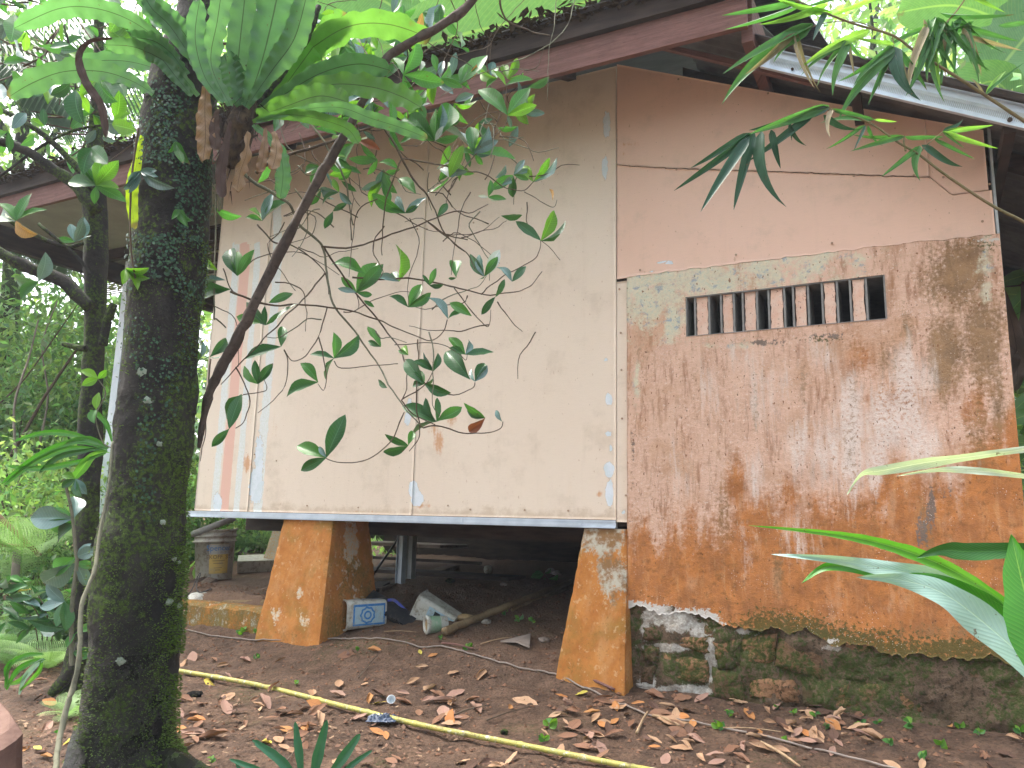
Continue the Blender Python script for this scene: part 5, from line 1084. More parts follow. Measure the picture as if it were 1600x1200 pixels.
# ================================================================== things on the ground
M['tile'] = simple('dusty_grey_tile', (.30, .25, .21), (.22, .18, .15), 20, .8, .3)
def gp(px, py, lift=0): p = onground(px, py); return p + Vector((0, 0, lift))
def lathe(prof, n=28):            # prof (r, z)
    V = []; F = []; U = []
    for i, (r, z) in enumerate(prof):
        for j in range(n): a = 2 * math.pi * j / n; V.append((r * math.cos(a), r * math.sin(a), z)); U.append((j / n, z))
    for i in range(len(prof) - 1):
        for j in range(n): F.append((i * n + j, i * n + (j + 1) % n, (i + 1) * n + (j + 1) % n, (i + 1) * n + j))
    return V, F, U
def xf(V, M_): return [M_ @ Vector(v) for v in V]
def dirty_plastic(name, a, b_, dirt=(.22, .17, .11), k=.5):
    n = N(name, .5, .4); wp = n.world(); z = n.noise(wp, 22, 6, .7); f = n.noise(wp, 90, 4, .7)
    c = n.mix(n.ss(z, .3, .7), a, b_); c = n.mix(n.ma('MULTIPLY', n.ss(z, .48, .62), n.ss(f, .35, .6, 0, k)), c, dirt)
    return n.fin(c, nrm=n.bump(f, .15, .002))
M['pail'] = dirty_plastic('dusty_white_pail', (.46, .42, .35), (.36, .32, .26), (.18, .13, .09), .8)
M['lid'] = dirty_plastic('dusty_grey_lid', (.28, .27, .25), (.20, .18, .16))
M['white_pl'] = dirty_plastic('soiled_white_plastic', (.62, .62, .56), (.52, .50, .43), (.22, .17, .10), .7)
M['bluelab'] = dirty_plastic('blue_label', (.03, .19, .52), (.05, .25, .58), (.35, .42, .45), .5); M['palelab'] = dirty_plastic('pale_blue_label', (.35, .52, .62), (.45, .60, .66))
M['yellowlab'] = dirty_plastic('yellow_label', (.62, .42, .10), (.55, .38, .12), (.45, .34, .18), .8); M['greylab'] = dirty_plastic('grey_label', (.40, .38, .33), (.36, .33, .29))
M['ink_blue'] = simple('blue_ink', (.02, .14, .36), (.03, .18, .40), 20, .6, 0); M['ink_dark'] = simple('brown_ink', (.14, .09, .05), (.20, .13, .07), 20, .6, 0)
M['black_pl'] = dirty_plastic('black_plastic', (.018, .020, .024), (.03, .032, .036), (.09, .07, .05), .8)
M['blue_pl'] = dirty_plastic('blue_plastic', (.08, .10, .50), (.10, .14, .58)); M['green_pl'] = dirty_plastic('faded_green_label', (.22, .36, .22), (.30, .42, .30), (.45, .42, .34), .7)
M['cap_blue'] = dirty_plastic('dark_blue_cap', (.02, .05, .20), (.03, .07, .25)); M['tan_pl'] = dirty_plastic('tan_clay', (.45, .30, .14), (.38, .25, .12))
def text(parent, body, M_, size, mat, depth=.0004):
    cu = bpy.data.curves.new('lettering', 'FONT'); cu.body = body; cu.size = size; cu.extrude = depth; cu.align_x = 'CENTER'; cu.align_y = 'CENTER'; cu.resolution_u = 2
    t = bpy.data.objects.new('t', cu); C.objects.link(t); dg = bpy.context.evaluated_depsgraph_get(); me = bpy.data.meshes.new_from_object(t.evaluated_get(dg)); bpy.data.objects.remove(t)
    V = [M_ @ v.co for v in me.vertices]; F = [tuple(p.vertices) for p in me.polygons]; return V, F
# --- pail with tipped lid
B0 = gp(334, 905); kk = (B0 - EYE).dot(_f) / FPX; HH = 82 * kk; RR = 30.5 * kk
pail = thing('paint_pail', B0, 'dusty white paint pail with yellow label and tilted lid, beside the orange pillar', 'pail')
MP = Matrix.Translation(B0) @ Matrix.Rotation(math.radians(-3), 4, 'Y')
V, F, U = lathe([(0, 0), (RR * .86, 0), (RR * .88, .01), (RR * .98, HH * .70), (RR * 1.07, HH * .70), (RR * 1.07, HH * .715), (RR * 1.0, HH * .73), (RR * 1.01, HH * .80), (RR * 1.07, HH * .80), (RR * 1.07, HH * .815), (RR * 1.02, HH * .83), (RR * 1.03, HH * .90), (RR * 1.09, HH * .91), (RR * 1.09, HH * .93), (RR * 1.0, HH * .93), (RR * .95, HH * .5), (RR * .85, .012), (0, .012)], 40)
obj('body', xf(V, MP), F, M['pail'], pail, U, True)
tocam = math.atan2(-B0.y, -B0.x)
def curved(a0, a1, z0, z1, r0f, mat, name, par, n=12):
    V = []; F = []
    for i in range(n + 1):
        a = a0 + (a1 - a0) * i / n
        for z in (z0, z1): r = r0f(z); V.append((math.cos(a) * r, math.sin(a) * r, z))
    for i in range(n): F.append((2 * i, 2 * i + 2, 2 * i + 3, 2 * i + 1))
    return obj(name, xf(V, MP), F, mat, par)
rad_ = lambda z: RR * (.88 + .10 * z / (HH * .70)) + .0015
a0, a1 = tocam - .42 + .15, tocam + .75 + .0
lab = curved(a0, a1, HH * .12, HH * .66, rad_, M['yellowlab'], 'label', pail)
curved(a0, a1, HH * .47, HH * .655, lambda z: rad_(z) + .0008, M['greylab'], 'label_band', lab)
def pail_text(body, ac, zc, size, mat, nm):
    V, F = text(None, body, Matrix.Identity(4), size, mat); W_ = []
    for v in V:
        a = ac + v.x / RR; z = zc + v.y; r = rad_(z) + .0016 + v.z; W_.append(MP @ Vector((math.cos(a) * r, math.sin(a) * r, z)))
    o = obj(nm, W_, F, mat, lab)
pail_text('Spencer', (a0 + a1) / 2 - .02, HH * .585, .062, M['ink_blue'], 'lettering'); pail_text('EKOFF  SU', (a0 + a1) / 2, HH * .42, .045, M['ink_dark'], 'lettering')
for k, z in enumerate((.35, .30, .22, .18)): curved((a0 + a1) / 2 - .35 + .05 * k, (a0 + a1) / 2 + .30 - .07 * k, HH * z, HH * (z + .008), lambda z: rad_(z) + .001, M['ink_dark'], 'print_line', lab)
LT = MP @ Matrix.Translation((-RR * .12, 0, HH * .985)) @ Matrix.Rotation(math.radians(-19), 4, 'Y') @ Matrix.Rotation(.15, 4, 'X')
V, F, U = lathe([(0, .018), (RR * .9, .018), (RR * .93, .028), (RR * 1.05, .028), (RR * 1.12, .02), (RR * 1.13, -.018), (RR * 1.10, -.018), (RR * 1.08, .010), (0, .010)], 40); obj('lid', xf(V, LT), F, M['lid'], pail, U, True)
V, F, U = tube_geo(smooth_path([MP @ Vector((RR * 1.1 * math.cos(a), RR * 1.1 * math.sin(a), HH * (.80 + .14 * math.sin((a - tocam) * 1.0)))) for a in np.linspace(tocam + .2, tocam + 2.2, 7)], 3), .003, 6); obj('handle', V, F, M['lid'], pail)
# --- white upturned bowl
p = gp(306, 942); k_ = (p - EYE).dot(_f) / FPX; r = 21 * k_
V, F, U = lathe([(r, -.01), (r * .97, .008), (r * .86, r * .32), (r * .62, r * .58), (r * .3, r * .66), (0, r * .67)], 26); o = obj('bowl', xf(V, Matrix.Translation(p + Vector((0, .05, .005))) @ Matrix.Rotation(.1, 4, 'X')), F, M['white_pl'], smooth=True); tag(o, 'broken white bowl lying upside down on the dirt between trunk and orange pillar', 'bowl')
M['white_pl'].name = 'soiled_white_plastic'
# --- canisters
def rrect(w_, h_, r, n=5):
    out = []
    for cx, cy, a0 in ((w_ / 2 - r, h_ / 2 - r, 0), (-w_ / 2 + r, h_ / 2 - r, 90), (-w_ / 2 + r, -h_ / 2 + r, 180), (w_ / 2 - r, -h_ / 2 + r, 270)):
        for k in range(n): a = math.radians(a0 + 90 * k / (n - 1)); out.append((cx + r * math.cos(a), cy + r * math.sin(a)))
    return out
def canister(name, w_, h_, L, M_, label, mat, open_end=True, taper=.92):
    """open-mouthed square tub lying on its side: axis +X from the mouth (x=0) to the closed bottom (x=L)"""
    t = thing(name, M_.to_translation(), label, 'tub')
    prof = [(0, 1.06), (.03, 1.06), (.035, 1.0), (.5, (1 + taper) / 2), (.985, taper), (1.0, taper * .9)]
    ring = rrect(w_, h_, min(w_, h_) * .2); n = len(ring); V = []; F = []
    for f, s in prof: V += [(f * L, y * s, z * s) for y, z in ring]
    m = len(prof); inner = [(.98, taper * .86), (.5, (1 + taper) / 2 - .06), (.0, .96)]
    for i in range(m - 1):
        for j in range(n): F.append((i * n + j, i * n + (j + 1) % n, (i + 1) * n + (j + 1) % n, (i + 1) * n + j))
    F.append(tuple((m - 1) * n + j for j in range(n)))
    b0 = len(V)
    for f, s in inner: V += [(f * L, y * s, z * s) for y, z in ring]
    for i in range(2):
        for j in range(n): F.append((b0 + i * n + j, b0 + i * n + (j + 1) % n, b0 + (i + 1) * n + (j + 1) % n, b0 + (i + 1) * n + j))
    F.append(tuple(b0 + j for j in range(n))); 
    for j in range(n): F.append((b0 + 2 * n + j, b0 + 2 * n + (j + 1) % n, (j + 1) % n, j))
    obj('body', xf(V, M_), F, mat, t); return t
def basis(o, X, Z): X = Vector(X).normalized(); Z = Vector(Z); Z = (Z - X * Z.dot(X)).normalized(); Y = Z.cross(X); m = Matrix((X, Y, Z)).transposed().to_4x4(); return Matrix.Translation(o) @ m
pa = gp(555, 988); ks = (pa - EYE).dot(_f) / FPX
w1 = 45 * ks; L1 = 68 * ks
ax = (Vector((1, .75, .02))).normalized()
Mc = basis(pa + Vector((-.10, .03, w1 * .56)), ax, (0, 0, 1))
tub = canister('square_tub', w1 * 1.0, w1, L1 * 1.05, Mc, 'white square tub with blue label lying open on its side against the orange pillar', M['white_pl'])
side = -1   # label on the face toward the camera (local -Y)
def panel(par, M_, x0, x1, z0, z1, y, mat, name, t=.0012):
    V = [(x0, y, z0), (x1, y * (.97 if x1 > .1 else 1), z0), (x1, y * (.97 if x1 > .1 else 1), z1), (x0, y, z1)]; V += [(a, b_ - t * (1 if y < 0 else -1) * -1, c_) for a, b_, c_ in V]
    F = [(0, 1, 2, 3), (7, 6, 5, 4), (0, 4, 5, 1), (1, 5, 6, 2), (2, 6, 7, 3), (3, 7, 4, 0)]; return obj(name, xf(V, M_), F, mat, par)
yl = -w1 * .5 - .0005
lb = panel(tub, Mc, L1 * .16, L1 * .98, -w1 * .36, w1 * .36, yl, M['bluelab'], 'label')
panel(lb, Mc, L1 * .20, L1 * .94, -w1 * .30, w1 * .28, yl - .0018, M['palelab'], 'label_panel')
for q, (rr_, mt) in enumerate([(.27, 'bluelab'), (.21, 'palelab'), (.15, 'bluelab'), (.09, 'palelab')]):
    V = []; cx = L1 * .52
    for j in range(18):
        a = j / 18 * 6.283; r = w1 * rr_ * (1 + (.13 if j % 2 and q < 2 else 0)); V.append((cx + math.cos(a) * r, yl - .003 - q * .0008, -.002 + math.sin(a) * r))
    obj('emblem', xf(V, Mc), [tuple(range(18))], M[mt], lb)
# top face blue lines
for z in (-.36, .36):
    V = [(L1 * .2, w1 * z, w1 * .485), (L1 * .95, w1 * z, w1 * .475), (L1 * .95, w1 * z * .93, w1 * .477), (L1 * .2, w1 * z * .93, w1 * .487)]; V = [(a, b_, c_ + .006) for a, b_, c_ in V]; obj('blue_line', xf(V, Mc), [(0, 1, 2, 3)], M['bluelab'], tub)
V, F, U = tube_geo([Mc @ Vector((L1 * .5, 0, w1 * .49)), Mc @ Vector((L1 * .5, 0, w1 * .56)), Mc @ Vector((L1 * .56, 0, w1 * .56))], .006, 6); obj('handle_stub', V, F, M['tan_pl'], tub)
# second tub, leaning, with the black stripe
pb = gp(672, 968); ks2 = (pb - EYE).dot(_f) / FPX
Xd = (at(688, 962, pb.y - .02) - at(652, 926, pb.y + .05)); L2 = 70 * ks2
M2 = basis(at(653, 944, pb.y + .06) , (at(692, 966, pb.y + .02) - at(650, 940, pb.y + .06)), (.5, -.35, 1))
w2 = 44 * ks2
tub2 = canister('square_tub', w2 * .8, w2, L2, M2, 'grimy white tub with a black stripe leaning in the middle of the rubbish', M['white_pl'])
panel(tub2, M2, L2 * .34, L2 * .97, -w2 * .36, w2 * .36, -w2 * .4 - .001, M['palelab'], 'label'); panel(tub2, M2, L2 * .50, L2 * .64, -w2 * .30, w2 * .30, -w2 * .4 - .0035, M['black_pl'], 'black_stripe')
# black tray leaning
pc = at(606, 956, pb.y + .03); Xt = (at(640, 970, pb.y - .0) - at(577, 932, pb.y + .06)).normalized()
tray = thing('black_tray', pc, 'black toothed plastic tray propped between the two square tubs', 'tray')
Lt = 82 * ks2; Wt = 26 * ks2; Mt = basis(at(577, 932, pb.y + .05), Xt, (.35, -.8, .75)); 
b = MB(); b.box((0, -Wt * .5, 0), (Lt, 0, 0), (0, Wt, 0), (0, 0, .012)); b.box((0, -Wt * .5, -.03), (Lt, 0, 0), (0, .008, 0), (0, 0, .03)); b.box((0, Wt * .5 - .008, -.03), (Lt, 0, 0), (0, .008, 0), (0, 0, .03)); b.box((-.006, -Wt * .5, -.03), (.006, 0, 0), (0, Wt, 0), (0, 0, .042)); b.box((Lt, -Wt * .5, -.03), (.006, 0, 0), (0, Wt, 0), (0, 0, .042))
b.V = [tuple(Mt @ Vector(v)) for v in b.V]; b.obj('tray_base', M['black_pl'], tray)
for k in range(9):
    b = MB(); b.box((Lt * (.08 + k * .1), -Wt * .5 - .010, 0), (.014, 0, 0), (0, .010, 0), (0, 0, .010)); b.V = [tuple(Mt @ Vector(v)) for v in b.V]; b.obj('tooth', M['black_pl'], tray)
V, F, U = tube_geo(smooth_path([at(x, y, pb.y + .04) for x, y in [(606, 938), (616, 938), (628, 948), (640, 960), (645, 968), (640, 973)]], 4), [.010, .008], 8); o = obj('handle', V, F, M['blue_pl'], None, U, True); tag(o, 'curved blue plastic strap hanging over the black tray', 'strap')
# cup with green label lying on its side
pd = gp(672, 990); kd = (pd - EYE).dot(_f) / FPX; r = 13.5 * kd
Mcup = basis(pd + Vector((-.03, -.0, r * .95)), (1, .42, .02), (0, 0, 1)); cup = thing('plastic_cup', pd, 'soiled white cup with faded green label, lying by the end of the fallen pole', 'cup')
V, F, U = lathe([(r * .70, .012), (r * .78, -.0), (r * 1.08, 0), (r * 1.10, .012), (r * 1.0, .018), (r * .93, .125), (r * .9, .13), (0, .13)], 26); rot = Matrix.Rotation(math.radians(90), 4, 'Y')
obj('body', xf(V, Mcup @ rot), F, M['white_pl'], cup, U, True)
V, F, U = lathe([(0, .010), (r * .72, .010)], 20); obj('soil_fill', xf(V, Mcup @ rot), F, M['tan_pl'], cup)
V, F, U = lathe([(r * 1.006, .022), (r * .96, .085)], 26); obj('label', xf(V, Mcup @ rot), F, M['green_pl'], cup, U, True)
# bulb-like bottle in the dark
p = gp(762, 900); b_ = thing('bottle', p, 'small round white bottle with dark blue cap in the shade under the floor', 'bottle')
V, F, U = lathe([(0, .0), (.028, .01), (.036, .035), (.030, .06), (.014, .075)], 18); Mb = Matrix.Translation(p + Vector((0, 0, .09))) @ Matrix.Rotation(math.radians(168), 4, 'X'); obj('body', xf(V, Mb), F, M['white_pl'], b_, U, True)
V, F, U = lathe([(.0145, .07), (.024, .078), (.024, .10), (0, .102)], 18); obj('cap', xf(V, Mb), F, M['cap_blue'], b_, U, True)
p = onground(594, 836) if False else at(594, 834, 8.0); V, F, U = lathe([(0, 0), (.03, .008), (.042, .04), (.03, .075), (0, .084)], 16); o = obj('white_ball', xf(V, Matrix.Translation(p)), F, M['white_pl'], smooth=True); tag(o, 'small white ball on the lit ledge far behind the orange pillar', 'ball')
# ledge, far beams and clutter in the crawl space (left back)
def wob(name, px, py, Y, Ls, dd, hz, mat, lab=None, cat=None, kind=None, rot=0):
    p = at(px, py, Y); e = WE * math.cos(rot) + WN * math.sin(rot); q = WN * math.cos(rot) - WE * math.sin(rot); b = MB(); b.box(p, e * Ls, q * -dd, (0, 0, hz)); o = b.obj(name, mat)
    return tag(o, lab, cat, None, kind)
wob('timber', 556, 851, 7.9, 1.0, .5, .03, M['plank'], 'pale earth covered board behind the left pillar under the floor', 'board')
wob('timber', 556, 872, 7.2, 1.3, .04, .025, M['dark_timber'], 'grey steel rail lying across the dark back of the crawl space', 'rail'); wob('timber', 556, 893, 6.9, 1.5, .3, .03, M['dark_timber'], 'dark timber lying on the dirt behind the left orange pillar', 'timber')
V, F, U = tube_geo([gp(572, 915, .01), at(625, 838, 7.0)], [.012, .010], 8); o = obj('pipe', V, F, M['black_pl'], None, U, True); tag(o, 'thin black hose slanting up behind the left orange pillar', 'hose')
for i, (x0, y0, x1, y1, hw, m, lab) in enumerate([(575, 925, 700, 888, .055, 'plank', 'weathered plank lying in the dirt at the foot of the steel studs'), (555, 935, 590, 915, .05, 'dark_timber', 'short dark timber block on the dirt behind the black tray')]):
    a, c_ = gp(x0, y0, -.005), gp(x1, y1, -.005); X = c_ - a; sd_ = X.cross(Vector((0, 0, 1))).normalized() * hw * 2
    b = MB(); b.box(a, X, sd_, (0, 0, .04)); tag(b.obj('plank', M[m]), lab, 'plank')
# boards and scrap around the pail
for i, (pts, m, lab, cat) in enumerate([([(262, 925), (330, 905), (352, 903), (300, 935), (268, 945)], 'plank', 'flat grey board on the dirt in front of the paint pail', 'board'),
    ([(352, 945), (432, 918), (420, 945), (362, 965), (318, 962)], 'bamboo_old', 'curled brown sheet of old board at the kerb left of the orange pillar', 'board'),
    ([(372, 884), (424, 880), (426, 893), (370, 895)], 'white_pl', 'white crumpled sack behind the first orange pillar, under grey boards', 'sack'),
    ([(368, 872), (428, 866), (430, 880), (386, 882)], 'plank', 'weathered grey boards stacked on the white sack behind the pillar', 'board')]):
    P = [gp(x, y, .02 + (.03 if i == 3 else 0)) for x, y in pts]; n = len(P); h_ = (.012, .010, .075, .03)[i]
    V = [p - Vector((0, 0, .02)) for p in P] + [p + Vector((random.uniform(-.01, .01), 0, h_ + random.uniform(-.004, .008))) for p in P]; F = [tuple(range(n))[::-1], tuple(range(n, 2 * n))] + [(j, (j + 1) % n, (j + 1) % n + n, j + n) for j in range(n)]
    tag(obj(('board', 'board', 'sack', 'board')[i], V, F, M[m]), lab, cat)
# --- poles
P = smooth_path([gp(694, 997, .035), gp(750, 972, .03), gp(830, 940, .03), gp(892, 915, .03)], 10)
V, F, U = tube_geo([p + Vector((0, 0, .003 * math.sin(i * 1.7))) for i, p in enumerate(P)], [.024, .020, .018], 12, True, .25); o = obj('pole', V, F, M['bamboo_old'], None, U, True); tag(o, 'old brown bamboo pole lying from the green cup toward the right pillar', 'pole')
V, F, U = tube_geo([gp(800, 958, .02), gp(885, 926, .03)], [.012, .014], 8, True, .3); o = obj('pole', V, F, M['bamboo_old'], None, U, True); tag(o, 'thin short stick lying close behind the old brown bamboo pole', 'pole')
def yb():
    n = N('yellow_bamboo', .5, .4); uv = n.uv(); u = n.sep(uv); wp = n.world(); z = n.noise(wp, 28, 6, .7); f = n.noise(wp, 120, 4, .7)
    c = n.mix(n.ss(z, .35, .65), (.50, .43, .10), (.30, .31, .07)); c = n.mix(n.ss(z, .54, .62), c, (.62, .60, .42)); c = n.mix(n.ss(f, .54, .64, 0, .8), c, (.15, .16, .03)); c = n.mix(n.ss(n.noise(wp, 4, 3), .55, .65, 0, .7), c, (.50, .33, .12)); c = n.mix(n.ss(n.noise(wp, 11, 6, .7), .55, .66, 0, .85), c, (.17, .13, .05))
    return n.fin(c, nrm=n.bump(f, .4, .003))
M['ybam'] = yb()
ends = [(270, 1050), (400, 1076), (530, 1108), (660, 1140), (800, 1170), (960, 1200), (1040, 1216)]
P = [gp(x, y + 3, .028) for x, y in ends]; zs = [p.z for p in P]
for i, p in enumerate(P): p.z = .5 * float(np.polyval(np.polyfit(range(len(zs)), zs, 1), i)) + .5 * p.z - .004; p.y += random.uniform(-.008, .008)
P = smooth_path(P, 24); bam = thing('bamboo_pole', P[len(P) // 2], 'long yellow mossy bamboo pole lying across the leaf litter in front', 'pole')
R_ = [.0145 + (.0030 if i % 14 == 0 else 0) - .002 * i / len(P) for i in range(len(P))]
V, F, U = tube_geo(P, .014, 14, True, .08); R_ = [r * .80 for r in R_]
V = [P[i // 14] + (V[i] - P[i // 14]) * (R_[i // 14] / .014) for i in range(len(V))]
obj('culm', V, F, M['ybam'], bam, U, True)
# --- cable along the bank
def cable(pts, r, mat, lab, name='cable', lift=.006):
    P = [gp(x, y, lift) for x, y in pts]; P = smooth_path(P, 6)
    for p in P: p.z = gz(p.x, p.y) + lift + .004
    V, F, U = tube_geo(P, r, 6, True, .2); o = obj(name, V, F, M[mat], None, U, True); return tag(o, lab, 'cable')
cable([(282, 986), (330, 996), (400, 1003), (470, 1005), (520, 1000), (560, 1000), (620, 1004), (690, 1012), (740, 1025), (800, 1042), (850, 1052), (900, 1072), (960, 1100), (1010, 1120), (1100, 1135), (1200, 1155), (1300, 1180), (1370, 1198), (1420, 1210)], .0042, 'tile', 'long grey cable lying along the bank from the left pillar past the right pillar')
# cord loops by the bowl
V, F, U = tube_geo(smooth_path([gp(x, y, l) for x, y, l in [(285, 938, .01), (298, 928, .02), (308, 915, .07), (312, 912, .07), (306, 922, .03), (312, 928, .01), (330, 922, .01)]], 5), .004, 6); tag(obj('cord', V, F, M['black_pl'], None, U, True), 'looped black cord on the board behind the white bowl', 'cord')
# broken tile, stones, small scrap
def slab(px_pts, h_, mat, name, lab, cat, tilt=0, group=None):
    P = [gp(x, y, .008 + tilt * i) for i, (x, y) in enumerate(px_pts)]; n = len(P); V = P + [p + Vector((0, 0, h_)) for p in P]
    return tag(obj(name, V, [tuple(range(n))[::-1], tuple(range(n, 2 * n))] + [(j, (j + 1) % n, (j + 1) % n + n, j + n) for j in range(n)], M[mat]), lab, cat, group)
slab([(782, 1006), (829, 996), (827, 1019), (806, 1012)], .008, 'tile', 'broken_tile', 'broken triangular grey tile shard on the dirt left of the right pillar', 'tile', .006)
def pebble(px, py, r, mat, lab, name='stone', cat='stone', flat=.6, group=None):
    p = gp(px, py); k = (p - EYE).dot(_f) / FPX; r = r * k; bm = bmesh.new(); bmesh.ops.create_icosphere(bm, subdivisions=2, radius=1)
    V = [Vector((v.co.x * r, v.co.y * r, v.co.z * r * flat)) * (1 + .35 * mnoise.noise(v.co * 1.3 + Vector((px, py, 0)))) + p + Vector((0, 0, r * flat * .5)) for v in bm.verts]; F = [tuple(v.index for v in f.verts) for f in bm.faces]; bm.free()
    return tag(obj(name, V, F, M[mat]), lab, cat, group)
pebble(850, 1003, 9, 'tile', 'pale grey stone on the dirt just right of the broken triangular tile'); pebble(760, 974, 8, 'mortar', 'whitish stone touching the old brown bamboo pole'); pebble(728, 968, 14, 'tan_pl', 'orange tan lump behind the old brown bamboo pole', flat=.45); pebble(787, 915, 6, 'tile', 'small grey stone in the shade right of the round bottle')
pebble(788, 1147, 6, 'stone', 'round greenish pebble just behind the long yellow pole', flat=.9); pebble(305, 1088, 13, 'stone', 'brown rock fragment right of the thick trunk, before the yellow pole', flat=.4); pebble(703, 910, 7, 'stone', 'brown pebble in the shade beyond the striped tub')
for k, (x, y) in enumerate([(860, 895), (870, 898), (1000, 1072)]): pebble(x, y, 8, 'mortar', ['pale stone by the leafy seedling under the floor', 'second pale stone by the leafy seedling under the floor, nearer the pillar', 'rubble lump at the corner between right pillar and stone foundation'][k])
# plastic cup and blue bag
p = gp(612, 1100); V, F, U = lathe([(.012, 0), (.019, .028), (.020, .03), (.017, .03), (.010, .002), (0, .002)], 16); M['clear'] = simple('clouded_clear_plastic', (.55, .60, .62), (.66, .70, .72), 60, .25, .3, spec=.7)
tag(obj('small_cup', xf(V, Matrix.Translation(p + Vector((0, 0, .012))) @ Matrix.Rotation(math.radians(62), 4, 'X') @ Matrix.Rotation(.4, 4, 'Z')), F, M['clear'], smooth=True), 'small crushed clear plastic cup on the soil behind the yellow pole', 'cup')
M['bag'] = simple('blue_grey_bag', (.045, .07, .12), (.09, .12, .18), 40, .35, .6, spec=.6)
p = gp(597, 1128); V = []; F = []; n = 16
for i in range(n):
    for j in range(n):
        x, y = (i / (n - 1) - .5), (j / (n - 1) - .5); q = p + Vector((x * .12 + .01 * mnoise.noise(Vector((x * 9, y * 9, 1))), y * .10 + .01 * mnoise.noise(Vector((x * 9, y * 9, 2))), 0)); q.z += .012 + .05 * abs(mnoise.noise(Vector((x * 7, y * 7, 4)))) * (1 - (2 * max(abs(x), abs(y))) ** 3); V.append(q)
for i in range(n - 1):
    for j in range(n - 1): F.append((i * n + j, (i + 1) * n + j, (i + 1) * n + j + 1, i * n + j + 1))
tag(obj('plastic_bag', V, F, M['bag']), 'crumpled blue-grey plastic bag half buried under the yellow pole', 'bag')
# old cracked red-brown tyre-like block at the lower left corner
M['rotlog'] = simple('red_brown_sawn_wood', (.11, .06, .045), (.20, .12, .09), 9, .85, .6, detail=8, bd=.01)
tops = [(-60, 1086), (-20, 1090), (0, 1098), (9, 1104), (16, 1116), (24, 1130), (14, 1140), (-4, 1152), (-30, 1168), (-60, 1190)]
pz = 1.5 - .16 * 0; P = [at(x, y, 2.35 + i * -.03) for i, (x, y) in enumerate(tops)]
n = len(P); low = [p + Vector((.045, -.01, -.16)) for p in P]; mid = [p + Vector((.035, -.02, -.02)) for p in P]
V = P + mid + low; F = [tuple(range(n))[::-1]] + [(j, (j + 1) % n, (j + 1) % n + n, j + n) for j in range(n)] + [(j + n, (j + 1) % n + n, (j + 1) % n + 2 * n, j + 2 * n) for j in range(n)]
st_ = thing('cracked_block', P[3], 'cracked reddish brown block jutting in at the lower left edge', 'block'); obj('block_body', V, F, M['rotlog'], st_)
b = MB()
for (a, c_) in [((-6, 1107), (6, 1112)), ((0, 1112), (14, 1124))]:
    A, B_ = at(a[0], a[1], 2.285), at(c_[0], c_[1], 2.285); V, F, U = tube_geo([A, B_], .003, 4); b.add(V, F, U)
b.obj('crack', M['black_edge'], st_)
# ------------------------------------------------------------------ leaf litter
DL = {k: leaf_mat('dry_leaf_' + k, a, c_, None, .75, .08, nv=8, spec=.25, attr=False, midcol=m) for k, a, c_, m in [
 ('tan', (.42, .25, .15), (.52, .33, .21), (.30, .17, .09)), ('brown', (.23, .115, .07), (.30, .16, .10), (.14, .07, .04)), ('dark', (.10, .055, .04), (.15, .085, .06), (.05, .03, .02)), ('orange', (.48, .20, .07), (.50, .25, .10), (.3, .12, .05)), ('yellow', (.55, .42, .07), (.50, .45, .10), (.35, .28, .05)), ('pink', (.34, .20, .155), (.40, .25, .19), (.3, .15, .12))]}
DRY = {}
for k, m in DL.items():
    DRY[k] = []
    for q in range(4):
        V, F, U = grid_leaf(obov((.16, .19, .22, .17)[q], (.95, 1.0, 1.05, .9)[q]), 8, 4, (.25, .55, .12, .9)[q], (-.12, -.22, .15, -.3)[q], .22, 2.3, (.3, -.9, .1, 1.2)[q]); DRY[k].append(mesh('fallen_leaf', V, F, m, U, True))
exact = [(529, 1072, 26, 'tan'), (572, 1096, 22, 'orange'), (590, 1101, 20, 'yellow'), (644, 1067, 20, 'tan'), (677, 1080, 26, 'tan'), (668, 1096, 22, 'pink'), (746, 1058, 26, 'tan'), (711, 1086, 26, 'pink'), (820, 1098, 36, 'tan'), (795, 1108, 16, 'orange'), (737, 1111, 30, 'pink'), (877, 1091, 16, 'orange'), (909, 1087, 24, 'yellow'), (925, 1118, 22, 'orange'), (659, 1044, 14, 'tan'), (708, 1053, 22, 'tan'), (658, 1022, 12, 'yellow'), (676, 1026, 12, 'orange'), (585, 1021, 18, 'orange'), (850, 1150, 14, 'tan'), (941, 1175, 26, 'pink'), (960, 1150, 26, 'brown'), (330, 1068, 20, 'yellow'), (290, 1040, 18, 'tan'), (412, 1165, 26, 'yellow'), (352, 1110, 34, 'pink'), (330, 1158, 40, 'brown'), (590, 1147, 20, 'orange'), (603, 1152, 16, 'orange'), (445, 1172, 22, 'tan'), (457, 1176, 18, 'tan'), (505, 1150, 18, 'tan'), (1170, 1120, 28, 'orange'), (1260, 1150, 22, 'orange'), (1090, 1158, 26, 'pink'), (1055, 1130, 40, 'tan'), (1120, 1195, 24, 'pink'), (1010, 1160, 24, 'pink'), (1230, 1090, 30, 'brown'), (1300, 1178, 24, 'pink'), (960, 1130, 14, 'orange'), (1040, 1190, 26, 'pink'), (990, 1135, 20, 'brown'), (880, 1180, 22, 'tan'), (27, 1175, 20, 'orange'), (58, 1172, 14, 'yellow'), (108, 1160, 18, 'yellow'), (70, 1140, 26, 'pink'), (355, 1060, 12, 'pink'), (300, 1030, 22, 'pink'), (345, 1040, 18, 'tan'), (570, 1072, 14, 'tan'), (525, 1090, 24, 'pink'), (490, 1088, 26, 'tan'), (560, 1125, 24, 'pink')]
lit = list(exact)
tries = 0
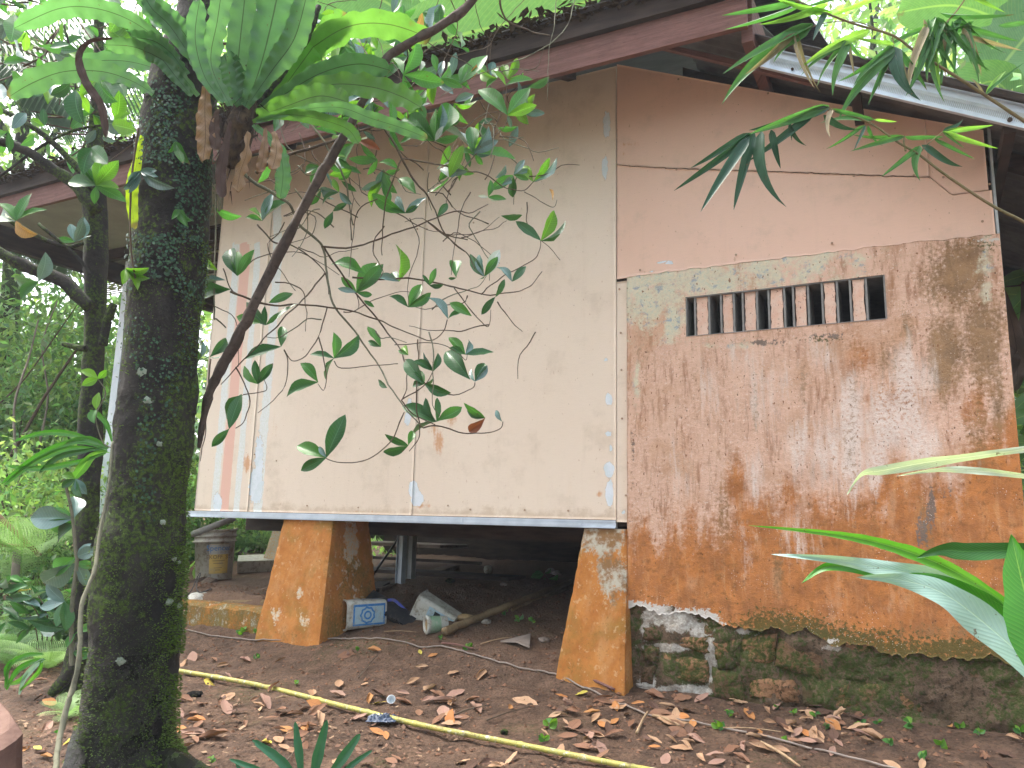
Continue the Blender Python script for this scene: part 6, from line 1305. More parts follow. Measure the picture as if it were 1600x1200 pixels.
while len(lit) < 285 and tries < 6000:
    tries += 1
    x = random.uniform(20, 1600); y = random.choice([random.uniform(1010, 1200), random.uniform(1090, 1200), random.uniform(1090, 1200)])
    if 870 < x < 1005 and y < 1080: continue
    if x > 1000 and y < 1085 + (x - 1000) * .075: continue
    if y < 1085 and 560 < x < 880 and random.random() < .88: continue
    if 125 < x < 275: continue
    if 400 < x < 520 and y < 1010: continue
    d_ = vnoise(x / 70 + 2, y / 40)
    if d_ < .50: continue
    lit.append((x, y, random.uniform(13, 30) * (.75 if y < 1060 else 1), random.choice(['tan', 'tan', 'tan', 'brown', 'brown', 'brown', 'pink', 'dark', 'dark', 'orange'])))
cname = dict(tan='pale tan', brown='brown', dark='dark rotten', orange='orange-brown', yellow='yellowing', pink='pinkish brown')
MARKS = [(300, 1010, 'the orange kerb'), (445, 1005, 'the left orange pillar'), (557, 990, 'the blue label tub'), (680, 990, 'the white cup'), (806, 1008, 'the broken tile'), (935, 1060, 'the right pillar'), (597, 1130, 'the blue-grey bag'), (612, 1098, 'the small crushed cup'), (500, 1160, 'the strap leaved plant'), (270, 1180, 'the big root of the trunk'), (305, 1088, 'the brown rock fragment'), (788, 1147, 'the round pebble'), (1040, 1130, 'the pale dry stalk'), (1124, 1142, 'the notched green seedling'), (1220, 1185, 'the long slanting stalk'), (1410, 1112, 'the biggest seedling at the foundation'), (1540, 1128, 'the rightmost big seedling'), (60, 1120, 'the cracked brown block'), (92, 1160, 'the vine foot'), (400, 1076, 'the thick end of the yellow pole'), (660, 1140, 'the middle of the yellow pole'), (940, 1195, 'the thin end of the yellow pole'), (860, 1140, 'the seedling below the right pillar'), (1175, 1152, 'the thin long straw'), (1330, 1170, 'the far end of the grey cable'), (720, 1060, 'the bare soil bank')]
def place_word(x, y):
    m = min(MARKS, key=lambda q: (q[0] - x) ** 2 + ((q[1] - y) * 1.6) ** 2); dx, dy = x - m[0], (y - m[1]) * 1.6
    d = math.hypot(dx, dy); far = 'well ' if d > 70 else ('' if d > 28 else 'just ')
    side = ('right of' if dx > 0 else 'left of') if abs(dx) > abs(dy) else ('in front of' if dy > 0 else 'behind')
    if abs(abs(dx) - abs(dy)) < .35 * d: side = ('front right of' if dx > 0 else 'front left of') if dy > 0 else ('behind and right of' if dx > 0 else 'behind and left of')
    return f'{far}{side} {m[2]}'
near = {}
for i, (x, y, L, k) in enumerate(lit):
    p = onground(x, y); kk2 = (p - EYE).dot(_f) / FPX; Lm = L * kk2 * random.uniform(1.15, 1.5); a = random.uniform(0, 6.28)
    p.z = gz(p.x, p.y) + .010
    e = .03; nx_, ny_ = (gz(p.x - e, p.y) - gz(p.x + e, p.y)) / (2 * e), (gz(p.x, p.y - e) - gz(p.x, p.y + e)) / (2 * e)
    Z = Vector((nx_ * .8 + random.gauss(0, .22), ny_ * .8 + random.gauss(-.15, .22), 1)).normalized(); X = Vector((math.cos(a), math.sin(a), 0)); X = (X - Z * X.dot(Z)).normalized(); R_m = Matrix((X, Z.cross(X), Z)).transposed().to_4x4()
    q = random.choice(DRY[k]); o = inst('fallen_leaf', q, Matrix.Translation(p - X * Lm * .5) @ R_m @ Matrix.Diagonal((Lm, Lm * 1.15, Lm * .5, 1)))
    size = 'large ' if L > 24 else ('small ' if L < 15 else '')
    lab = f'{size}{cname[k]} fallen leaf {place_word(x, y)}'; tag(o, lab, 'leaf', 'fallen leaves ' + cname[k] + ' ' + size + place_word(x, y))
# stalks and slivers as countable sticks, chaff as stuff
M['straw'] = bark_like('dry_stalk', (.42, .30, .18), (.32, .21, .12), (.2, .12, .07), (1, 1, 1), .2)
for i, (x0, y0, x1, y1, r, m, lab) in enumerate([(1020, 1122, 1062, 1140, .007, 'straw', 'pale dry stalk lying at the left foot of the stone foundation'), (995, 1150, 1012, 1118, .006, 'straw', 'pale leaning leaf sliver right of the foot of the pillar'), (1190, 1165, 1250, 1205, .006, 'straw', 'long pale stalk slanting to the lower edge on the right'), (1130, 1142, 1220, 1150, .003, 'straw', 'thin pale stem lying parallel to the foundation'), (880, 1050, 960, 1083, .010, 'barge', 'reddish splintered lath at the foot of the right pillar'), (600, 990, 650, 992, .003, 'straw', 'thin pale straw in front of the blue label tub'), (690, 1008, 740, 1018, .006, 'barge', 'reddish bark strip at the lower end of the brown pole'), (750, 1010, 800, 1000, .004, 'straw', 'thin straw left of the broken tile'), (560, 1063, 590, 1028, .0035, 'twig', 'dark twig lying up the bare soil bank'), (700, 1125, 760, 1108, .004, 'twig', 'dark forked twig behind the middle of the yellow pole'), (442, 1200, 500, 1140, .003, 'twig', 'grey twig leaning among the strap leaves at the bottom'), (760, 1130, 830, 1110, .004, 'twig', 'dark crooked twig right of the crushed cup'), (430, 1096, 452, 1094, .004, 'straw', 'short white sliver in front of the yellow pole'), (1140, 1096, 1160, 1105, .003, 'straw', 'short pale stem near the foundation foot')]):
    a, c_ = gp(x0, y0, .012), gp(x1, y1, .016); mid = a.lerp(c_, .5) + Vector((0, 0, .006)); V, F, U = tube_geo(smooth_path([a, mid, c_], 4), [r, r * .6], 6, True, .4); tag(obj('stick', V, F, M[m], None, U, True), lab, 'stick')
b = MB()
cols = [(.26, .17, .11), (.18, .105, .07), (.10, .06, .04), (.32, .22, .14), (.06, .04, .028), (.22, .13, .09)]
for k in range(15000):
    x, y = random.uniform(-3, 2.4), random.uniform(2.1, 6.2)
    dn = vnoise(x * 3 + 40, y * 3); 
    if dn < .40: continue
    z = gz(x, y); off = (x - _wox) * WN.x + (y - _woy) * WN.y; s_ = (x - _wox) * WE.x + (y - _woy) * WE.y
    if s_ > -.02 and off < .0: continue
    if off < .9 and random.random() < .72: continue
    L = random.uniform(.006, .032) if off > .7 else random.uniform(.005, .014); a = random.uniform(0, 6.28); d = Vector((math.cos(a) * L, math.sin(a) * L, random.uniform(-.2, .5) * L)); q = Vector((-math.sin(a), math.cos(a), random.uniform(-.4, .6))) * L * random.uniform(.1, .45); p = Vector((x, y, z + .005 + random.uniform(0, .008)))
    c_ = random.choice(cols); b.add([p, p + d * .5 + q, p + d, p + d * .5 - q * .8], [(0, 1, 2, 3)], None, c_)
n_ = N('litter_bits', .85, .2); M['litter'] = n_.fin(n_.attr('tint'))
o = b.obj('leaf_litter', M['litter'], None, False, True); tag(o, 'fine dry leaf crumbs and chips covering the soil', 'leaf litter', kind='stuff')
b = MB()
for k in range(3500):
    x, y = random.uniform(-2.6, 1.8), random.uniform(2.2, 6.0); off = (x - _wox) * WN.x + (y - _woy) * WN.y; s_ = (x - _wox) * WE.x + (y - _woy) * WE.y
    if s_ > -.02 and off < 0: continue
    z = gz(x, y); r = random.uniform(.003, .012) * (1.3 if off < .5 else 1)
    P = [Vector((x + math.cos(t) * r * random.uniform(.7, 1.2), y + math.sin(t) * r * random.uniform(.7, 1.2), z + random.uniform(0, .3) * r)) for t in (0, 1.57, 3.14, 4.71)]; top = Vector((x, y, z + r * random.uniform(.6, 1.1))); g = random.uniform(.6, 1.3)
    b.add(P + [top], [(0, 1, 4), (1, 2, 4), (2, 3, 4), (3, 0, 4)], None, (.19 * g, .10 * g, .06 * g))
o = b.obj('soil_crumbs', M['litter'], None, False, True); tag(o, 'crumbs and clods of red-brown soil', 'soil', kind='stuff')
# ------------------------------------------------------------------ seedlings and small weeds
sd_pts = [(498, 1140, 0), (858, 1140, 22), (850, 1160, 16), (1124, 1142, 20), (1160, 1140, 0), (1140, 1120, 14), (1410, 1112, 26), (1425, 1142, 24), (1478, 1099, 20), (1540, 1128, 22), (1216, 1108, 14), (1238, 1118, 12), (1275, 1122, 14), (1345, 1135, 14), (1372, 1132, 12), (1470, 1170, 18), (1530, 1150, 14), (1580, 1120, 18), (1440, 1190, 20), (1500, 1140, 16), (730, 1016, 14), (462, 1072, 14), (812, 972, 13), (832, 975, 12), (790, 962, 12), (690, 1000, 10), (378, 992, 14), (398, 990, 14), (560, 1018, 9), (1330, 1080, 14), (1290, 1140, 12), (1595, 1150, 16), (1390, 1165, 16), (1230, 1160, 14), (1310, 1105, 12), (400, 1032, 12), (330, 1192, 14), (90, 1150, 12), (130, 1190, 16)]
def sp_word(x, y):
    if x > 1280: return 'at the right foot of the mossy stone foundation'
    if x > 1000: return 'at the left foot of the mossy stone foundation'
    if x > 700: return 'on the soil between the two pillars' if y < 1040 else 'in the litter below the right pillar'
    if x > 270: return 'by the left orange pillar' if y < 1040 else 'near the yellow pole'
    return 'left of the trunk foot'
for i, (x, y, s) in enumerate(sd_pts):
    if not s: continue
    p = gp(x, y); kk3 = (p - EYE).dot(_f) / FPX; t = thing('seedling', p, ('bushier' if s > 18 else 'tiny') + ' green seedling ' + place_word(x, y), 'seedling', 'seedlings ' + place_word(x, y))
    for k in range(random.choice([4, 5, 6, 7])):
        a = random.uniform(0, 6.28); L = s * .75 * kk3 * random.uniform(.6, 1.1); d = Vector((math.cos(a), math.sin(a), random.uniform(.3, 1.1))).normalized() * L; base = p + Vector((0, 0, s * .45 * kk3 * random.random())); place_leaf(t, base, base + d, random.choice(['green', 'bright', 'bright', 'green']), width=1.7)
    V, F, U = tube_geo([p - Vector((0, 0, .01)), p + Vector((0, 0, s * .5 * kk3))], .0015, 4); obj('stem', V, F, M['twig_pale'], t)
# striped plant in the shade under the floor
p = gp(858, 905); t = thing('young_plant', p, 'young plant with drooping dark striped leaves in the shade beside the right pillar', 'plant')
for (a, c_) in [((850, 897), (828, 905)), ((850, 895), (862, 893)), ((852, 903), (845, 925)), ((855, 908), (872, 904)), ((857, 915), (862, 935)), ((848, 895), (835, 896))]: place_leaf(t, at(*a, p.y), at(*c_, p.y - .05), 'green', width=1.4)
V, F, U = tube_geo([p, at(851, 895, p.y)], .004, 6); obj('stem', V, F, M['twig_pale'], t)
# strap leaved plant at the bottom edge
STRAP = leaf_mat('strap_leaf_green', (.035, .14, .075), (.05, .18, .08), None, .4, .25, vein=False); STRAP['x'] = 1
ag = thing('strap_leaf_plant', gp(500, 1199), 'young plant with stiff blue-green strap leaves at the bottom edge', 'plant')
for (pts, w_) in [([(472, 1222), (467, 1175), (461, 1127)], 7), ([(488, 1222), (497, 1180), (511, 1124)], 9), ([(508, 1222), (535, 1185), (563, 1146)], 9), ([(468, 1228), (440, 1190), (394, 1156)], 8), ([(520, 1225), (550, 1195), (582, 1172)], 5), ([(450, 1228), (400, 1202), (358, 1186)], 5), ([(440, 1228), (390, 1212), (368, 1194)], 4)]:
    frond(pts, w_, STRAP, ag, name='leaf', dfn=2.3, wave=0, tip=.15, curl=.5, nx=14)
# ================================================================== bamboo, ginger, banana
BL = {'green': leaf_mat('bamboo_leaf_green', (.06, .19, .05), (.09, .25, .06), (.13, .24, .12), .4, .35, nv=1),
      'dark': leaf_mat('bamboo_leaf_dark', (.02, .075, .04), (.03, .10, .05), (.08, .15, .10), .35, .15, nv=1),
      'bright': leaf_mat('bamboo_leaf_painted_lit', (.20, .42, .07), (.28, .50, .09), None, .45, .5, nv=1),  # lit copy of the leaf: its brightness sits in the colour
      'dry': leaf_mat('bamboo_leaf_dry', (.30, .24, .15), (.38, .32, .22), None, .7, .3, nv=1)}
lan = lambda w: (lambda t: w * min(1, t * 7 + .12) * max(0, 1 - t ** 2.4) ** .9 + .001)
BV = {}
for k, m in BL.items():
    BV[k] = []
    for q in range(3):
        V, F, U = grid_leaf(lan(.055 + .008 * q), 10, 2, .35, (.06, .16, .26)[q], 0, 1, (.2, -.5, .8)[q]); BV[k].append(mesh('leaf', V, F, m, U, True))
M['culm'] = bark_like('green_brown_bamboo_stem', (.17, .16, .07), (.24, .18, .10), (.08, .06, .03), (1, 1, 1), .2)
def bamboo(name, stems, groups, dep, label, grp=None):
    t = thing(name, at(stems[0][0][0][0], stems[0][0][0][1], dep), label, 'bamboo', grp); first = None
    for pts, r0, r1 in stems:
        V, F, U = tube_geo(smooth_path([at(x, y, dep) for x, y in pts], 6), [r0, r1], 8, True, .1); o = obj('stem', V, F, M['culm'], t, U, True); first = first or o
    for g in groups:
        for (bx, by, tx, ty, k, *wd) in g: place_leaf(first, at(bx, by, dep), at(tx, ty, dep + random.uniform(-.05, .05)), k, width=.82 * (wd[0] if wd else 1), variants=BV, roll=random.gauss(0, .4))
    return t
g1 = [(1173, 208, 1057, 299, 'dark'), (1173, 208, 1081, 260, 'dark'), (1170, 215, 1095, 325, 'dark', 1.2), (1178, 206, 1145, 325, 'dark', 1.4), (1190, 206, 1184, 325, 'dark', 1.7), (1205, 203, 1218, 263, 'dark', 2), (1270, 182, 1175, 246, 'dark', 1.1), (1232, 196, 1253, 232, 'dark', 1.5), (1295, 166, 1174, 208, 'green', 1.3), (1296, 168, 1180, 205, 'dark', 1.1), (1232, 185, 1238, 220, 'dark', 1.6), (1300, 170, 1366, 187, 'green', 1.1)]
g2 = [(1366, 187, 1284, 179, 'green'), (1366, 187, 1404, 191, 'bright'), (1287, 180, 1335, 215, 'dark', 1.6), (1349, 196, 1296, 234, 'green'), (1352, 196, 1335, 234, 'dark'), (1356, 196, 1370, 234, 'green', 1.3), (1350, 195, 1340, 228, 'green'), (1300, 172, 1285, 205, 'dry', 1.3), (1413, 213, 1335, 217, 'green'), (1413, 213, 1332, 234, 'green'), (1413, 213, 1482, 217, 'green'), (1460, 218, 1524, 249, 'green'), (1435, 229, 1380, 275, 'green', 1.3), (1437, 228, 1420, 275, 'sheen' if False else 'green', 2), (1440, 227, 1502, 266, 'dark', 1.4), (1473, 205, 1514, 189, 'dark', 1.4), (1473, 206, 1557, 196, 'bright'), (1473, 206, 1559, 234, 'bright', 1.2), (1473, 206, 1507, 232, 'green'), (1460, 215, 1480, 228, 'green')]
bamboo('bamboo_branch', [([(1640, 372), (1600, 347), (1548, 320), (1480, 275), (1435, 241), (1404, 223), (1359, 192), (1320, 178), (1290, 168)], .0055, .002), ([(1415, 236), (1412, 220), (1413, 212)], .003, .002), ([(1366, 195), (1300, 172), (1240, 182), (1173, 208)], .003, .0015), ([(1435, 241), (1450, 225), (1473, 206)], .0025, .0015)], [g1, g2], 2.35, 'thin bamboo branch with long hanging dark leaves before the pink boards')
g3 = [(1242, 2, 1131, 26, 'green'), (1256, 3, 1136, 52, 'green'), (1270, 38, 1129, 107, 'green', 1.2), (1267, 41, 1122, 125, 'green', 1.3), (1242, 52, 1172, 115, 'dry', 1.2), (1270, 38, 1205, 84, 'green', 1.3), (1300, 20, 1200, 2, 'bright'), (1290, 20, 1270, 60, 'dark', 1.6), (1325, 64, 1253, 103, 'green'), (1325, 64, 1270, 120, 'green'), (1325, 64, 1297, 129, 'green', 1.3), (1325, 64, 1335, 117, 'dry'), (1325, 64, 1318, 108, 'green', 1.2), (1325, 64, 1350, 100, 'green', 1.2), (1397, 74, 1316, 162, 'green', 1.1), (1397, 74, 1356, 162, 'green', 1.1), (1397, 74, 1339, 113, 'green', 1.2), (1397, 74, 1407, 151, 'dark', 2), (1397, 74, 1320, 128, 'green'), (1400, 74, 1450, 137, 'green', 1.2), (1397, 74, 1372, 130, 'sheen' if False else 'green'), (1400, 76, 1420, 130, 'dry'), (1397, 70, 1340, 60, 'bright'), (1242, 52, 1258, 140, 'dry', .7), (1246, 52, 1268, 145, 'dry', .6)]
for k in range(34):
    x, y = random.uniform(1440, 1520), random.uniform(25, 55); a = random.uniform(-2.2, -.9); L = random.uniform(60, 125); g3.append((x, y, x + math.cos(a) * L * .9 + 10, y - math.sin(a) * L * .8, random.choice(['green', 'green', 'dark', 'dry', 'bright', 'green']), random.uniform(.7, 1.2)))
for k in range(14):
    x, y = random.uniform(1280, 1600), random.uniform(-25, 60); a = random.choice([random.gauss(-.2, .3), random.gauss(3.3, .3)]); L = random.uniform(60, 110); g3.append((x, y, x + math.cos(a) * L, y - math.sin(a) * L, random.choice(['green', 'bright', 'bright'])))
g3 += [(1560, 40, 1640, 30, 'green'), (1470, 20, 1586, 34, 'green', .8), (1500, 55, 1600, 80, 'dry', .8), (1540, 148, 1575, 100, 'bright'), (1540, 148, 1600, 95, 'green'), (1538, 148, 1520, 120, 'dry')]
bamboo('bamboo_branch', [([(1640, 212), (1600, 189), (1538, 148), (1490, 117), (1431, 81), (1394, 55), (1325, 34), (1242, 0), (1200, -20)], .007, .003), ([(1431, 81), (1476, 38), (1500, 10), (1520, -20)], .003, .003), ([(1394, 55), (1340, 35), (1290, 36), (1242, 52)], .002, .0015), ([(1394, 55), (1397, 74)], .002, .0015)], [g3], 2.6, 'arching bamboo stem with dense drooping leaves over the galvanised fascia at upper right')
# ginger plant
GL = {'g': leaf_mat('ginger_leaf_green', (.045, .23, .015), (.06, .27, .02), (.20, .38, .30), .3, .3, nv=30, midcol=(.20, .42, .05), spec=.6), 'p': leaf_mat('ginger_leaf_underside', (.30, .47, .42), (.36, .52, .48), None, .38, .25, nv=30, midcol=(.42, .60, .45)), 'w': leaf_mat('ginger_leaf_pale', (.50, .60, .46), (.55, .64, .50), None, .4, .3, nv=24), 'l': leaf_mat('ginger_leaf_painted_lit', (.11, .34, .03), (.14, .38, .05), (.30, .50, .22), .3, .4, nv=1, midcol=(.3, .6, .1)), 'k': leaf_mat('ginger_leaf_dark', (.018, .10, .018), (.03, .13, .02), None, .3, .15, nv=30, midcol=(.06, .2, .03))}  # key l is the lit leaf, light painted into its green
gin = thing('ginger_plant', Vector((1.75, 1.9, .5)), 'tall ginger-like plant reaching in from the right edge with long glossy leaves', 'plant')
for pts, w_, m, kw in [
 ([(1660, 690, 1.6), (1600, 702, 1.62), (1530, 712, 1.66), (1450, 722, 1.7), (1380, 735, 1.72), (1345, 742, 1.74), (1323, 772, 1.75)], 9, 'w', dict(wave=.35, wn=2.2, face=.5, tip=.55)),
 ([(1660, 752, 1.7), (1600, 744, 1.72), (1530, 736, 1.74), (1470, 734, 1.76), (1400, 744, 1.8)], 6, 'w', dict(wave=.4, wn=2, tip=.5)),
 ([(1640, 1000, 1.5), (1560, 935, 1.52), (1470, 882, 1.56), (1380, 850, 1.6), (1290, 833, 1.64), (1170, 821, 1.7)], 13, 'l', dict(wave=.05, tip=.25, curl=.9)),
 ([(1640, 1010, 1.55), (1560, 945, 1.55), (1470, 905, 1.58), (1380, 888, 1.62), (1300, 874, 1.66), (1205, 866, 1.7)], 17, 'p', dict(wave=.35, wn=2.6, tip=.35, curl=.3)),
 ([(1600, 1000, 1.6), (1500, 935, 1.62), (1420, 905, 1.64), (1350, 888, 1.67), (1290, 886, 1.7), (1252, 912, 1.72)], 12, 'g', dict(wave=.3, wn=2, tip=.5, curl=.5)),
 ([(1700, 1160, 1.42), (1620, 1050, 1.45), (1540, 975, 1.5), (1470, 925, 1.54), (1400, 905, 1.58), (1338, 902, 1.6)], 36, 'p', dict(wave=.12, wn=2.4, tip=.08, curl=.15)),
 ([(1660, 1050, 1.48), (1570, 970, 1.52), (1490, 915, 1.55), (1420, 895, 1.58)], 26, 'g', dict(wave=.2, wn=2, tip=.1, curl=.6)),
 ([(1700, 868, 1.4), (1600, 860, 1.42), (1520, 862, 1.45), (1470, 860, 1.48), (1432, 872, 1.5)], 17, 'k', dict(wave=.12, wn=1.5, tip=.35, curl=.3)),
 ([(1655, 1120, 1.35), (1625, 1000, 1.38), (1600, 920, 1.4), (1580, 835, 1.42)], 52, 'g', dict(wave=.08, wn=1.5, tip=.25, curl=.12))]:
    frond(pts, w_, GL[m], gin, name='leaf', nx=48, point=True, **kw)
V, F, U = tube_geo(smooth_path([Vector((1.75, 1.9, .55)), at(1700, 1150, 1.5), at(1665, 900, 1.5), at(1650, 700, 1.6)], 6), [.014, .008], 8); obj('stalk', V, F, M['culm'], gin, U, True)
# banana leaves beyond the roof
BN = leaf_mat('banana_leaf', (.12, .28, .09), (.15, .32, .10), (.13, .29, .10), .4, .35, nv=60, midcol=(.30, .48, .12)); BD = leaf_mat('banana_dry', (.10, .07, .055), (.16, .11, .085), None, .8, .1, nv=30, midcol=(.06, .04, .03))
ban = thing('banana_plant', Vector((at(760, 60, 9.5).x, 9.5, 1.1)), 'banana plant behind the left roof, its huge leaf arching over the eave', 'banana plant')
for pts, w_ in [([(430, 200, 9.0), (560, 110, 9.0), (700, 60, 9.0), (860, 20, 9.0), (1080, -50, 9.0)], 62), ([(700, 160, 9.6), (820, 60, 9.6), (930, 20, 9.6), (1000, -70, 9.6)], 60), ([(700, 200, 9.4), (640, 40, 9.4), (560, -10, 9.4), (440, 10, 9.4)], 45)]: frond(pts, w_, BN, ban, name='leaf', wave=.06, wn=4, tip=.5, curl=.15)
P0 = Vector((at(760, 60, 9.5).x, 9.5, 1.1)); V, F, U = tube_geo([P0, P0 + Vector((.1, 0, 2.5)), at(700, 190, 9.5)], [.16, .13, .07], 14, True, .1); obj('stem', V, F, M['culm'], ban, U, True)
ban2 = thing('banana_plant', Vector((at(1640, 100, 8).x, 8, 1.1)), 'banana plant beyond the right roof end with one broad bright leaf behind the bamboo', 'banana plant')
for pts, w_ in [([(1640, 260, 7.5), (1560, 130, 7.5), (1480, 170, 7.5), (1400, 190, 7.5)], 40), ([(1500, 210, 7.6), (1550, 125, 7.6), (1600, 60, 7.6), (1660, -20, 7.6)], 62), ([(1640, 200, 7.9), (1590, 60, 7.9), (1500, 10, 7.9), (1400, 20, 7.9)], 45)]: frond(pts, w_, BN, ban2, name='leaf', wave=.06, wn=4, tip=.45, curl=.15)
P0 = Vector((at(1640, 100, 8).x, 8, 1.1)); V, F, U = tube_geo([P0, at(1650, 200, 7.9)], [.16, .08], 14, True, .1); obj('stem', V, F, M['culm'], ban2, U, True)
hel = thing('heliconia', Vector((at(1640, 800, 4.6).x, 4.6, .8)), 'bright green broad leaved clump behind the right end of the masonry wall', 'plant')
for k, (y, dy, w_) in enumerate([(400, -40, 22), (430, 10, 20), (470, -20, 24), (520, 25, 20), (600, -30, 22), (650, 10, 20), (700, -20, 22), (360, -60, 20), (560, -50, 18), (750, 0, 20), (450, 60, 18), (620, 40, 18), (690, 50, 18), (500, 10, 24)]):
    d_ = 4.4 + .1 * (k % 5); frond([(1670, y + 40, d_), (1620, y, d_), (1585, y + dy * .5, d_), (1545, y + dy + 10, d_)], w_ * .6, BN, hel, name='leaf', wave=.1, wn=3, tip=.3, curl=.25, nx=18)
for k in range(6): x = 1650 + 8 * k; V, F, U = tube_geo([Vector((at(x, 800, 4.6).x, 4.6, .7)), at(x, 400 + 30 * k, 4.6)], [.02, .012], 8); obj('stem', V, F, M['culm'], hel, U, True)
for i, pts in enumerate([[(1560, 440, 4.2), (1580, 500, 4.2), (1590, 560, 4.2), (1588, 610, 4.2)], [(1600, 440, 4.2), (1600, 520, 4.2), (1582, 560, 4.2), (1570, 600, 4.2)], [(1610, 540, 4.2), (1596, 560, 4.2), (1588, 600, 4.2)]]): frond(pts, 12, BD, hel, name='dead_leaf', wave=.5, wn=3, tip=.4)
# ================================================================== masses of foliage
def fol_mat(name, a, b_, t=.4):
    n = N(name, .55, .35); c = n.mix(1.0, n.mix(n.noise(n.world(), .9, 3), a, b_), n.attr('tint'), 'MULTIPLY'); n.put(n.b.inputs['Base Color'], c)
    tr = n.new('ShaderNodeBsdfTranslucent'); n.put(tr.inputs[0], n.mix(1.0, c, (1.2, 1.3, .6), 'MULTIPLY')); mx = n.new('ShaderNodeMixShader'); mx.inputs[0].default_value = t
    n.t.links.new(n.b.outputs[0], mx.inputs[1]); n.t.links.new(tr.outputs[0], mx.inputs[2]); n.t.links.new(mx.outputs[0], n.out.inputs[0]); return n.m
FO = [fol_mat('crown_mid_green', (.14, .27, .12), (.19, .33, .14)), fol_mat('crown_dark_green', (.04, .10, .04), (.06, .14, .05), .3), fol_mat('crown_light_green', (.24, .42, .18), (.32, .50, .22), .5)]  # crown greens brightened so their colour stands in for pale background haze
def leafcloud(name, c, r, n, size, mat, parent=None, clumps=None, up=.4, asp=.42, spread=.22):
    R = np.random.default_rng(int(abs(c[0] * 131 + c[1] * 71 + n)) % 99991)
    nc = clumps or max(12, n // 60)
    cc = R.normal(size=(nc, 3)); cc /= np.linalg.norm(cc, axis=1)[:, None]; cc *= (R.random((nc, 1)) ** .45)
    p = cc[R.integers(0, nc, n)] + R.normal(size=(n, 3)) * spread; p = p * np.array(r) + np.array(c)
    d = R.normal(size=(n, 3)); d[:, 2] -= .35; d /= np.linalg.norm(d, axis=1)[:, None]
    nn = R.normal(size=(n, 3)) * .7; nn[:, 2] += up * 2; s = np.cross(d, nn); s /= np.linalg.norm(s, axis=1)[:, None] + 1e-6; nz = np.cross(s, d)
    L = size * R.uniform(.6, 1.3, (n, 1)); w_ = L * asp
    V = np.stack([p, p + d * L * .45 + s * w_ * .5 + nz * w_ * .15, p + d * L, p + d * L * .45 - s * w_ * .5 + nz * w_ * .15], 1).reshape(-1, 3)
    i = np.arange(n)[:, None] * 4; F = np.concatenate([i + [0, 1, 2], i + [0, 2, 3]], 1).reshape(-1, 3)
    g = R.uniform(.55, 1.45, (n, 1)); t = np.hstack([g * R.uniform(.8, 1.3, (n, 1)), g, g * R.uniform(.7, 1.2, (n, 1))]); t = np.repeat(t, 4, 0)
    return obj(name, V, F, mat, parent, None, False, t)
def bg_tree(x, y, h, r, n, size, mi, label, asp=.42):
    z0 = float(ground_base(x, y)); t = thing('tree', (x, y, z0), label, 'tree', None)
    P = [Vector((x, y, z0 - .1)), Vector((x + random.uniform(-.2, .2), y, z0 + h * .3)), Vector((x + random.uniform(-.4, .4), y, z0 + h * .65)), Vector((x, y, z0 + h * .9))]
    V, F, U = tube_geo(smooth_path(P, 5), [.13 + h * .008, .10, .04], 10, True, .3); tk = obj('trunk', V, F, M['bark2'], t, U, True)
    for k in range(5):
        a = k * 1.3 + random.random(); zz = z0 + h * random.uniform(.45, .7); q = Vector((x, y, zz)); V, F, U = tube_geo(smooth_path([q, q + Vector((math.cos(a) * r * .4, math.sin(a) * r * .4, h * .1)), q + Vector((math.cos(a) * r * .8, math.sin(a) * r * .8, h * .17))], 4), [.05, .015], 6, True, .3); obj('limb', V, F, M['bark2'], t, U, True)
    leafcloud('crown', (x, y, z0 + h * .72), (r, r, h * .34), n, size, FO[mi], t, asp=asp); return t
T_ = [(-6.6, 9.6, 7.6, 1.7, 4200, .13, 0, 'fine leaved tree filling the sky gap above the veranda eave at left'), (-4.6, 10.5, 8.6, 1.5, 3600, .13, 2, 'slender light green tree behind the bird nest fern'), (-9.9, 11.5, 8.5, 2.2, 3600, .17, 2, 'dark leafy tree far behind the slim tree at the left edge'),
      (-5.2, 15.5, 7.6, 2.4, 3200, .17, 2, 'mid green tree behind the veranda roof at left'),
      (-3.4, 12.0, 8.8, 2.2, 4600, .16, 2, 'light green tree whose crown shows above the roof behind the fern'),
      (-.6, 13.0, 11.5, 2.9, 6000, .19, 2, 'sunlit tree towering behind the banana leaf over the roof'),
      (3.2, 13.5, 10.5, 3.0, 6200, .19, 0, 'tall tree behind the roof peak'), (6.4, 12.5, 10.5, 3.0, 6500, .22, 2, 'bright leafy tree behind the bamboo at upper right'),
      (9.6, 11.0, 9.5, 3.0, 5500, .22, 0, 'green tree beyond the right roof corner'),
      (-14, 14, 9, 3.6, 5000, .20, 0, 'tree beyond the left edge of the yard'), (6.2, 7.2, 4.2, 1.4, 3500, .15, 2, 'low bright tree standing behind the right end of the house')]
for a in T_: bg_tree(*a)
# far wood on the slope behind
for k, (x, y, rx, rz_, n, mi) in enumerate([(-16, 24, 12, 3.4, 6000, 0), (2, 26, 14, 6.0, 9000, 1), (18, 22, 10, 6, 7000, 1)]):
    o = leafcloud('far_wood', (x, y, 4.0), (rx, 3, rz_), n, .55, FO[mi], None, up=.2); tag(o, 'dense far wood closing off the yard behind the house', 'wood', kind='stuff')
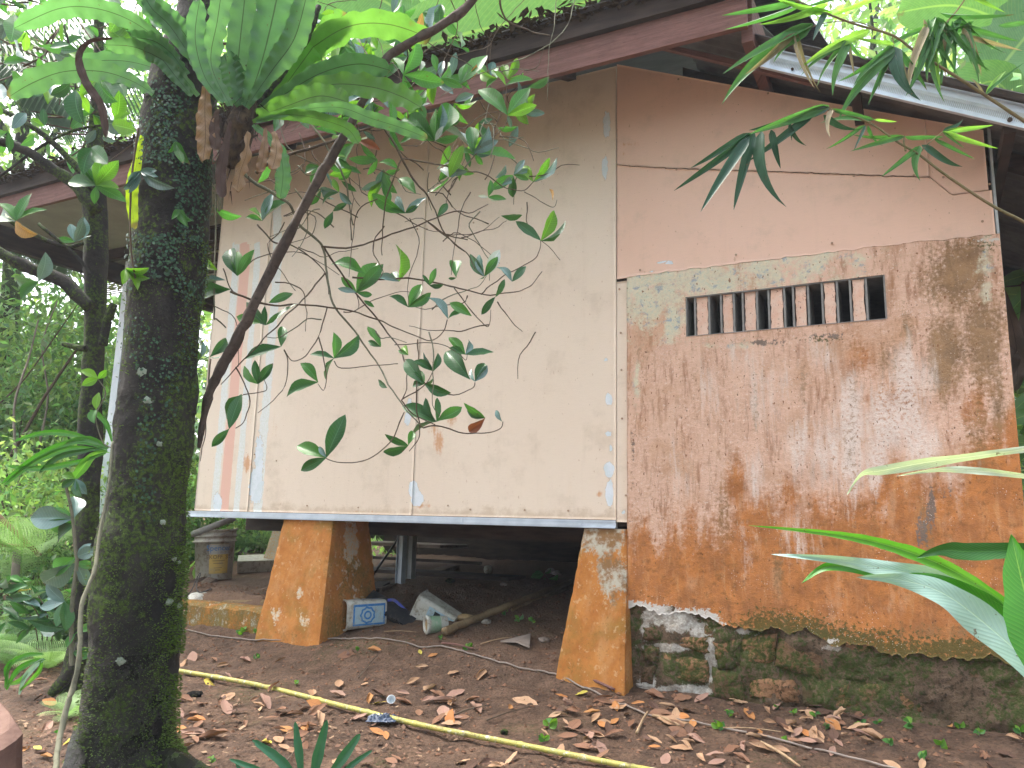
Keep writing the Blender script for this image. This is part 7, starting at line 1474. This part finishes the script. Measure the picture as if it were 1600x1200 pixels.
# undergrowth left and behind the veranda
for k, (px, py, Y, rx, rz_, n, s_, mi, lab) in enumerate([(40, 640, 8.0, 1.1, .85, 5200, .10, 0, 'fine leaved shrub at left edge behind the slim tree'), (110, 560, 9.5, 1.0, 1.1, 4200, .11, 0, 'tall loose shrub between the slim tree and the left edge'), (20, 560, 10.5, 1.4, .9, 3000, .12, 2, 'loose pale shrub deep in the left background'),
    (60, 780, 6.6, .9, .5, 4200, .07, 2, 'low bright shrub behind the ferns at left'), (215, 760, 8.5, 1.0, .8, 3600, .09, 0, 'shrub seen between the two tree trunks'), (330, 800, 8.8, .9, .55, 4200, .07, 2, 'bright undergrowth behind the paint pail'), (410, 850, 8.9, .7, .40, 3000, .06, 0, 'low green plants behind the cream rear pillar'), (250, 880, 8.0, .9, .35, 2600, .06, 0, 'ground plants left of the paint pail'), (20, 900, 5.6, .6, .28, 2400, .05, 0, 'low plants by the pale post at left'), (150, 680, 8.0, .7, .9, 2600, .09, 2, 'light green shrub behind the white veranda post'), (1640, 560, 6.0, .8, 1.6, 3500, .12, 2, 'bright shrub beyond the right end of the masonry wall')]):
    c_ = at(px, py, Y); zb_ = float(ground_base(c_.x, c_.y)); t = thing('shrub', (c_.x, c_.y, zb_), lab, 'shrub'); leafcloud('foliage', c_, (rx, rx * .7, rz_), n, s_, FO[mi], t, spread=.3)
    for q in range(5):
        a = q * 1.3; V, F, U = tube_geo([Vector((c_.x, c_.y, zb_ - .05)), Vector((c_.x + math.cos(a) * rx * .3, c_.y + math.sin(a) * rx * .3, c_.z))], [.018, .006], 6, True, .3); obj('stem', V, F, M['twig'], t, U)
# ferns
def fern_mesh(n=24, L=1.0, mat=None):
    V = []; F = []
    def quad(p, d, s, l, w_):
        b_ = len(V); V.extend([p, p + d * l * .5 + s * w_, p + d * l, p + d * l * .5 - s * w_]); F.append((b_, b_ + 1, b_ + 2, b_ + 3))
    for i in range(n):
        t = (i + 1) / (n + 1); c_ = Vector((t, 0, .32 * t - .62 * t * t)); T = Vector((1, 0, .32 - 1.24 * t)).normalized(); pl_ = .34 * math.sin(math.pi * (t * .86 + .10)) ** .8
        for sd2 in (-1, 1):
            d = (Vector((0, sd2, -.12)) + T * .45).normalized(); m_ = 9
            for j in range(m_):
                u = j / m_; q = c_ + d * pl_ * u - Vector((0, 0, .10 * u * u * pl_)); ll = pl_ * .19 * (1 - u * .75)
                for s3 in (-1, 1): quad(q, (T * s3 + d * .5).normalized(), d, ll, pl_ * .034)
    for i in range(n):
        t = i / n; t2_ = (i + 1) / n; a, c_ = Vector((t, 0, .32 * t - .62 * t * t)), Vector((t2_, 0, .32 * t2_ - .62 * t2_ * t2_)); b_ = len(V); V.extend([a + Vector((0, .004, 0)), c_ + Vector((0, .004, 0)), c_ - Vector((0, .004, 0)), a - Vector((0, .004, 0))]); F.append((b_, b_ + 1, b_ + 2, b_ + 3))
    return mesh('frond', V, F, mat, [(v.x, 0) for v in V])
FNM = [fern_mesh(24, 1, leaf_mat('fern_pinna_light', (.30, .48, .20), (.38, .56, .24), None, .5, .45, vein=False)), fern_mesh(20, 1, leaf_mat('fern_pinna_green', (.16, .32, .13), (.22, .38, .16), None, .5, .4, vein=False))]
for i, (px, py, Y, n, L, mi, lab) in enumerate([(40, 830, 5.4, 11, .62, 0, 'pale feathery fern at left, behind the slim tree'), (105, 800, 6.0, 10, .62, 0, 'feathery fern just left of the slim tree trunk'), (-15, 780, 5.8, 10, .7, 0, 'large light fern cut by the left edge'), (70, 900, 5.0, 8, .42, 1, 'small fern low among the plants left of the slim tree'), (10, 960, 4.6, 7, .4, 1, 'low dark fern near the left edge above the brown block'), (365, 850, 8.4, 9, .55, 1, 'fern behind the paint pail under the wall foot'), (430, 845, 8.6, 8, .5, 0, 'fern between the cream rear pillar and the orange pillar'), (300, 870, 8.2, 7, .45, 0, 'fern seen between trunk and paint pail'), (395, 825, 9.2, 8, .6, 1, 'high fern in the gap left of the rear pillar'), (215, 830, 7.6, 8, .6, 0, 'fern hidden mostly by the thick trunk')]):
    c_ = at(px, py, Y); zb_ = float(ground_base(c_.x, c_.y)); z_ = max(zb_, c_.z - .15); t = thing('fern', (c_.x, c_.y, zb_), lab, 'fern')
    for k in range(n):
        a = k / n * 6.283 + random.uniform(-.3, .3); l = L * random.uniform(.75, 1.1); Mx = Matrix.Translation((c_.x, c_.y, zb_ + random.uniform(0, max(.02, z_ - zb_)))) @ Matrix.Rotation(a, 4, 'Z') @ Matrix.Rotation(-random.uniform(.4, 1.0), 4, 'Y') @ Matrix.Diagonal((l, l, l, 1)); inst('frond', FNM[mi], Mx, t)
# bare saplings among the left background
for i, (pts, dep, r, lab) in enumerate([([(30, 760), (22, 640), (45, 560), (60, 500)], 6.4, .012, 'thin pale bare stem leaning in the foliage at left'), ([(0, 740), (30, 690), (70, 620), (110, 560), (125, 540)], 7.0, .018, 'dark slanting stem in the foliage left of the slim tree'), ([(60, 700), (75, 620), (66, 540), (90, 470)], 7.4, .012, 'slender upright stem behind the slim tree at left'), ([(0, 630), (40, 590), (90, 520), (125, 470)], 7.2, .009, 'thin twisted twig crossing the left background')]):
    V, F, U = tube_geo(smooth_path([at(x, y, dep) for x, y in pts], 5), [r, r * .5], 7, True, .3); tag(obj('sapling', V, F, M['tile'] if i % 2 == 0 else M['twig'], None, U, True), lab, 'sapling')
for i, (x, y, sz, lab) in enumerate([(15, 1040, .34, 'low spreading fern right at the left edge, above the cracked block'), (75, 1045, .30, 'low fern between the cracked block and the slim tree foot'), (55, 985, .34, 'mid sized fern among the left plants below the narrow leaved shrub'), (110, 1120, .20, 'small fern sprig just left of the thick trunk foot')]):
    p = gp(x, y); t = thing('fern', p, lab, 'fern')
    for k in range(8):
        a = k / 8 * 6.283 + random.uniform(-.3, .3); l = sz * random.uniform(.7, 1.1); inst('frond', FNM[1 - i % 2], Matrix.Translation(p) @ Matrix.Rotation(a, 4, 'Z') @ Matrix.Rotation(-random.uniform(.3, .9), 4, 'Y') @ Matrix.Diagonal((l, l, l, 1)), t)
for i, (px, py, rx, n, lab) in enumerate([(30, 1010, .26, 1500, 'tangle of small leaves at the left edge by the ferns'), (95, 1015, .18, 1000, 'small leafy weed patch at the foot of the slim tree')]):
    p = gp(px, py); t = thing('weed', p, lab, 'weed'); leafcloud('foliage', p + Vector((0, 0, .08)), (rx, rx * .7, .10), n, .045, FO[i], t, spread=.3)
# palms
def palm_frond(parent, p0, d, L, n, mat, droop=.5, leaf=.5, hang=.6):
    d = Vector(d).normalized(); sidev = d.cross(Vector((0, 0, 1))).normalized(); V = []; F = []
    for i in range(n):
        t = .12 + .88 * i / n; c_ = p0 + d * L * t - Vector((0, 0, droop * L * t * t)); T = (d - Vector((0, 0, 2 * droop * t))).normalized(); l = leaf * L * math.sin(math.pi * (.15 + t * .75)) 
        for s in (-1, 1):
            q = (sidev * s * (1 - hang * .5) + T * .5 - Vector((0, 0, hang))).normalized(); w_ = T * .012 * L * .55; b_ = len(V); V += [c_ - w_, c_ + w_, c_ + q * l * .6 + w_ * .7 - Vector((0, 0, .03)), c_ + q * l - Vector((0, 0, l * .2)), c_ + q * l * .6 - w_ * .7 - Vector((0, 0, .03))]; F.append((b_, b_ + 1, b_ + 2, b_ + 3, b_ + 4))
    o = obj('frond', V, F, mat, parent, [(0, 0)] * len(V))
    pts = [p0 + d * L * t - Vector((0, 0, droop * L * t * t)) for t in np.linspace(0, 1, 9)]; V, F, U = tube_geo(pts, [.03, .008], 6); obj('rib', V, F, M['culm'], o, U)
PM = leaf_mat('palm_leaflet', (.06, .13, .06), (.10, .18, .08), None, .45, .3, vein=False)
for i, (px, py, Y, targets, lab) in enumerate([(-90, 60, 8.5, [((1, .1, .1), 2.4, .28), ((1, 0, .45), 2.6, .3), ((.9, -.2, -.2), 2.2, .3), ((.6, .6, .6), 2.4, .4), ((-1, .2, .3), 2.4, .4), ((.2, -1, .3), 2.2, .4)], 'palm with comb-like fronds at the upper left corner'), (-60, 330, 7.5, [((1, .1, .05), 1.6, .25), ((1, .3, .3), 1.7, .35), ((.9, -.3, -.1), 1.5, .3), ((.5, .5, .7), 1.7, .5), ((-1, .3, .3), 1.6, .4)], 'smaller palm at left, its fronds behind the slim tree'), (640, -120, 11.5, [((.6, -.5, .1), 2.6, .4), ((-.7, -.5, .1), 2.6, .4), ((-.2, -.9, .2), 2.4, .5), ((.9, .2, .3), 2.8, .4), ((-.9, .3, .3), 2.8, .4), ((.2, -.6, 0), 2.4, .5)], 'palm high behind the roof at the top centre')]):
    c_ = at(px, py, Y); z0 = float(ground_base(c_.x, c_.y)); t = thing('palm', (c_.x, c_.y, z0), lab, 'palm')
    V, F, U = tube_geo([Vector((c_.x, c_.y, z0 - .1)), c_.lerp(Vector((c_.x, c_.y, z0)), .5) + Vector((.08, 0, 0)), c_], [.16, .12, .10], 12, True, .1); obj('trunk', V, F, M['bark2'], t, U, True)
    for d, L, dr in targets: palm_frond(t, c_, d, L, 30, PM, dr, .42)
# plants around the slim tree and the left margin
sp = thing('strap_leaf_plant', at(170, 705, 3.7), 'epiphyte with long drooping strap leaves on the slim tree', 'plant')
for (pts, w_, k) in [([(168, 702), (120, 690), (60, 712), (0, 758)], 6, 'g'), ([(168, 705), (110, 700), (50, 725), (5, 760)], 5, 'g'), ([(165, 708), (120, 722), (60, 732), (10, 728)], 5, 'g'), ([(168, 700), (120, 680), (70, 676), (20, 690)], 5, 'g'), ([(166, 706), (145, 712), (125, 735), (114, 750)], 8, 'l'), ([(170, 700), (150, 690), (130, 686), (100, 692)], 6, 'g'), ([(160, 700), (130, 705), (90, 715), (60, 740)], 5, 'k'), ([(175, 690), (165, 660), (140, 640)], 4, 'g')]: frond([(x, y) for x, y in pts], w_, GL[k], sp, name='leaf', dfn=3.6, wave=.05, tip=.2, curl=.4, nx=14)
c_ = at(150, 590, 3.7); cl = thing('climber', at(165, 700, 3.7), 'thin climber with bright leaves rising before the slim tree to the white post', 'climber')
fan(cl, 153, 592, [(128, 575, 'bright'), (166, 580, 'bright'), (130, 600, 'bright')], 3.5, width=1.4); fan(cl, 150, 640, [(152, 612, 'bright'), (140, 655, 'green'), (160, 655, 'green')], 3.5, width=1.3)
V, F, U = tube_geo(smooth_path([at(x, y, 3.5) for x, y in [(153, 592), (165, 615), (150, 650), (160, 690), (175, 700)]], 5), .003, 6); obj('stem', V, F, M['twig_pale'], cl, U)
cl2 = thing('climber', at(122, 1010, 3.6), 'big leaved climber on the lower left side of the slim tree', 'climber')
for (x, y, tips) in [(118, 748, [(98, 738, 'bright'), (95, 760, 'dark'), (120, 775, 'dark'), (130, 770, 'sheen')]), (115, 810, [(40, 808, 'sheen'), (70, 830, 'green'), (85, 790, 'green'), (124, 770, 'sheen')]), (118, 820, [(80, 838, 'dark'), (95, 800, 'green')]), (120, 870, [(150, 858, 'sheen'), (75, 895, 'green'), (140, 848, 'sheen')]), (118, 880, [(152, 885, 'green'), (140, 915, 'sheen'), (60, 920, 'sheen')]), (100, 940, [(60, 950, 'sheen'), (108, 980, 'dark'), (70, 915, 'sheen'), (88, 978, 'dark')]), (118, 990, [(150, 975, 'green'), (100, 1010, 'green')]), (112, 1020, [(145, 1022, 'green'), (152, 1018, 'sheen')])]: fan(cl2, x, y, tips, 3.55, width=1.35)
V, F, U = tube_geo(smooth_path([at(x, y, 3.55) for x, y in [(100, 748), (112, 800), (118, 860), (120, 880), (112, 950), (112, 1040)]], 5), [.006, .010], 8); obj('stem', V, F, M['twig_pale'], cl2, U)
dk = thing('shrub', gp(40, 1010), 'dark narrow leaved shrub low at the left edge above the cracked block', 'shrub')
for k in range(62):
    x, y = random.uniform(-10, 105), random.uniform(905, 985); a = random.choice([random.uniform(2.6, 4.2), random.uniform(-1, .5)]); L = random.uniform(22, 44); place_leaf(dk, at(x, y, 3.9), at(x + math.cos(a) * L, y - math.sin(a) * L, 3.9 + random.uniform(-.1, .1)), random.choice(['dark', 'dark', 'sheen', 'green']), width=.7)
for k in range(4): V, F, U = tube_geo(smooth_path([gp(60 + k * 6, 1015), at(50 + k * 12, 965, 3.95), at(5 + k * 26, 925, 3.9)], 4), [.004, .002], 5); obj('stem', V, F, M['twig'], dk, U)
gs = thing('grass_tuft', gp(30, 1075), 'tuft of arching grass blades beside the cracked brown block', 'grass')
for (pts, w_, k) in [([(8, 1075), (15, 1040), (40, 1024), (70, 1022)], 4, 'g'), ([(10, 1078), (25, 1050), (50, 1034), (72, 1030)], 5, 'g'), ([(30, 1085), (38, 1060), (55, 1040), (70, 1028)], 5, 'p'), ([(12, 1070), (10, 1045), (20, 1030)], 4, 'g'), ([(30, 1080), (60, 1050), (65, 1030)], 4, 'l'), ([(10, 1070), (30, 1064), (45, 1048)], 4, 'l')]: frond([(x, y) for x, y in pts], w_, GL[k], gs, name='blade', dfn=3.0, wave=0, tip=.1, curl=.4, nx=12)
for i, (y0, lab) in enumerate([(905, 'yellow sick leaf on the ground plants at the left edge')]):
    o = inst('yellow_leaf', DRY['yellow'][0], Matrix.Translation(at(8, 925, 4.6)) @ Matrix.Rotation(-.3, 4, 'X') @ Matrix.Diagonal((.15, .2, .15, 1))); tag(o, lab, 'leaf')
# old post and rails at left
rl = thing('rail_fence', at(22, 915, 5.6), 'pale old post with a bamboo rail and leaning pole at the left edge', 'fence')
for (pts, r) in [([(22, 925), (27, 860)], .026), ([(-20, 850), (44, 853)], .012), ([(-20, 790), (0, 808), (62, 868)], .016)]:
    V, F, U = tube_geo([at(x, y, 5.4) for x, y in pts], r, 10, True, .1); obj('post' if r > .02 else 'rail', V, F, M['tile'] if r > .02 else M['bamboo_old'], rl, U, True)
# pale open ground patch and grassy cover on the left
b = MB()
for k in range(9000):
    x, y = random.uniform(-9, -1.0), random.uniform(4.4, 12); off = (x - _wox) * WN.x + (y - _woy) * WN.y; s_ = (x - _wox) * WE.x + (y - _woy) * WE.y
    if s_ > S_L - .9 and off > -3.2 and off < .9: continue
    if s_ > S_L - .2 and off > -4.2: continue
    if vnoise(x * 1.3, y * 1.3) < .38: continue
    z = gz(x, y); L = random.uniform(.04, .13); a = random.uniform(0, 6.28); d = Vector((math.cos(a) * L * .7, math.sin(a) * L * .7, L * random.uniform(.3, 1))); q = Vector((-math.sin(a), math.cos(a), 0)) * L * .17; p = Vector((x, y, z)); g = random.uniform(.6, 1.4); b.add([p, p + d * .5 + q, p + d, p + d * .5 - q], [(0, 1, 2, 3)], None, (g, g, g * .9))
o = b.obj('ground_cover', FO[2], None, False, True); tag(o, 'low green ground plants and grass at left', 'ground cover', kind='stuff')

# unseen trees added behind and beside the camera to shade the upper wall
for a in [(-6.5, -4.5, 10, 3.2, 2600, .34, 1, 'unseen tall tree added behind the viewer at left for its shade'), (-.5, -7.5, 12, 3.6, 2600, .36, 0, 'unseen tall tree added straight behind the viewer for its shade'), (6.0, -5.0, 10, 3.2, 2600, .34, 1, 'unseen tall tree added behind the viewer at right for its shade'), (-10, 3, 9, 2.8, 2200, .32, 0, 'unseen tree added left of the yard for its shade'), (9.5, 2, 9, 2.8, 2200, .32, 0, 'unseen tree added right of the yard for its shade')]: bg_tree(*a)

# ================================================================== thin haze added to lift the background like a lens veil
hz = N('haze'); hz.t.nodes.clear(); vo = hz.t.nodes.new('ShaderNodeOutputMaterial'); pv = hz.t.nodes.new('ShaderNodeVolumePrincipled')
pv.inputs['Density'].default_value = .0026; pv.inputs['Color'].default_value = (.86, .92, 1, 1); pv.inputs['Anisotropy'].default_value = .2; hz.t.links.new(pv.outputs[0], vo.inputs['Volume'])
b = MB(); b.box((-62, -32, -3), (124, 0, 0), (0, 114, 0), (0, 0, 20)); hzo = b.obj('haze', hz.m); tag(hzo, 'thin haze added over the yard to imitate a pale lens veil', 'haze', kind='stuff')
